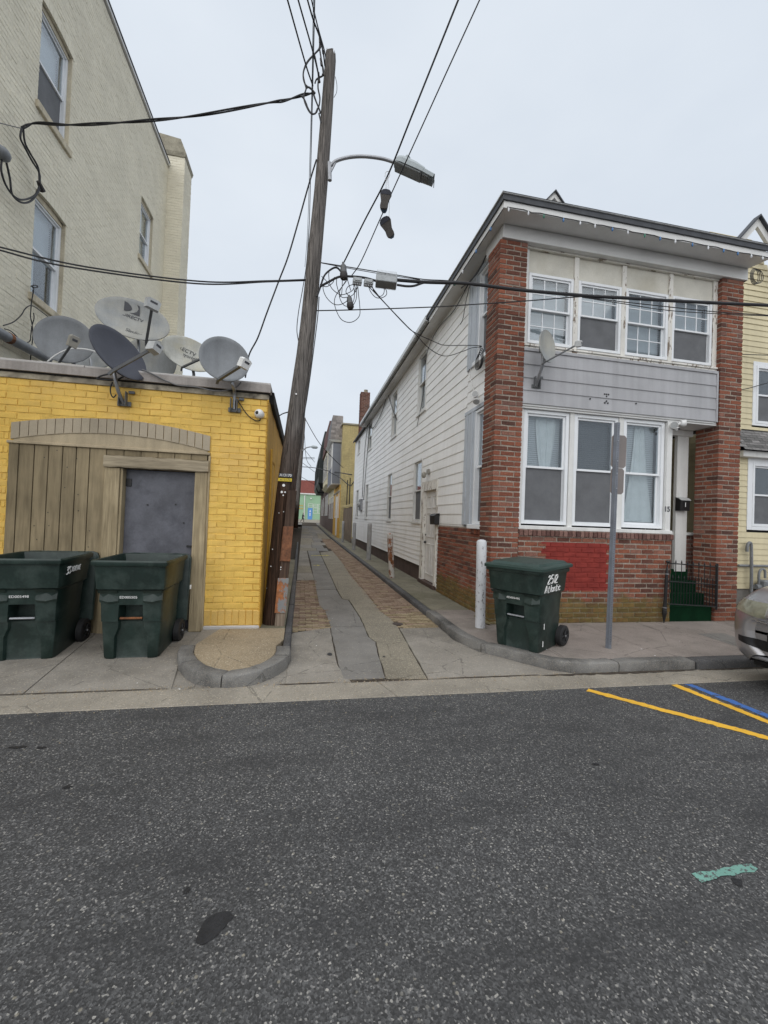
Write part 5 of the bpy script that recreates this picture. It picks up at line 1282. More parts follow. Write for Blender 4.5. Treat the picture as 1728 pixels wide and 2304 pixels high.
# ================================================================ satellite dishes
def make_dish(label, C, nrm, a, b, roll, mat, foot, lnb=None, lnbbox=(.09,.10,.13), lnbmat='lnb', group='satellite dishes on the yellow building', arm_r=.018, foot_kind='wall', logo=None, mast_mat='galv', lnbrot=0.0, arm_from=-1.0, arm_x=0.0):
    C = Vector(C); n = Vector(nrm).normalized(); up = Vector((0,0,1)); ux = up.cross(n).normalized(); uy = n.cross(ux)
    c, s = math.cos(roll), math.sin(roll); ux, uy = ux*c+uy*s, uy*c-ux*s
    foot = [Vector(f) for f in foot]
    root = empty('satellite_dish', foot[-1], label, 'satellite dish', group)
    q = MB(); rings = []; K = 36; dp = .085*(a+b)
    def pt(r,t,off): return C + ux*(a*r*math.cos(t)) + uy*(b*r*math.sin(t)) + n*(dp*(r*r-1)+off)
    for r,off in [(.02,0),(.3,0),(.6,0),(.85,0),(.985,0),(1.0,-.004),(1.0,-.018),(.97,-.014),(.8,-.012),(.4,-.012),(.02,-.012)]:
        rings.append([pt(r,2*math.pi*k/K,off) for k in range(K)])
    q.loft(rings); rf = q.build('reflector', M[mat], root, smooth=True, angle=50)
    q = MB(); back = C - n*(dp+.02)
    q.T = lambda v: back + ux*v.x + uy*v.y + n*v.z
    q.box(-.07,.07,-.09,.07,-.05,.0,.008); q.build('back_bracket', M['arm'], root)
    q = MB(); top = back - n*.05; q.tube(catmull([top]+foot,4) if len(foot) > 1 else [top]+foot, .022, 10); q.build('mast', M[mast_mat], root, smooth=True)
    f = foot[-1]; q = MB()
    if foot_kind == 'wall':
        q.T = lambda v: f+v
        q.box(-.075,.085,-.006,.02,-.035,.025,.006); q.box(-.045,-.035,-.07,.0,-.03,.14,.003); q.box(.035,.045,-.07,.0,-.03,.14,.003); q.box(.05,.12,-.004,.02,.13,.165,.004)
    else:
        q.T = lambda v: f+v
        q.box(-.12,.12,-.12,.12,-.02,.004,.004); q.tube([Vector((-.1,.1,0)),Vector((0,0,.3))],.012,6)
    q.build('foot_plate', M['arm'], root)
    if lnb is not None:
        lnb = Vector(lnb); st = C + uy*(b*arm_from) + ux*(a*arm_x) - n*.03
        q = MB(); q.tube([st-uy*.02-n*.06, st, st.lerp(lnb,.9)], arm_r, 4); q.build('feed_arm', M['arm'], root)
        look = (C-lnb).normalized(); lx = up.cross(look).normalized(); ly = look.cross(lx); cc, ss = math.cos(lnbrot), math.sin(lnbrot); lx, ly = lx*cc+ly*ss, ly*cc-lx*ss
        w,h,d = lnbbox
        q = MB(); q.T = lambda v: lnb + lx*v.x + ly*v.y + look*v.z
        q.loft([[(-w*.4,-h*.45,-d*.5),(w*.4,-h*.45,-d*.5),(w*.5,h*.35,-d*.5),(w*.3,h*.5,-d*.5),(-w*.3,h*.5,-d*.5),(-w*.5,h*.35,-d*.5)],[(-w*.5,-h*.5,d*.2),(w*.5,-h*.5,d*.2),(w*.55,h*.4,d*.2),(w*.35,h*.55,d*.2),(-w*.35,h*.55,d*.2),(-w*.55,h*.4,d*.2)],[(-w*.4,-h*.3,d*.5),(w*.4,-h*.3,d*.5),(w*.4,h*.3,d*.5),(w*.25,h*.4,d*.5),(-w*.25,h*.4,d*.5),(-w*.4,h*.3,d*.5)]]); q.build('feed_head', M[lnbmat], root)
        q = MB(); q.T = lambda v: lnb + lx*v.x + ly*v.y + look*v.z
        q.box(-w*.25,w*.25,h*.05,h*.25,-d*.53,-d*.49); q.build('feed_label', M['ink'], root)
    S = lambda x,y,off=.004: C + ux*(a*x) + uy*(b*y) + n*(dp*(x*x+y*y-1)+off)
    if logo: logo(rf, S, ux, uy, n)
    return root
def txt_on(par, S, ux, uy, n, txt, x, y, size, mat='ink', bold=0.0):
    text_mesh(txt, size, M[mat], basis(S(x,y,.006), ux+n*.0, uy), par, 'dish_lettering', .0006, bold)
def logo_big(par, S, ux, uy, n):
    txt_on(par,S,ux,uy,n,'DIRECTV',-.06,.15,.066,bold=.0012); txt_on(par,S,ux,uy,n,'Slimline',.16,-.62,.07)
    q = MB(); q.add([S(*p,.006) for p in ((-.40,.74),(-.30,.72),(-.20,.63),(-.155,.52),(-.2,.40),(-.29,.33),(-.34,.32))],[tuple(range(7))])
    q.add([S(*p,.006) for p in ((-.07,.79),(0.01,.77),(.09,.33),(-.2,.31),(-.1,.37),(-.02,.48),(.0,.64))],[tuple(range(7))]); q.build('dish_emblem', M['ink'], par, recalc=False)
def logo_white(par, S, ux, uy, n):
    txt_on(par,S,ux,uy,n,'DIRECTV',-.22,.18,.085); txt_on(par,S,ux,uy,n,'worldDirect',.28,-.10,.075)
    for x,y in ((-.1,-.22),(.2,-.25),(.1,-.72)):
        q = MB(); q.ell(S(x,y),.008,.008,.008,8,4); q.build('bolt', M['ink'], par)
zr = 3.3
P1 = lambda x,y,Y: P(x,y,Y)
d1c = P(145,763,6.55)
make_dish('grey dish at the far left of the roof, tan feed head facing the street', d1c, (.24,-.95,.08), .355,.335, R(-8), 'dish', [P(167,812,6.62), (P(167,812,6.62).x,6.62,zr)], P(165,769,6.1), (.115,.15,.12), 'lnbtan', foot_kind='roof', lnbrot=R(12))
make_dish('pale grey dish half hidden behind the leftmost dish', P(196,786,7.3), (.25,-.9,.2), .37,.33, R(-12), 'dishl', [P(205,825,7.3), (P(205,825,7.3).x,7.3,zr)], None, foot_kind='roof')
c3 = P(299,716,6.35)
make_dish('largest dish with dark wordmark and emblem, highest on the roof', c3, (.14,-.92,.22), .475,.30, R(-15), 'dishl', [P(312,775,6.5),(P(312,800,6.5).x,6.5,zr)], P(343,686,5.75), (.17,.13,.09), 'lnb', foot_kind='roof', arm_r=.024, logo=logo_big, lnbrot=R(8), arm_x=.55, arm_from=-.86)
make_dish('pale grey dish low behind the dark slate dish', P(334,812,7.1), (.1,-.95,.2), .40,.40, R(-10), 'dishl', [P(330,850,7.3),(P(330,850,7.3).x,7.3,zr)], None, foot_kind='roof')
c4 = P(270,793,5.62); f4 = P(279,908,YY-.02)
make_dish('dark slate dish turned edgeways on a bracket above the planks', c4, (.80,-.44,.42), .37,.35, R(-28), 'dishd', [P(258,845,5.66), P(266,880,5.72), Vector((f4.x,YY-.03,f4.z))], P(346,783,5.25), (.12,.12,.15), 'lnb', arm_r=.022, lnbrot=R(20))
c6 = P(425,795,6.9)
make_dish('weathered off-white dish with faded lettering, behind the rightmost one', c6, (.22,-.9,.2), .40,.26, R(-20), 'dishw', [P(436,842,6.95),(P(436,842,6.95).x,6.95,zr)], P(468,800,6.4), (.05,.05,.05), 'arm', foot_kind='roof', logo=logo_white, mast_mat='arm')
c7 = P(506,807,5.55); f7 = P(527,922,YY-.02)
make_dish('rightmost grey dish on the yellow wall, white feed head', c7, (.27,-.95,.10), .305,.29, R(-14), 'dish', [P(523,865,5.60), Vector((f7.x,YY-.06,f7.z+.22)), Vector((f7.x,YY-.03,f7.z))], P(549,818,5.12), (.115,.115,.13), 'plasticw', arm_r=.024, lnbrot=R(14))
c9 = P(1233,778,5.62); f9 = P(1206,869,5.925)
make_dish('small pale dish on the grey panel of the corner house', c9, (.42,-.89,.12), .20,.26, R(-12), 'dishl', [P(1222,815,5.70), P(1213,845,5.80), Vector((f9.x,5.925,f9.z))], P(1301,774,5.28), (.05,.085,.09), 'lnb', group='satellite dish on the corner house', arm_r=.012)

# ================================================================ small fittings
cm = empty('dome_camera', P(583,931,YY), 'white dome camera at the upper corner of the yellow wall', 'camera')
c = P(583,931,YY-.05); q = MB(); q.ell(c,.062,.062,.062,16,10); q.build('dome', M['plasticw'], cm, smooth=True)
q = MB(); q.ell(c+Vector((-.018,-.044,.003)),.026,.022,.026,12,8); q.build('lens', M['black'], cm, smooth=True)
q = MB(); q.tube([c+Vector((.02,.05,0)),c+Vector((.01,.02,0))],.05,14); q.build('base', M['plasticw'], cm)
def flood(label, c, dirs):
    r = empty('flood_light', c, label, 'flood light', 'twin white flood lights'); c = Vector(c)
    q = MB(); q.tube([c+Vector((0,.03,0)),c],.05,14); q.ell(c+Vector((0,-.01,-.005)),.035,.04,.035); q.build('base', M['plasticw'], r, smooth=True)
    for d in dirs:
        d = Vector(d).normalized(); s = c+d*.02+Vector((0,-.03,.01)); q = MB(); q.tube([s,s+d*.045,s+d*.06,s+d*.12],[.018,.028,.052,.058],14); q.build('lamp_head', M['plasticw'], r, smooth=True)
        q = MB(); q.tube([s+d*.1201,s+d*.1215],.052,14); q.build('lamp_glass', M['lnb'], r)
    q = MB(); q.ell(c+Vector((.0,-.06,-.07)),.035,.04,.03); q.build('sensor', M['plasticw'], r, smooth=True)
    q = MB(); q.ell(c+Vector((.0,-.09,-.075)),.02,.02,.02); q.build('sensor_lens', M['black'], r, smooth=True)
flood('white twin flood light on the corner post above the entry', P(1517,957,5.93), ((-.75,-.55,-.25),(.75,-.5,.1)))
r_ = flood('white twin flood light on the clapboard beside the brick pier', PX(1072,896,2.88), ((-.6,-.7,.15),(-.3,-.5,-.7)))
def mailbox(label, F, u, v, w, h, num=None):
    o = Vector(F((u,0,v))); r = empty('mailbox', o, label, 'mailbox', 'black wall mailboxes')
    q = MB(F); q.loft([[(u-w/2,0,v),(u-w/2,.10,v),(u-w/2,.11,v+h*.8),(u-w/2,.06,v+h*.95),(u-w/2,0,v+h)],[(u+w/2,0,v),(u+w/2,.10,v),(u+w/2,.11,v+h*.8),(u+w/2,.06,v+h*.95),(u+w/2,0,v+h)]]); q.build('box', M['black'], r)
    q = MB(F); q.loft([[(x,.0,v+h+.012),(x,.075,v+h*.97),(x,.125,v+h*.80),(x,.125,v+h*.78),(x,.07,v+h*.94),(x,0,v+h)] for x in (u-w/2-.01,u+w/2+.01)]); q.build('lid', M['black'] if num is None else M['lnb'], r)
    if num:
        q = MB(F); q.box(u-w*.2,u+w*.2,.104,.1125,v+h*.2,v+h*.68); pl = q.build('number_plate', M['black'], r)
        text_mesh('1', h*.5, M['chalk'], basis(F((u,.114,v+h*.44)),(1,0,0),(0,0,1)), r, 'box_number', .001)
mailbox('black mailbox numbered 1 at the entry of the corner house', frame((0,6.42,0),(1,0,0),(0,-1,0)), 6.70,2.0,.2,.235,'1')
mailbox('black mailbox on the clapboard beside the white side door', frame((SX-.02,0,0),(0,1,0),(-1,0,0)), 9.0,1.57,.36,.24)

# bollards
def bollard(label, x, y, h, r, mat, lean=(0,0), z0=.1, cap=True):
    o = empty('bollard', (x,y,z0), label, 'bollard', 'steel bollards along the clapboard wall')
    q = MB(); n = 8; pts = [Vector((x+lean[0]*t/n,y+lean[1]*t/n,z0-.02+h*t/n)) for t in range(n+1)]; rs = [r*random.uniform(.985,1.015) for _ in pts]
    if cap: pts += [pts[-1]+Vector((0,0,r*.35)), pts[-1]+Vector((0,0,r*.5))]; rs += [r*.8, r*.3]
    q.tube(pts, rs, 18); q.build('tube', mat, o, smooth=True, angle=50)
    q = MB(); q.tube([(x,y,z0-.01),(x,y,z0+.012)],[r*1.5,r*1.25],16); q.build('collar', M['conc'], o)
    return o
bollard('thick white chipped bollard at the corner of the brick pier', 2.587,5.71,1.27,.072,M['bollw'],(-.02,0),SW)
rb = bollard('leaning bollard with a rusted torn flank near the side door', 2.37,10.83,1.17,.075,M['bollr'],(-.10,0))
q = MB()
for i in range(12):
    z = .5+i*.035; q.box(2.30+.0*z-.01*i*.2,2.36-.005*i,10.745,10.765,z,z+random.uniform(.02,.05),.004)
q.build('torn_metal', M['rust'], rb)
bollard('tall grey bollard, third from the street', 2.47,15.5,1.36,.085,M['bollg'])
bollard('grey bollard, fourth from the street', 2.45,20.0,1.32,.08,M['bollg'])
bollard('farthest grey bollard, by the yellow corner', 2.47,26.0,1.31,.08,M['bollg'])

# parking sign, seen edge-on from behind
sg = empty('sign_post', (3.87,4.68,SW), 'grey perforated steel post with sign seen nearly edge-on', 'sign')
a, b = Vector((3.868,4.68,SW)), Vector((3.905,4.68,2.995)); Z = (b-a).normalized()
TT = lambda v: a.lerp(b,v.z/2.875)+Vector((v.x,v.y,0))
q = MB(TT); q.loft([[(-.042,.0,z),(-.03,.0,z),(-.018,-.028,z),(.018,-.028,z),(.03,0,z),(.042,0,z),(.042,.004,z),(.027,.004,z),(.015,-.022,z),(-.015,-.022,z),(-.027,.004,z),(-.042,.004,z)] for z in (0,2.875)]); q.build('post', M['postgrey'], sg)
q = MB(TT)
for i in range(96): q.tube([Vector((0,-.0285,.06+i*.0292)),Vector((0,-.0295,.06+i*.0292))],.0045,6)
tag(q.build('post_holes', M['black'], sg), kind='stuff')
q = MB(TT); ang = R(0)
for z0,z1,x0,x1 in ((2.30,2.72,-.065,.155),(1.96,2.295,-.06,.135)):
    q = MB(TT); cs = .03; q.prism([(x0+cs,.008,z0),(x1-cs,.008,z0),(x1,.008,z0+cs),(x1,.008,z1-cs),(x1-cs,.008,z1),(x0+cs,.008,z1),(x0,.008,z1-cs),(x0,.008,z0+cs)],(0,.003,0)); pl = q.build('sign_plate', M['signback'], sg)
for z in (2.38,2.64,2.03,2.22):
    q = MB(TT); q.tube([Vector((0,-.034,z)),Vector((0,.012,z))],.009,8); q.build('bolt', M['galv'], sg)

# ================================================================ overhead wires
def wire(label, pts, r=.008, name='overhead_wire', cat='wire', mat='wire', k=10, group='overhead wires', n=6, parent=None, smooth=True):
    q = MB(); q.tube(catmull(pts,k) if len(pts) > 2 else pts, r, n); o = q.build(name, M[mat], parent, smooth=True)
    return tag(o, label, cat, group) if parent is None else o
def sag(a, b, s, n=6):
    a, b = Vector(a), Vector(b); return [a.lerp(b,t/n)-Vector((0,0,4*s*(t/n)*(1-t/n))) for t in range(n+1)]
# twisted service drop to the cream building
path = [P(705,209,6.12),P(681,214,6.1),P(640,226,6.1),P(600,232,6.12),P(450,259,6.3),P(336,271,6.5),P(233,278,6.75),P(152,281,7.0),P(81,277,7.15),PX(49,288,-4.36)]
cp_ = catmull(path,14)
sd_ = empty('service_drop', path[-1], 'thick twisted black cable pair from the pole top to the cream building', 'cable', 'overhead wires')
for ph in (0,math.pi):
    pts = []
    for i,p in enumerate(cp_):
        t = (cp_[min(i+1,len(cp_)-1)]-cp_[max(i-1,0)]).normalized(); u = t.cross(Vector((0,0,1))).normalized(); v = u.cross(t)
        an = i*.17+ph; pts.append(p+(u*math.cos(an)+v*math.sin(an))*.011)
    q = MB(); q.tube(pts,.011,6); q.build('strand', M['wire'], sd_, smooth=True)
for pts in ([PX(49,288,-4.36),PX(46,310,-4.36),PX(55,330,-4.36),PX(72,362,-4.36),PX(88,388,-4.36),PX(90,410,-4.36)], [PX(52,286,-4.36),PX(56,320,-4.36),PX(68,345,-4.36),PX(86,378,-4.36),PX(89,418,-4.36)], [PX(90,415,-4.36),PX(78,440,-4.36),PX(45,449,-4.36),PX(18,425,-4.36),PX(3,385,-4.36),PX(5,350,-4.36)], [PX(90,425,-4.36),PX(72,450,-4.36),PX(50,456,-4.36),PX(28,438,-4.36),PX(22,400,-4.36),PX(12,355,-4.36)]):
    q = MB(); q.tube(catmull(pts,8),.014,6); q.build('drip_loop', M['wire'], sd_, smooth=True)
q = MB(); q.tube([PX(86,408,-4.36),PX(96,430,-4.36)],[.03,.045],8); q.build('clamp', M['closure'], sd_)
q = MB(); q.ell(PX(4,345,-4.36),.10,.12,.09,12,8); q.build('weatherhead', M['gasgrey'], sd_, smooth=True)
q = MB(); q.tube([PX(-60,262,-4.42),PX(49,289,-4.36)],.007,5); q.build('bracket_wire', M['wiregrey'], sd_)
wire('upper of two thin cables sloping from the left edge to the pole', [P(-60,540,5.6),P(0,556,5.65),P(192,600,5.8),P(450,633,5.95),P(600,632,6.05),P(690,629,6.12)], .010)
wire('lower of two thin cables sloping from the left edge to the pole', [P(-60,547,5.6),P(0,563,5.65),P(152,600,5.78),P(440,638,5.95),P(600,634,6.05),P(688,631,6.13)], .010)
wire('black slack cable from the pole down to the yellow roof', [P(712,359,6.1),P(694,418,6.2),P(671,500,6.3),P(648,578,6.35),P(627,633,6.4),P(600,705,6.45),P(580,760,6.5),P(560,800,6.55),P(552,850,6.6)], .012)
wire('thin wire running high along the alley, left of the pole', [P(708,-30,5.8),P(708,0,5.95),P(704,181,7.05),P(699.5,362,8.65),P(696,500,10.4),P(690,640,13),P(687,900,27),P(684,990,45)], .009)
wire('thin wire beside the highest alley wire', [P(705,-30,5.8),P(705,0,5.95),P(702,181,7.05),P(697,362,8.65),P(692,520,10.6),P(686,600,12)], .006)
wire('drooping ground wire hugging the right of the pole', [P(718,668,6.02),P(714,720,6.02),P(700,831,6.02),P(690,900,6.0),P(683,940,6.0),P(677,1010,6.0)], .007)
wire('loose wire hanging left of the pole', [P(696,500,6.2),P(690,590,6.2),P(681,650,6.2),P(672,700,6.2),P(668,740,6.2),P(671,766,6.15)], .006)
wire('leftmost overhead wire running from the pole top toward the street', [P(640,-25,5.05),P(647,0,5.15),P(687,142,5.75),P(704,193,6.08)], .011)
wire('second overhead wire running from the pole top toward the street', [P(665,-25,5.02),P(671,0,5.12),P(705,120,5.65),P(716,166,5.95),P(720,185,6.08)], .011)
wire('third overhead wire running from the pole top toward the street', [P(686,-25,4.95),P(692,0,5.05),P(705,45,5.25),P(718,80,5.45),P(727,117,5.8),P(731,148,6.05)], .011)
wire('fourth overhead wire nearest the pole head', [P(697,-25,4.92),P(701,0,5.02),P(716,64,5.35),P(729,110,5.7),P(733,130,6.0)], .009)
# knotted loops at the head of the pole
kn = empty('pole_head_wiring', pol(7.8), 'tangle of black loops tied to the pole head', 'cable tangle', 'cable loops')
Zk = lambda x,y: (640+x/10.057, 80+y/10.057)
for L in ([(800,180),(780,300),(680,420),(560,540),(480,660),(430,820),(430,980),(470,1100),(530,1160),(610,1220),(650,1280)], [(830,170),(810,280),(700,400),(540,580),(450,760),(425,900),(460,1080),(490,1200),(450,1320)], [(450,1320),(440,1420),(480,1560),(560,1720),(640,1780),(720,1740),(760,1640)], [(370,1360),(440,1430),(500,1560),(520,1620),(590,1740),(690,1770),(750,1650)], [(490,1190),(560,1170),(630,1240),(680,1400),(760,1600),(820,1740)], [(650,1290),(720,1500),(780,1640),(815,1760)], [(770,960),(760,1180),(800,1400),(790,1560),(760,1640)], [(690,1080),(720,1000),(790,950),(870,900),(880,780),(850,640),(820,540)], [(770,880),(690,480),(650,380)], [(800,330),(830,520),(860,700),(880,880)], [(1150,930),(1185,1100),(1180,1280),(1120,1400)], [(780,1760),(800,1850),(830,1980)]):
    q = MB(); q.tube(catmull([P(*Zk(*p),6.04) for p in L],5), .011 if L[0][0] < 1100 else .004, 6); q.build('loop', M['wire'], kn, smooth=True)
for a_,b_ in (((800,60),(805,170)),((870,340),(880,410)),((820,520),(835,590)),((830,610),(840,680)),((770,840),(790,1060)),((640,1250),(690,1310)),((860,870),(890,900))):
    q = MB(); q.tube([P(*Zk(*a_),6.03),P(*Zk(*b_),6.03)], .016, 7); q.build('splice', M['closure'], kn)
# two spans from the street to the strand, one carrying shoes
A_, B_ = P(774,590,6.05), P(1031,0,3.9); A2, B2 = P(790,622,6.0), P(1079,0,3.95)
sp1 = [A_, P(818.5,500,5.55), P(871,398,4.95), P(928.5,256,4.45), B_, P(1048,-40,3.78)]
sp2 = [A2, P(812,589,5.9), P(852,500,5.5), P(880,437,5.2), P(955.6,271,4.6), P(1010,151,4.25), B2, P(1096,-40,3.83)]
wire('overhead span that carries the hanging shoes', sp1, .0095)
wire('slightly kinked overhead span right of the one with the shoes', sp2, .0075)
# aerial cable and amplifier along the street
ca = [P(720,632,6.08),P(734,612,6.05),P(752,602,6.03),P(762,606,6.02),P(770,616,6.0)]
Yc = lambda x: 6.02-(x-720)*.00095
main = [(720,645),(740,634),(763,623),(790,622),(820,625),(846,632)]
m2 = [(893,630),(953,634.5),(997,636),(1054,638),(1150,650),(1186,654),(1321,665.7),(1400,670),(1536,678),(1728,687),(1800,690)]
wire('thick black aerial cable crossing in front of the corner house', [P(x,y,Yc(x)) for x,y in m2], .024, 'aerial_cable', 'cable', n=8)
wire('black cable lead looping beneath the amplifier', [P(x,y,Yc(x)) for x,y in ((893,641),(915,644),(932,643),(950,637),(962,635))], .016, 'aerial_cable', 'cable')
wire('black cable lead from the pole to the amplifier', [P(x,y,Yc(x)) for x,y in main], .016, 'aerial_cable', 'cable')
wire('arched cable stub at the pole beside the upper splice case', [P(x,y,6.03) for x,y in ((713,668),(721,645),(730,620),(745,606),(757,602),(766,610),(772,622))], .014, 'aerial_cable', 'cable')
wire('steel strand above the aerial cable', [P(x,y,Yc(x)) for x,y in ((722,591),(767,598),(846,611),(897,619.5),(953,628.5),(1000,631),(1060,636),(1150,648),(1300,661))], .007)
wire('thin lashing wire just under the steel strand', [P(x,y,Yc(x)) for x,y in ((724,592),(770,601),(846,614.5),(897,622.5),(945,629.5))], .005)
wire('thin wire rising from the pole to the aerial cable', [P(x,y,Yc(x)+.05) for x,y in ((712,699),(800,697),(980,690.5),(1050,686),(1170,678),(1260,671),(1312,667))], .008)
wire('upper thin wire under the aerial cable at right', [P(x,y,Yc(x)) for x,y in ((1310,668),(1400,679),(1500,690),(1615,702),(1728,709),(1800,713))], .007)
wire('lower thin wire under the aerial cable at right', [P(x,y,Yc(x)) for x,y in ((1310,669),(1400,683),(1500,698),(1615,706),(1728,711),(1800,714))], .006)
am = empty('cable_amplifier', P(869,626,5.87), 'finned grey amplifier box hung on the aerial cable', 'amplifier')
a0, a1 = P(846,626,5.88), P(893,632,5.84); ax_ = (a1-a0); Lx = ax_.length; ax_.normalize(); AM = basis(a0, ax_, (0,.25,1))
q = MB(lambda v: AM @ v); q.box(0,Lx,-.11,-.0,-.05,.085,.01); q.build('housing', M['amp'], am)
q = MB(lambda v: AM @ v); q.box(0,Lx,-.09,.06,-.085,.052,.008); q.build('lid', M['amp'], am)
for i in range(16):
    q = MB(lambda v: AM @ v); x = .01+i*(Lx-.03)/15; q.box(x,x+.006,-.115,.13,.05,.11) if False else q.box(x,x+.006,-.118,.066,-.06,.092); q.build('fin', M['amp'], am)
for (x0,y0,x1,y1,lb) in ((794,625,814,638,'left of two small line taps under the strand'),(819,628,839,642,'right of two small line taps, next to the amplifier')):
    c0, c1 = P(x0,(y0+y1)/2,5.92), P(x1,(y0+y1)/2+2,5.92); tp_ = empty('line_tap', c0.lerp(c1,.5), lb, 'line tap', 'line taps'); w = (c1-c0).length
    q = MB(lambda v: c0+v); q.box(0,w,-.05,.05,-.04,.035,.008); q.box(.02,w-.02,-.06,-.05,-.02,.02,.004); q.build('body', M['amp'], tp_)
    for i in range(5): q = MB(); p = c0+Vector((.015+i*w/5.2,-.03,-.04)); q.tube([p,p-Vector((0,0,.025))],.008,6); q.build('port', M['galv'], tp_)
for pts,lb in (((772,590,774,628),'black splice case upright on the strand by the pole'),((785,664,789,694),'small black splice case dangling in the loops')):
    a_, b_ = P(pts[0],pts[1],5.96), P(pts[2],pts[3],5.96); o = empty('splice_case', a_, lb, 'splice case', 'splice cases'); d_ = b_-a_; f_ = 1.0 if pts[3] < 650 else .9
    q = MB(); q.tube([a_,a_+d_*.16,a_+d_*.2,a_+d_*.62],[.016*f_,.02*f_,.04*f_,.048*f_],14); q.build('dome', M['arm'], o, smooth=True, angle=45)
    q = MB(); q.tube([a_+d_*.62,a_+d_*.66,a_+d_*.92,b_],[.05*f_,.054*f_,.056*f_,.045*f_],14); q.build('base', M['closure'], o, smooth=True, angle=45)
# hanging loops
lo = empty('drop_wire_loops', P(800,660,5.95), 'messy loops of thin drop wire hanging under the line taps', 'wire loops', 'cable loops')
Zw = lambda x,y: (680+x/5.53, 560+y/5.53)
for L in ([(660,430),(620,520),(500,570),(420,540),(350,460),(330,330),(335,290)], [(680,430),(640,560),(560,600),(480,590),(430,450),(430,370)], [(700,430),(670,520),(600,590),(545,540),(570,470),(640,440)], [(690,440),(700,560),(715,700),(715,820),(660,890),(580,915),(490,880),(430,780),(400,660),(430,560),(520,440),(570,370)], [(500,370),(490,560),(460,600)], [(640,440),(650,560),(640,640),(610,700)], [(670,440),(675,600),(640,690),(600,720)], [(590,720),(520,700),(470,620),(470,520),(540,400)], [(270,430),(260,500),(300,600),(380,680),(460,695),(540,660),(600,590)], [(820,450),(850,530),(910,600),(980,610),(1040,580),(1050,530),(1020,470),(1000,450)], [(870,450),(890,520),(960,590),(1010,560),(1020,500),(1000,460)], [(330,450),(300,400),(240,340)], [(560,370),(580,440),(605,520)], [(400,350),(380,420),(300,470),(220,440)]):
    q = MB(); q.tube(catmull([P(*Zw(*p),5.96+.03*math.sin(i)) for i,p in enumerate(L)],6), .0055, 5); q.build('loop', M['wire'], lo, smooth=True)
wire('upper drop wire from the taps to the clapboard wall', [P(x,y,Y) for x,y,Y in ((828,643,5.92),(861,677,5.95),(911,730,6.05),(933,748,6.15),(980,770,6.4),(1004,777,6.55),(1061,777,6.85),(1088,781,6.95),(1093,800,6.95))], .006, 'drop_wire')
wire('lower sagging drop wire from the taps to the clapboard wall', [P(x,y,Y) for x,y,Y in ((836,645,5.92),(861,676,5.95),(913,731,6.05),(933,750,6.15),(966,784,6.35),(1001,801,6.5),(1040,791,6.75),(1061,783,6.85),(1086,780,6.95))], .006, 'drop_wire')
co = empty('coiled_cable', PX(1085,815,2.88), 'coil of black cable on the clapboard beside the pier', 'cable coil', 'cable loops')
for i in range(4):
    c = PX(1082-i*2,806+i*3,2.87); q = MB(); q.tube([c+Vector((0,.10*math.cos(t)*(1+.1*i),.17*math.sin(t)*(1-.08*i))) for t in [k*math.pi/8 for k in range(17)]],.007,5); q.build('turn', M['wire'], co, smooth=True)
wire('white cord from the coil down to the side flood light', [PX(x,y,2.92) for x,y in ((1059,830),(1058,850),(1064,870),(1069,893))], .006, 'white_cord', 'cord', 'plasticw')
for L,lb in ((((1094,575),(1075,612),(1056,636),(1045,655)),'dark drop cables running from the eave corner to the street cable'),(((1088,590),(1062,628),(1038,648)),'second dark drop cable under the eave corner')):
    wire(lb, [PX(x,y,2.80) for x,y in L], .012, 'drop_wire')
wire('thin cable hanging slack along the clapboard wall', [PX(x,y,2.93) for x,y in ((1054,640),(1020,700),(985,740),(962,790),(955,850),(950,900),(938,960))], .008, 'drop_wire')
wire('thin wire dangling beside the upper side window', [PX(x,y,2.90) for x,y in ((1056,645),(1048,680),(1042,715),(1036,730))], .007, 'drop_wire')
for L,lb in ((((868,900),(858,930),(842,960),(830,962),(820,950)),'thin slack cable under the far gutter'),(((874,890),(885,925),(893,945)),'short cable by the far upstairs window'),(((828,955),(822,1000),(818,1060),(815,1120)),'upper of two conduits down the far clapboards'),(((832,952),(828,1000),(823,1060),(818,1125)),'lower of two conduits down the far clapboards')):
    wire(lb, [PX(x,y,2.92) for x,y in L], .014, 'wall_cable')
mt = empty('electric_meter', PX(811,1138,2.9), 'grey electric meter box far along the clapboard wall', 'meter')
q = MB(FS); c = PX(811,1138,2.9); q.box(c.y-.35,c.y+.35,0,.12,c.z-.25,c.z+.35,.02); q.build('box', M['galv'], mt); q = MB(FS); q.tube([(c.y,.12,c.z+.05),(c.y,.2,c.z+.05)],.13,14); q.build('dial', M['lnb'], mt)
kc2 = empty('wire_coil', P(1700,530,6.3), 'small black wire coil under the right end of the eave', 'cable coil', 'cable loops')
for i in range(4):
    c = P(1697+i*3,622,6.25); q = MB(); q.tube([c+Vector((.09*math.cos(t)*(1+.1*i),.0,.15*math.sin(t)*(1-.05*i))) for t in [k*math.pi/8 for k in range(17)]],.006,5); q.build('turn', M['wire'], kc2, smooth=True)
for L,lb in ((((1728,861),(1690,872),(1668,877)),'thin wire to the yellow clapboards'),(((1728,799),(1690,798),(1670,797)),'short dark wire across the yellow clapboards')):
    wire(lb, [P(x,y,6.8) for x,y in L], .008, 'drop_wire')
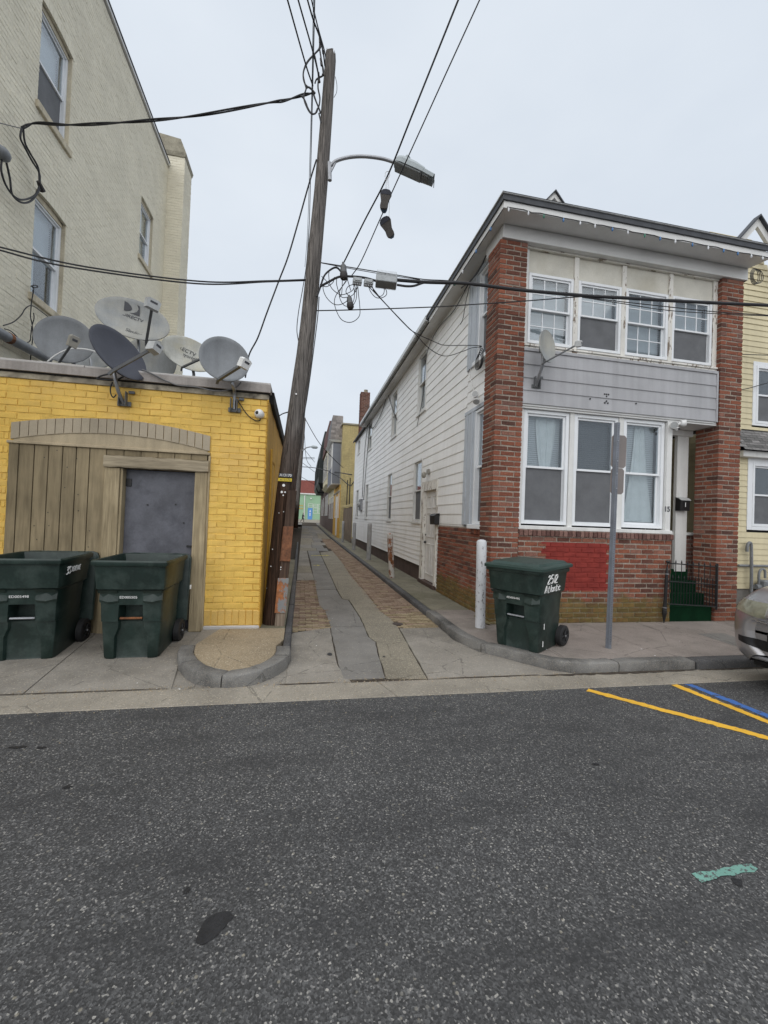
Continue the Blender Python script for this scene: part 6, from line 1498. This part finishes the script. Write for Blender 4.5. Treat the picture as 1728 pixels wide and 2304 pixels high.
# cables on the cream wall and along the yellow roof edge
Zc = lambda x,y: (x/6.9125, 640+y/6.9125)
cw = empty('dangling_cables', PX(72,700,-4.45), 'thin black cables dangling down the cream wall by the lower window', 'cable tangle', 'cable loops')
for L in ([(525,60),(510,160),(490,280),(480,400),(475,500),(500,630),(510,800),(490,1000),(470,1200)], [(520,440),(530,520),(505,620)], [(495,650),(480,780),(465,880),(380,920)], [(70,690),(160,720),(250,800),(330,900),(380,920)], [(480,30),(540,10),(590,35),(540,50),(490,20),(520,60)], [(50,640),(200,590),(320,490),(400,370),(500,330),(640,420),(780,530)]):
    q = MB(); q.tube(catmull([PX(*Zc(*p),-4.42) for p in L],5),.008,5); q.build('cable', M['wire'], cw, smooth=True)
Zd = lambda x,y: (200+x/7.541, 650+y/7.541); Ze = lambda x,y: (360+x/5.925, 730+y/5.925)
wire('black coax looping from the slate dish along the roof edge', [P(*Zd(*p),5.74) for p in ((600,1480),(500,1530),(380,1550),(250,1540),(140,1525),(200,1480),(320,1450),(430,1450))], .011, 'coax_cable', 'cable', group='dish cables')
wire('black coax curling below the slate dish bracket', [P(*Zd(*p),5.78) for p in ((400,1580),(365,1700),(380,1800),(420,1840),(465,1790))], .008, 'coax_cable', 'cable', group='dish cables')
wire('pale coax drooping across the coping to the rightmost dish', [P(*Zd(*p),5.77) for p in ((900,1370),(1000,1410),(1150,1480),(1300,1560))]+[P(*Ze(*p),5.77) for p in ((100,760),(240,810),(450,830),(560,850),(680,880),(800,890),(920,870),(1020,830),(1080,770))], .010, 'coax_cable', 'cable', mat='wiregrey', group='dish cables')
wire('black coax from the rightmost dish to the dome camera', [P(*Ze(*p),5.82) for p in ((1010,1000),(1060,1050),(1110,1130),(1180,1220),(1270,1280),(1330,1280),(1335,1250))], .007, 'coax_cable', 'cable', group='dish cables')
wire('white coax behind the leftmost dish', [P(*Zc(*p),6.45) for p in ((740,1200),(850,1110),(980,1040),(1110,1000),(1250,1000),(1400,1020),(1620,1090))], .010, 'coax_cable', 'cable', mat='plasticw', group='dish cables')
wire('short wire from the yellow roof to the pole', [P(x,y,Y) for x,y,Y in ((625,938,7.4),(636,931,7.0),(649,927,6.3))], .009)

# string of festoon bulbs under the front eave
fl = empty('festoon_lights', (5,5.56,6.22), 'string of clear and blue bulbs along the front eave', 'string lights')
ps = []; x = 2.72
while x < 7.4: ps.append(Vector((x,5.552,6.222+random.uniform(-.012,.012)))); x += .13
q = MB(); q.tube(ps,.006,5); q.build('cord', M['wire'], fl)
for i,x in enumerate((2.74,3.05,3.3,3.62,3.9,4.15,4.45,4.72,5.02,5.3,5.58,5.9,6.2,6.5,6.78,7.05,7.28)):
    mt_ = M[('bulbw','bulbw','bulbg','bulbb','bulbw','bulbw','bulbb','bulbw','bulbg','bulbb','bulbw','bulbb','bulbw','bulbb','bulbb','bulbw','bulbw')[i]]
    q = MB(); c = Vector((x,5.548,6.195)); q.tube([c+Vector((0,0,.025)),c+Vector((0,0,.01)),c-Vector((0,0,.006)),c-Vector((0,0,.026)),c-Vector((0,0,.036))],[.007,.010,.015,.012,.003],8); q.build('bulb', mt_, fl, smooth=True)
q = MB(); q.tube(catmull([(2.66,5.58,6.2),(2.655,6.2,6.19),(2.66,6.9,6.2),(2.655,7.6,6.19)],5),.006,5); q.build('cord', M['wire'], fl)
for i,yb_ in enumerate((5.95,6.5,7.1,7.5)):
    q = MB(); c = Vector((2.652,yb_,6.165)); q.ell(c,.018,.018,.035,8,6); q.build('bulb', M[('bulbb','bulbb','bulbw','bulbg')[i]], fl, smooth=True)

# ================================================================ shoes over the wire
def shoe(label, c, toe, soleN, parent_wire=None):
    c = Vector(c); toe = Vector(toe).normalized(); s = Vector(soleN); s = (s-toe*s.dot(toe)).normalized(); w = toe.cross(s)
    r = empty('hanging_shoe', c, label, 'shoe', 'pair of shoes hanging from the wire')
    T = lambda v: c + toe*v.x*.76 + w*v.y*.92 + s*v.z
    out = [(-.145,.03),(-.135,.046),(-.10,.052),(-.04,.048),(.02,.062),(.07,.076),(.11,.072),(.14,.048),(.15,.014)]
    ring = [(x,y) for x,y in out]+[(x,-y*.92) for x,y in reversed(out)]
    q = MB(T); q.loft([[(x,y,.022) for x,y in ring],[(x*1.01,y*1.04,.018) for x,y in ring],[(x*1.01,y*1.04,0) for x,y in ring],[(x*.98,y*.95,-.006) for x,y in ring]]); q.build('sole', M['sole'], r, smooth=True, angle=40)
    q = MB(T); q.prism([(x,y,.0225) for x,y in ring if x > .045],(0,0,.002)); q.build('toe_tread', M['soledark'], r)
    q = MB(T); rings = []
    for x,hw,h,o in ((-.143,.03,.075,0),(-.12,.045,.085,0),(-.07,.048,.08,0),(-.02,.046,.085,0),(.03,.055,.07,0),(.08,.066,.05,0),(.12,.058,.04,0),(.147,.02,.02,0)):
        rings.append([(x,-hw,0),(x,-hw,-h*.5),(x,-hw*.6,-h),(x,hw*.6,-h),(x,hw,-h*.5),(x,hw,0)])
    q.loft(rings); q.build('upper', M['shoeblue'], r, smooth=True, angle=60)
    return r, T
s1, T1 = shoe('upper shoe of the pair hanging from the wire, sole outward', P(866,450,4.93), (.12,-.1,1), (-.25,-.95,-.2))
s2, T2 = shoe('lower shoe of the hanging pair, faded blue upper showing', P(872,512,4.93), (-.5,-.15,.85), (-.45,-.85,-.25))
for pts in ([P(871,398,4.95),P(867,425,4.93)], [P(872,398,4.95),P(870,425,4.93)], [P(873,398,4.95),P(875,425,4.92)], [P(875,425,4.92),P(876,470,4.93),P(875,494,4.93)]):
    q = MB(); q.tube(pts,.0025,5); q.build('lace', M['lace'], s1)
q = MB(); q.tube(catmull([P(866,398,4.95),P(868,388,4.95),P(874,386,4.95),P(877,394,4.95),P(872,402,4.94),P(866,405,4.94)],5),.0035,5); q.build('lace_knot', M['lace'], s1)

# ================================================================ parked car, facing left
car = empty('parked_car', (7.1,3.05,0), 'silver car parked at the kerb on the right, yellowed headlight', 'car')
CC = lambda v: Vector((4.74+v.x, 3.08+v.y, v.z*1.06))         # local: x back from nose, y across, z up
def sect(x, hw, zl, zs, zt, tw):
    """half section list: sill, belly, shoulder, top"""
    pr = [(hw*.80,zl),(hw*.95,zl+.08),(hw,zl+.22),(hw,zs-.10),(hw*.965,zs),(tw,zt-.03),(tw*.8,zt),(0,zt+.015)]
    return [(x,y,z) for y,z in pr]+[(x,-y,z) for y,z in reversed(pr[:-1])]
ST = [(.03,.55,.36,.66,.72,.45),(.0,.66,.34,.66,.74,.56),(.05,.76,.28,.72,.84,.62),(.14,.845,.24,.78,.92,.68),(.3,.90,.22,.84,.985,.74),(.6,.915,.22,.88,1.03,.78),(1.05,.92,.22,.90,1.06,.80),(1.4,.92,.22,.92,1.09,.80),
      (1.45,.92,.22,.93,1.12,.79),(2.1,.92,.22,.95,1.44,.62),(2.6,.92,.22,.96,1.49,.6),(3.3,.92,.22,.97,1.47,.6),(3.9,.91,.22,.98,1.30,.64),(4.3,.90,.24,.98,1.12,.70),(4.75,.86,.3,.95,1.08,.70),(4.86,.78,.36,.9,1.0,.62)]
secs = [catmull(sect(*t),9) for t in ST]
cols = [catmull([sec[i] for sec in secs],14) for i in range(len(secs[0]))]        # one smooth line per profile point
nu, nv = len(cols), len(cols[0])
cls = {}
def kind(c): return 'body'
grid = [cols[i][j] for i in range(nu) for j in range(nv)]
for i in range(nu-1):
    for j in range(nv-1):
        f = (i*nv+j,i*nv+j+1,(i+1)*nv+j+1,(i+1)*nv+j); c = sum((grid[k] for k in f), Vector())/4
        cls.setdefault(kind(c),[]).append(f)
def piece(key, name, mat, push=0.0):
    ids = sorted({k for f in cls[key] for k in f}); mp_ = {k:n for n,k in enumerate(ids)}
    q = MB(CC); q.add([grid[k]+Vector((push,0,0)) for k in ids], [tuple(mp_[k] for k in f) for f in cls[key]]); return q.build(name, mat, car, smooth=True, angle=70)
body = piece('body','body',M['car'])
q = MB(CC); q.add([p+Vector((.001,0,0)) for p in secs[0]], [tuple(range(len(secs[0])))]); q.build('nose_panel', M['car'], car, recalc=False)
q = MB(CC); q.box(.005,.06,-.42,.42,.42,.58,.01); q.build('lower_intake', M['carblack'], car)
from mathutils.kdtree import KDTree
front = [g_ for g_ in grid if g_.x < .6 and g_.y > .0]; kd = KDTree(len(front))
for i_,g_ in enumerate(front): kd.insert((g_.y,g_.z,0),i_)
kd.balance()
def bx(y,z):
    r = kd.find_n((abs(y),z,0),6); w_ = [1/(d_+.002) for _,_,d_ in r]; return sum(front[i_].x*w for (_,i_,_),w in zip(r,w_))/sum(w_)
def skin(name, mat, s_, y0, y1, zlo, zhi, push, par, nu_=18, nv_=8):
    q = MB(CC); pts = []
    for lay_ in (0,1):
        for i in range(nu_+1):
            y = y0+(y1-y0)*i/nu_
            for j in range(nv_+1):
                z = zlo(y)+(zhi(y)-zlo(y))*j/nv_; pts.append((bx(y,z)-push+lay_*.03,s_*y*(1+.008*(1-lay_)),z))
    n1 = (nu_+1)*(nv_+1); fs = []
    for i in range(nu_):
        for j in range(nv_):
            a_ = i*(nv_+1)+j; fs += [(a_,a_+1,a_+nv_+2,a_+nv_+1),(n1+a_,n1+a_+nv_+1,n1+a_+nv_+2,n1+a_+1)]
    for i in range(nu_):
        for j in (0,nv_): a_ = i*(nv_+1)+j; fs.append((a_,a_+nv_+1,n1+a_+nv_+1,n1+a_))
    for j in range(nv_):
        for i in (0,nu_): a_ = i*(nv_+1)+j; fs.append((a_,a_+1,n1+a_+1,n1+a_))
    q.add(pts,fs); return q.build(name, mat, par, smooth=True, angle=40)
grl = skin('grille', M['carblack'], 1, -.38, .38, lambda y: .70, lambda y: .86, .006, car)
for s_ in (-1,1):
    hl = skin('headlight', M['lens'], s_, .43, .875, lambda y: .715+.13*max(0,y-.5), lambda y: .865-.08*max(0,y-.7), .008, car)
    skin('bumper_vent', M['carblack'], s_, .38, .70, lambda y: .40+.18*max(0,y-.45), lambda y: .50, .006, car)
for sg_ in (-1,1):
    q = MB(CC); q.tube(catmull([(.015,sg_*.42,.675),(.035,sg_*.60,.69),(.12,sg_*.77,.72),(.30,sg_*.885,.765)],5),.010,6); q.build('headlight_trim', M['chrome'], car)
for z,xx in ((.72,.03),(.78,.04),(.84,.075)):
    q = MB(CC); q.tube([(xx-.01,-.39,z),(xx-.03,0,z),(xx-.01,.39,z)],.012,6); q.build('grille_bar', M['chrome'], grl)
q = MB(CC); q.tube(catmull([(.17,.72,.27),(.07,.62,.305),(.02,.42,.325),(.01,0,.33),(.02,-.42,.325),(.07,-.62,.305),(.17,-.72,.27)],4),.02,6); q.build('bumper_trim', M['galv'], car)
q = MB(CC); q.add([(1.47,-.72,1.115),(1.47,.72,1.115),(2.08,.59,1.44),(2.08,-.59,1.44)],[(0,1,2,3)]); ws = q.build('windshield', M['cartint'], car, recalc=False); ws.location = (-.03,0,.035)
for s in (-1,1):
    q = MB(CC); q.add([(1.7,s*.865,1.02),(3.75,s*.88,1.05),(3.5,s*.66,1.40),(2.2,s*.66,1.41)],[(0,1,2,3)]); q.build('side_window', M['cartint'], car, recalc=False)
    for x in (.92,3.75):
        q = MB(CC); rr = []
        for k in range(28):
            t = 2*math.pi*k/28; rr.append([(x+r*math.cos(t),s*(.80+o),.325+r*math.sin(t)) for r,o in ((.2,-.1),(.29,-.1),(.325,-.07),(.325,.09),(.30,.12),(.22,.125),(.215,.10))])
        rr.append(rr[0]); q.loft(rr, False, False, False); wl_ = q.build('wheel', M['tyre'], car, smooth=True, angle=40)
        q = MB(CC); q.tube([(x,s*.86,.325),(x,s*.90,.325)],.215,24)
        for k in range(5):
            t = 2*math.pi*k/5; q.tube([(x,s*.905,.325),(x+.2*math.cos(t),s*.91,.325+.2*math.sin(t))],.028,5)
        q.build('rim', M['galv'], wl_)
    q = MB(CC); q.ell((1.6,s*1.0,1.08),.06,.1,.07,10,6); q.build('mirror', M['car'], car, smooth=True)
q = MB(CC); q.box(.3,4.6,-.78,.78,.16,.24,.02); q.build('underbody', M['carblack'], car)

# ================================================================ far end of the alley, right side
def far_window(par, F, u0,u1,v0,v1,mat='whitetrim',n=2):
    q = MB(F); rect_frame(q,u0,u1,v0,v1,.07,-.08,.03,0); w = q.build('window', M[mat], par)
    q = MB(F); q.box(u0+.07,u1-.07,-.03,-.02,v0+.07,v1-.07); q.build('pane', M['cartint'], w)
    q = MB(F); q.box(u0+.07,u1-.07,-.02,.015,(v0+v1)/2-.025,(v0+v1)/2+.025); q.build('meeting_rail', M[mat], w)
FX = lambda X: frame((X,0,0),(0,1,0),(-1,0,0))
f1 = empty('yellow_brick_rowhouse', (3.5,31,0), 'yellow brick rowhouse with grey hanging bay halfway down the alley', 'house')
q = MB(); q.box(2.66,9,31.0,37.5,0,8.55); q.build('wall', M['ylwbrickfar'], f1)
fb = wall_bricks((2.66,31.0,0),(1,0,0),(0,-1,0),2.2,8.55,M['ylwbrickfar'],bl=.22,bh=.085,d=.06,joint=.012,out=.012)
lay(fb, f1, 0, 'brick', 'wall_bricks')
q = MB(); q.box(2.56,9,30.9,37.5,8.55,8.68,.02); q.build('parapet', M['chimcap'], f1)
q = MB(FX(2.64)); q.box(31.0,37.5,-.02,.01,0,4.1); q.build('painted_front', M['ochre'], f1)
for u0,u1,v0,v1 in ((31.6,32.5,1.6,3.6),(34.5,35.4,1.6,3.6)): far_window(f1, FX(2.62), u0,u1,v0,v1)
q = MB(FX(2.62)); q.box(33.0,34.0,-.02,.04,.2,3.3,.01); q.build('front_door', M['whitetrim'], f1)
q = MB(FX(2.62)); q.box(31.0,37.4,.0,.06,3.55,3.7,.02); q.build('cornice_band', M['fasciab'], f1)
bay = MB(); bay.loft([[(2.66,31.9,4.15),(1.98,31.9,4.15),(1.98,36.6,4.15),(2.66,36.6,4.15)],[(2.66,31.9,7.35),(1.98,31.9,7.35),(1.98,36.6,7.35),(2.66,36.6,7.35)]]); b_ = bay.build('hanging_bay', M['whitetrim'], f1)
BF = frame((0,31.88,0),(1,0,0),(0,-1,0)); z = 4.22
while z < 7.3:
    q = MB(BF); q.loft([[(x,o,v) for o,v in ((0,z),(.03,z),(.006,z+.165),(0,z+.165))] for x in (2.03,2.62)]); q.build('siding_board', M['greysid'], b_); z += .16
z = 4.22
while z < 5.35:
    q = MB(FX(1.98)); q.loft([[(u,o,v) for o,v in ((0,z),(.03,z),(.006,z+.165),(0,z+.165))] for u in (32.0,36.5)]); q.build('siding_board', M['greysid'], b_); z += .16
for u0,u1 in ((32.1,33.4),(33.55,34.95),(35.1,36.4)): far_window(f1, FX(1.96), u0,u1,5.4,7.2)
q = MB(); q.loft([[(1.86,31.75,7.36),(2.66,31.75,7.36),(2.66,36.7,7.36),(1.86,36.7,7.36)],[(1.70,31.65,7.52),(2.66,31.65,7.52),(2.66,36.8,7.52),(1.70,36.8,7.52)]]); q.build('bay_cornice', M['whitetrim'], f1)
q = MB(); q.loft([[(1.78,31.7,7.52),(2.7,31.7,7.52),(2.7,36.7,7.52),(1.78,36.7,7.52)],[(1.92,31.8,9.35),(2.7,31.8,9.35),(2.7,36.6,9.35),(1.92,36.6,9.35)]]); q.build('mansard_roof', M['roofing'], f1)
r0 = 0
for r0 in range(11):
    z = 7.54+r0*.165; y = 31.69+r0*.009; x = 1.79+r0*.0125-(r0%2)*.09; q = MB()
    while x < 2.66:
        w = .17; a0 = max(x,1.79+r0*.0125); q.box(a0,min(x+w,2.68),y-.03-.008*random.random(),y+.0,z-.02*random.random(),z+.185); x += w+.012
    q.build('shingle_course', M['shinglight'], f1)
f2 = empty('cream_bay_rowhouse', (3.5,42,0), 'cream rowhouse with a bay beyond the grey bay', 'house')
q = MB(); q.box(2.7,9,37.6,47,0,8.2); q.build('wall', M['creamfar'], f2)
q = MB(); q.loft([[(2.7,37.9,4.6),(2.0,38.2,4.6),(2.0,46,4.6),(2.7,46.4,4.6)],[(2.7,37.9,7.9),(2.0,38.2,7.9),(2.0,46,7.9),(2.7,46.4,7.9)]]); q.build('bay', M['creamfar'], f2)
q = MB(); q.loft([[(2.75,37.7,4.3),(2.2,38.4,4.3),(2.2,45.8,4.3),(2.75,46.5,4.3)],[(2.75,37.6,4.6),(1.9,38.0,4.6),(1.9,46.2,4.6),(2.75,46.6,4.6)]]); q.build('bay_foot', M['creamfar'], f2)
q = MB(); q.prism([(1.85,37.7,7.9),(2.75,37.7,7.9),(2.75,37.7,10.3),(2.0,37.7,10.3)],(0,9,0)); q.build('mansard_roof', M['shingred'], f2)
for u0,u1 in ((38.6,40.6),(41,43),(43.4,45.6)): far_window(f2, FX(1.98), u0,u1,5.3,7.5)
q = MB(FX(2.68)); q.box(37.6,47,-.02,.015,.0,3.0); q.build('lower_front', M['brownfar'], f2)
for u0,u1 in ((38.3,39.3),(40.4,41.4),(43,44)): far_window(f2, FX(2.66), u0,u1,1.5,3.6)
f3 = empty('black_bay_rowhouse', (3.5,58,0), 'rowhouse with a near-black bay at the far end of the alley', 'house')
q = MB(); q.box(2.7,9,47.2,69,0,8.8); q.build('wall', M['brownfar'], f3)
for y0,y1,xx in ((48,56,1.55),(58,66,1.55)):
    q = MB(); q.loft([[(2.7,y0+.4,4.9),(xx+.3,y0+.8,4.9),(xx+.3,y1-.8,4.9),(2.7,y1-.4,4.9)],[(2.7,y0,5.5),(xx,y0,5.5),(xx,y1,5.5),(2.7,y1,5.5)],[(2.7,y0,9.2),(xx+.1,y0,9.2),(xx+.1,y1,9.2),(2.7,y1,9.2)],[(2.7,y0,11.4),(xx+.5,y0,11.4),(xx+.5,y1,11.4),(2.7,y1,11.4)]]); q.build('bay', M['darkbay'], f3)
    for u0 in (y0+.8,y0+3,y0+5.2): far_window(f3, FX(xx), u0,u0+1.5,6.2,8.4,'darkbay')
for u0 in (47.8,50,52.2,58,62): far_window(f3, FX(2.68), u0,u0+1.2,1.8,4.2)
# back yard fence and gate between the clapboard house and the yellow rowhouse
fe = empty('yard_gate', (2.75,28,0), 'weathered grey board gate between the clapboard house and yellow rowhouse', 'gate')
for i in range(14):
    q = MB(FX(2.9)); u = 25.4+i*.39; q.box(u,u+.36,-.03,.0,.15,2.3+.04*random.random(),.005); q.build('board', M['bleached'], fe)
q = MB(FX(2.88)); q.box(25.3,31,.0,.05,2.35,2.5,.01); q.build('top_rail', M['ylwbrickfar'], fe)
for u in (26.6,28.2):
    q = MB(FX(2.88)); q.tube([(u,.02,2.5),(u,.02,4.2)],.035,6); q.build('post', M['black'], fe)
q = MB(); q.box(2.95,8,25.4,31,0,.12); tag(q.build('yard', M['conc_dark']), kind='structure')
# end of the alley: mint green hall across the next street
ge = empty('green_hall', (0,90,.9), 'mint green building with red brick upper storey closing the alley', 'building')
GFr = frame((0,90,0),(1,0,0),(0,-1,0))
q = MB(); q.box(-20,20,90.0,100,.3,6.35); q.build('green_wall', M['greenwall'], ge)
q = MB(); q.box(-20,20,90.05,100,6.35,9.25); q.build('brick_storey', M['redbrickfar'], ge)
q = MB(GFr); q.box(-20,20,-.1,.25,6.25,6.5); q.build('band', M['whitetrim'], ge)
q = MB(GFr); q.box(.95,1.9,-.03,.06,.95,3.4); gd = q.build('door', M['bluedoor'], ge)
q = MB(GFr); q.add([(1.25,.07,2.6),(1.6,.07,2.6),(1.42,.07,3.05)],[(0,1,2)]); q.box(1.33,1.5,.065,.075,1.7,2.4); q.build('door_sign', M['chalk'], gd)
for u0,u1,v0,v1 in ((.95,1.95,3.55,4.35),(2.05,3.0,3.6,4.3),(2.05,3.0,2.3,3.5),(3.1,4.0,2.3,4.3)): far_window(ge, GFr, u0,u1,v0,v1)
q = MB(GFr); q.tube([(.2,.12,.9),(.2,.12,6.0)],.11,8); q.build('downpipe', M['whitetrim'], ge)
q = MB(GFr); q.ell((1.5,.15,5.4),.2,.15,.15); q.build('wall_lamp', M['plasticw'], ge)
for i in range(4):
    for j in range(2):
        q = MB(GFr); q.box(-1.2+i*.3,-1.0+i*.3,.0,.04,3.1+j*.6,3.35+j*.6); q.build('vent_block', M['ochre'], ge)
q = MB(); q.add([(-60,66,gz(66)-.004),(60,66,gz(66)-.004),(60,74,gz(74)),(-60,74,gz(74))],[(0,1,2,3)]); tag(q.build('cross_street', M['conc_dark'], recalc=False), kind='structure')
q = MB(); q.add([(-60,74,gz(74)+.08),(60,74,gz(74)+.08),(60,90,gz(90)+.06),(-60,90,gz(90)+.06)],[(0,1,2,3)]); tag(q.build('far_sidewalk', M['conc_gutter'], recalc=False), kind='structure')
# left side of the alley beyond the yellow building
lf = empty('left_rowhouse', (-4,30,0), 'dull brick rowhouse on the left side of the alley, mostly hidden by the pole', 'house')
q = MB(); q.box(-6,-1.1,14.6,62,0,3.2); q.build('wall', M['brownfar'], lf)
q = MB(); q.box(-6,-1.0,14.6,62,3.2,3.35); q.build('coping', M['tar'], lf)
# second pole and its lamp
p2 = empty('far_utility_pole', (-.85,48,gz(48)), 'slim dark utility pole far down the left of the alley', 'utility pole')
A2p, B2p = P(664,1188,48), P(684,940,48); q = MB(); q.tube([A2p,B2p],[.3,.2],10); q.build('pole_shaft', M['pole'], p2)
l2 = empty('far_street_lamp', P(700,1006,47), 'distant street lamp reaching over the alley from the far pole', 'street lamp')
q = MB(); q.tube(catmull([P(681,1014,47.5),P(688,1008,47.4),P(697,1005.5,47.2),P(703,1005.5,47)],5),.07,6); q.build('arm', M['galv'], l2)
q = MB(); a_, b_ = P(700,1005,47), P(715,1007,46.6); q.tube([a_,a_.lerp(b_,.3),a_.lerp(b_,.8),b_],[.08,.19,.16,.05],10); q.build('lamp_housing', M['lampbody'], l2, smooth=True)
wire('far cable crossing the alley to the clapboard corner', [P(x,y,Y) for x,y,Y in ((676,1050,44),(707,1052.5,40),(741,1060,34),(770,1064.5,29),(791,1068,25.4))], .035, 'far_wire')
wire('far cable sagging to the yellow rowhouse', [P(x,y,Y) for x,y,Y in ((687,943,27),(703,972,28),(721,1000,29),(748,1030,30.5),(773,1053,30.8))], .022, 'far_wire')
wire('far cable looping below the clapboard corner', [P(x,y,Y) for x,y,Y in ((741,1062,32),(765,1075,30),(783,1090,28),(790,1092,26),(796,1084,25.3))], .03, 'far_wire')
for i,(y0,y1) in enumerate(((1029,1030),(1032,1032.5),(1000,1040),(1038,1062),(1072,1090))):
    wire(('uppermost','second','third','fourth','lowest')[i]+' faint wire at the far end of the alley', [P(676,y0,60),P(708,y1,60)], .03, 'far_wire')
wire('wire fanning up from the far pole', [P(684,960,48),P(689,1030,55),P(700,1050,60)], .03, 'far_wire')
# walker
pp = P(681,1174,76); bz = gz(76)+.08
sk = bpy.data.meshes.new('person'); H = {'pel':(0,0,.93),'che':(0,.02,1.3),'nek':(0,.03,1.47),'hed':(0,.05,1.58),'top':(0,.05,1.72),'lk':(.10,.16,.5),'lf':(.10,.12,.08),'lt':(.10,.30,.03),'rk':(-.10,-.06,.5),'rf':(-.10,-.42,.12),'rt':(-.10,-.3,.03),'ls':(.2,.02,1.38),'le':(.25,-.12,1.12),'lh':(.25,-.02,.9),'rs':(-.2,.02,1.38),'re':(-.25,.14,1.12),'rh':(-.25,.3,.98)}
ks = list(H); E_ = [('pel','che'),('che','nek'),('nek','hed'),('hed','top'),('pel','lk'),('lk','lf'),('lf','lt'),('pel','rk'),('rk','rf'),('rf','rt'),('che','ls'),('ls','le'),('le','lh'),('che','rs'),('rs','re'),('re','rh')]
sk.from_pydata([(H[k][1],H[k][0],H[k][2]) for k in ks], [(ks.index(a),ks.index(b)) for a,b in E_], [])
po = bpy.data.objects.new('person', sk); col.objects.link(po); po.location = (pp.x,76,bz)
tag(po, 'person in dark clothes walking across the far end of the alley', 'person')
sm = po.modifiers.new('skin','SKIN'); 
rad = {'pel':.15,'che':.16,'nek':.06,'hed':.1,'top':.07,'lk':.075,'rk':.075,'lf':.05,'rf':.05,'lt':.045,'rt':.045,'ls':.07,'rs':.07,'le':.05,'re':.05,'lh':.04,'rh':.04}
for i,k_ in enumerate(ks): sk.skin_vertices[0].data[i].radius = (rad[k_],rad[k_]); sk.skin_vertices[0].data[i].use_root = (k_ == 'pel')
po.modifiers.new('sub','SUBSURF').render_levels = 1
sk.materials.append(M['clothes'])
hd = MB(); hd.ell((pp.x+.05,76,bz+1.61),.085,.08,.11,10,8); h_ = hd.build('head', M['skin'], po)
# litter and small stones on the walk
lt = MB(); rgx = random.Random(11)
for i in range(26):
    q0 = rgx.choice(((1180,1280,1400,1500),(660,760,1300,1540),(1380,1560,1420,1480),(300,420,1500,1560)))
    p = PG(rgx.uniform(q0[0],q0[1]),rgx.uniform(q0[2],q0[3]),.13 if q0[0] > 1100 else .03); s = rgx.uniform(.006,.016); an = rgx.uniform(0,6)
    lt.add([p+Vector((s*math.cos(an+k*1.57)*(.5 if k%2 else 1),s*math.sin(an+k*1.57)*(.5 if k%2 else 1),.003+.004*rgx.random())) for k in range(4)],[(0,1,2,3)])
tag(lt.build('litter_scraps', M['chalk'], recalc=False), 'tiny pale scraps of litter on the pavement', 'litter', kind='stuff')
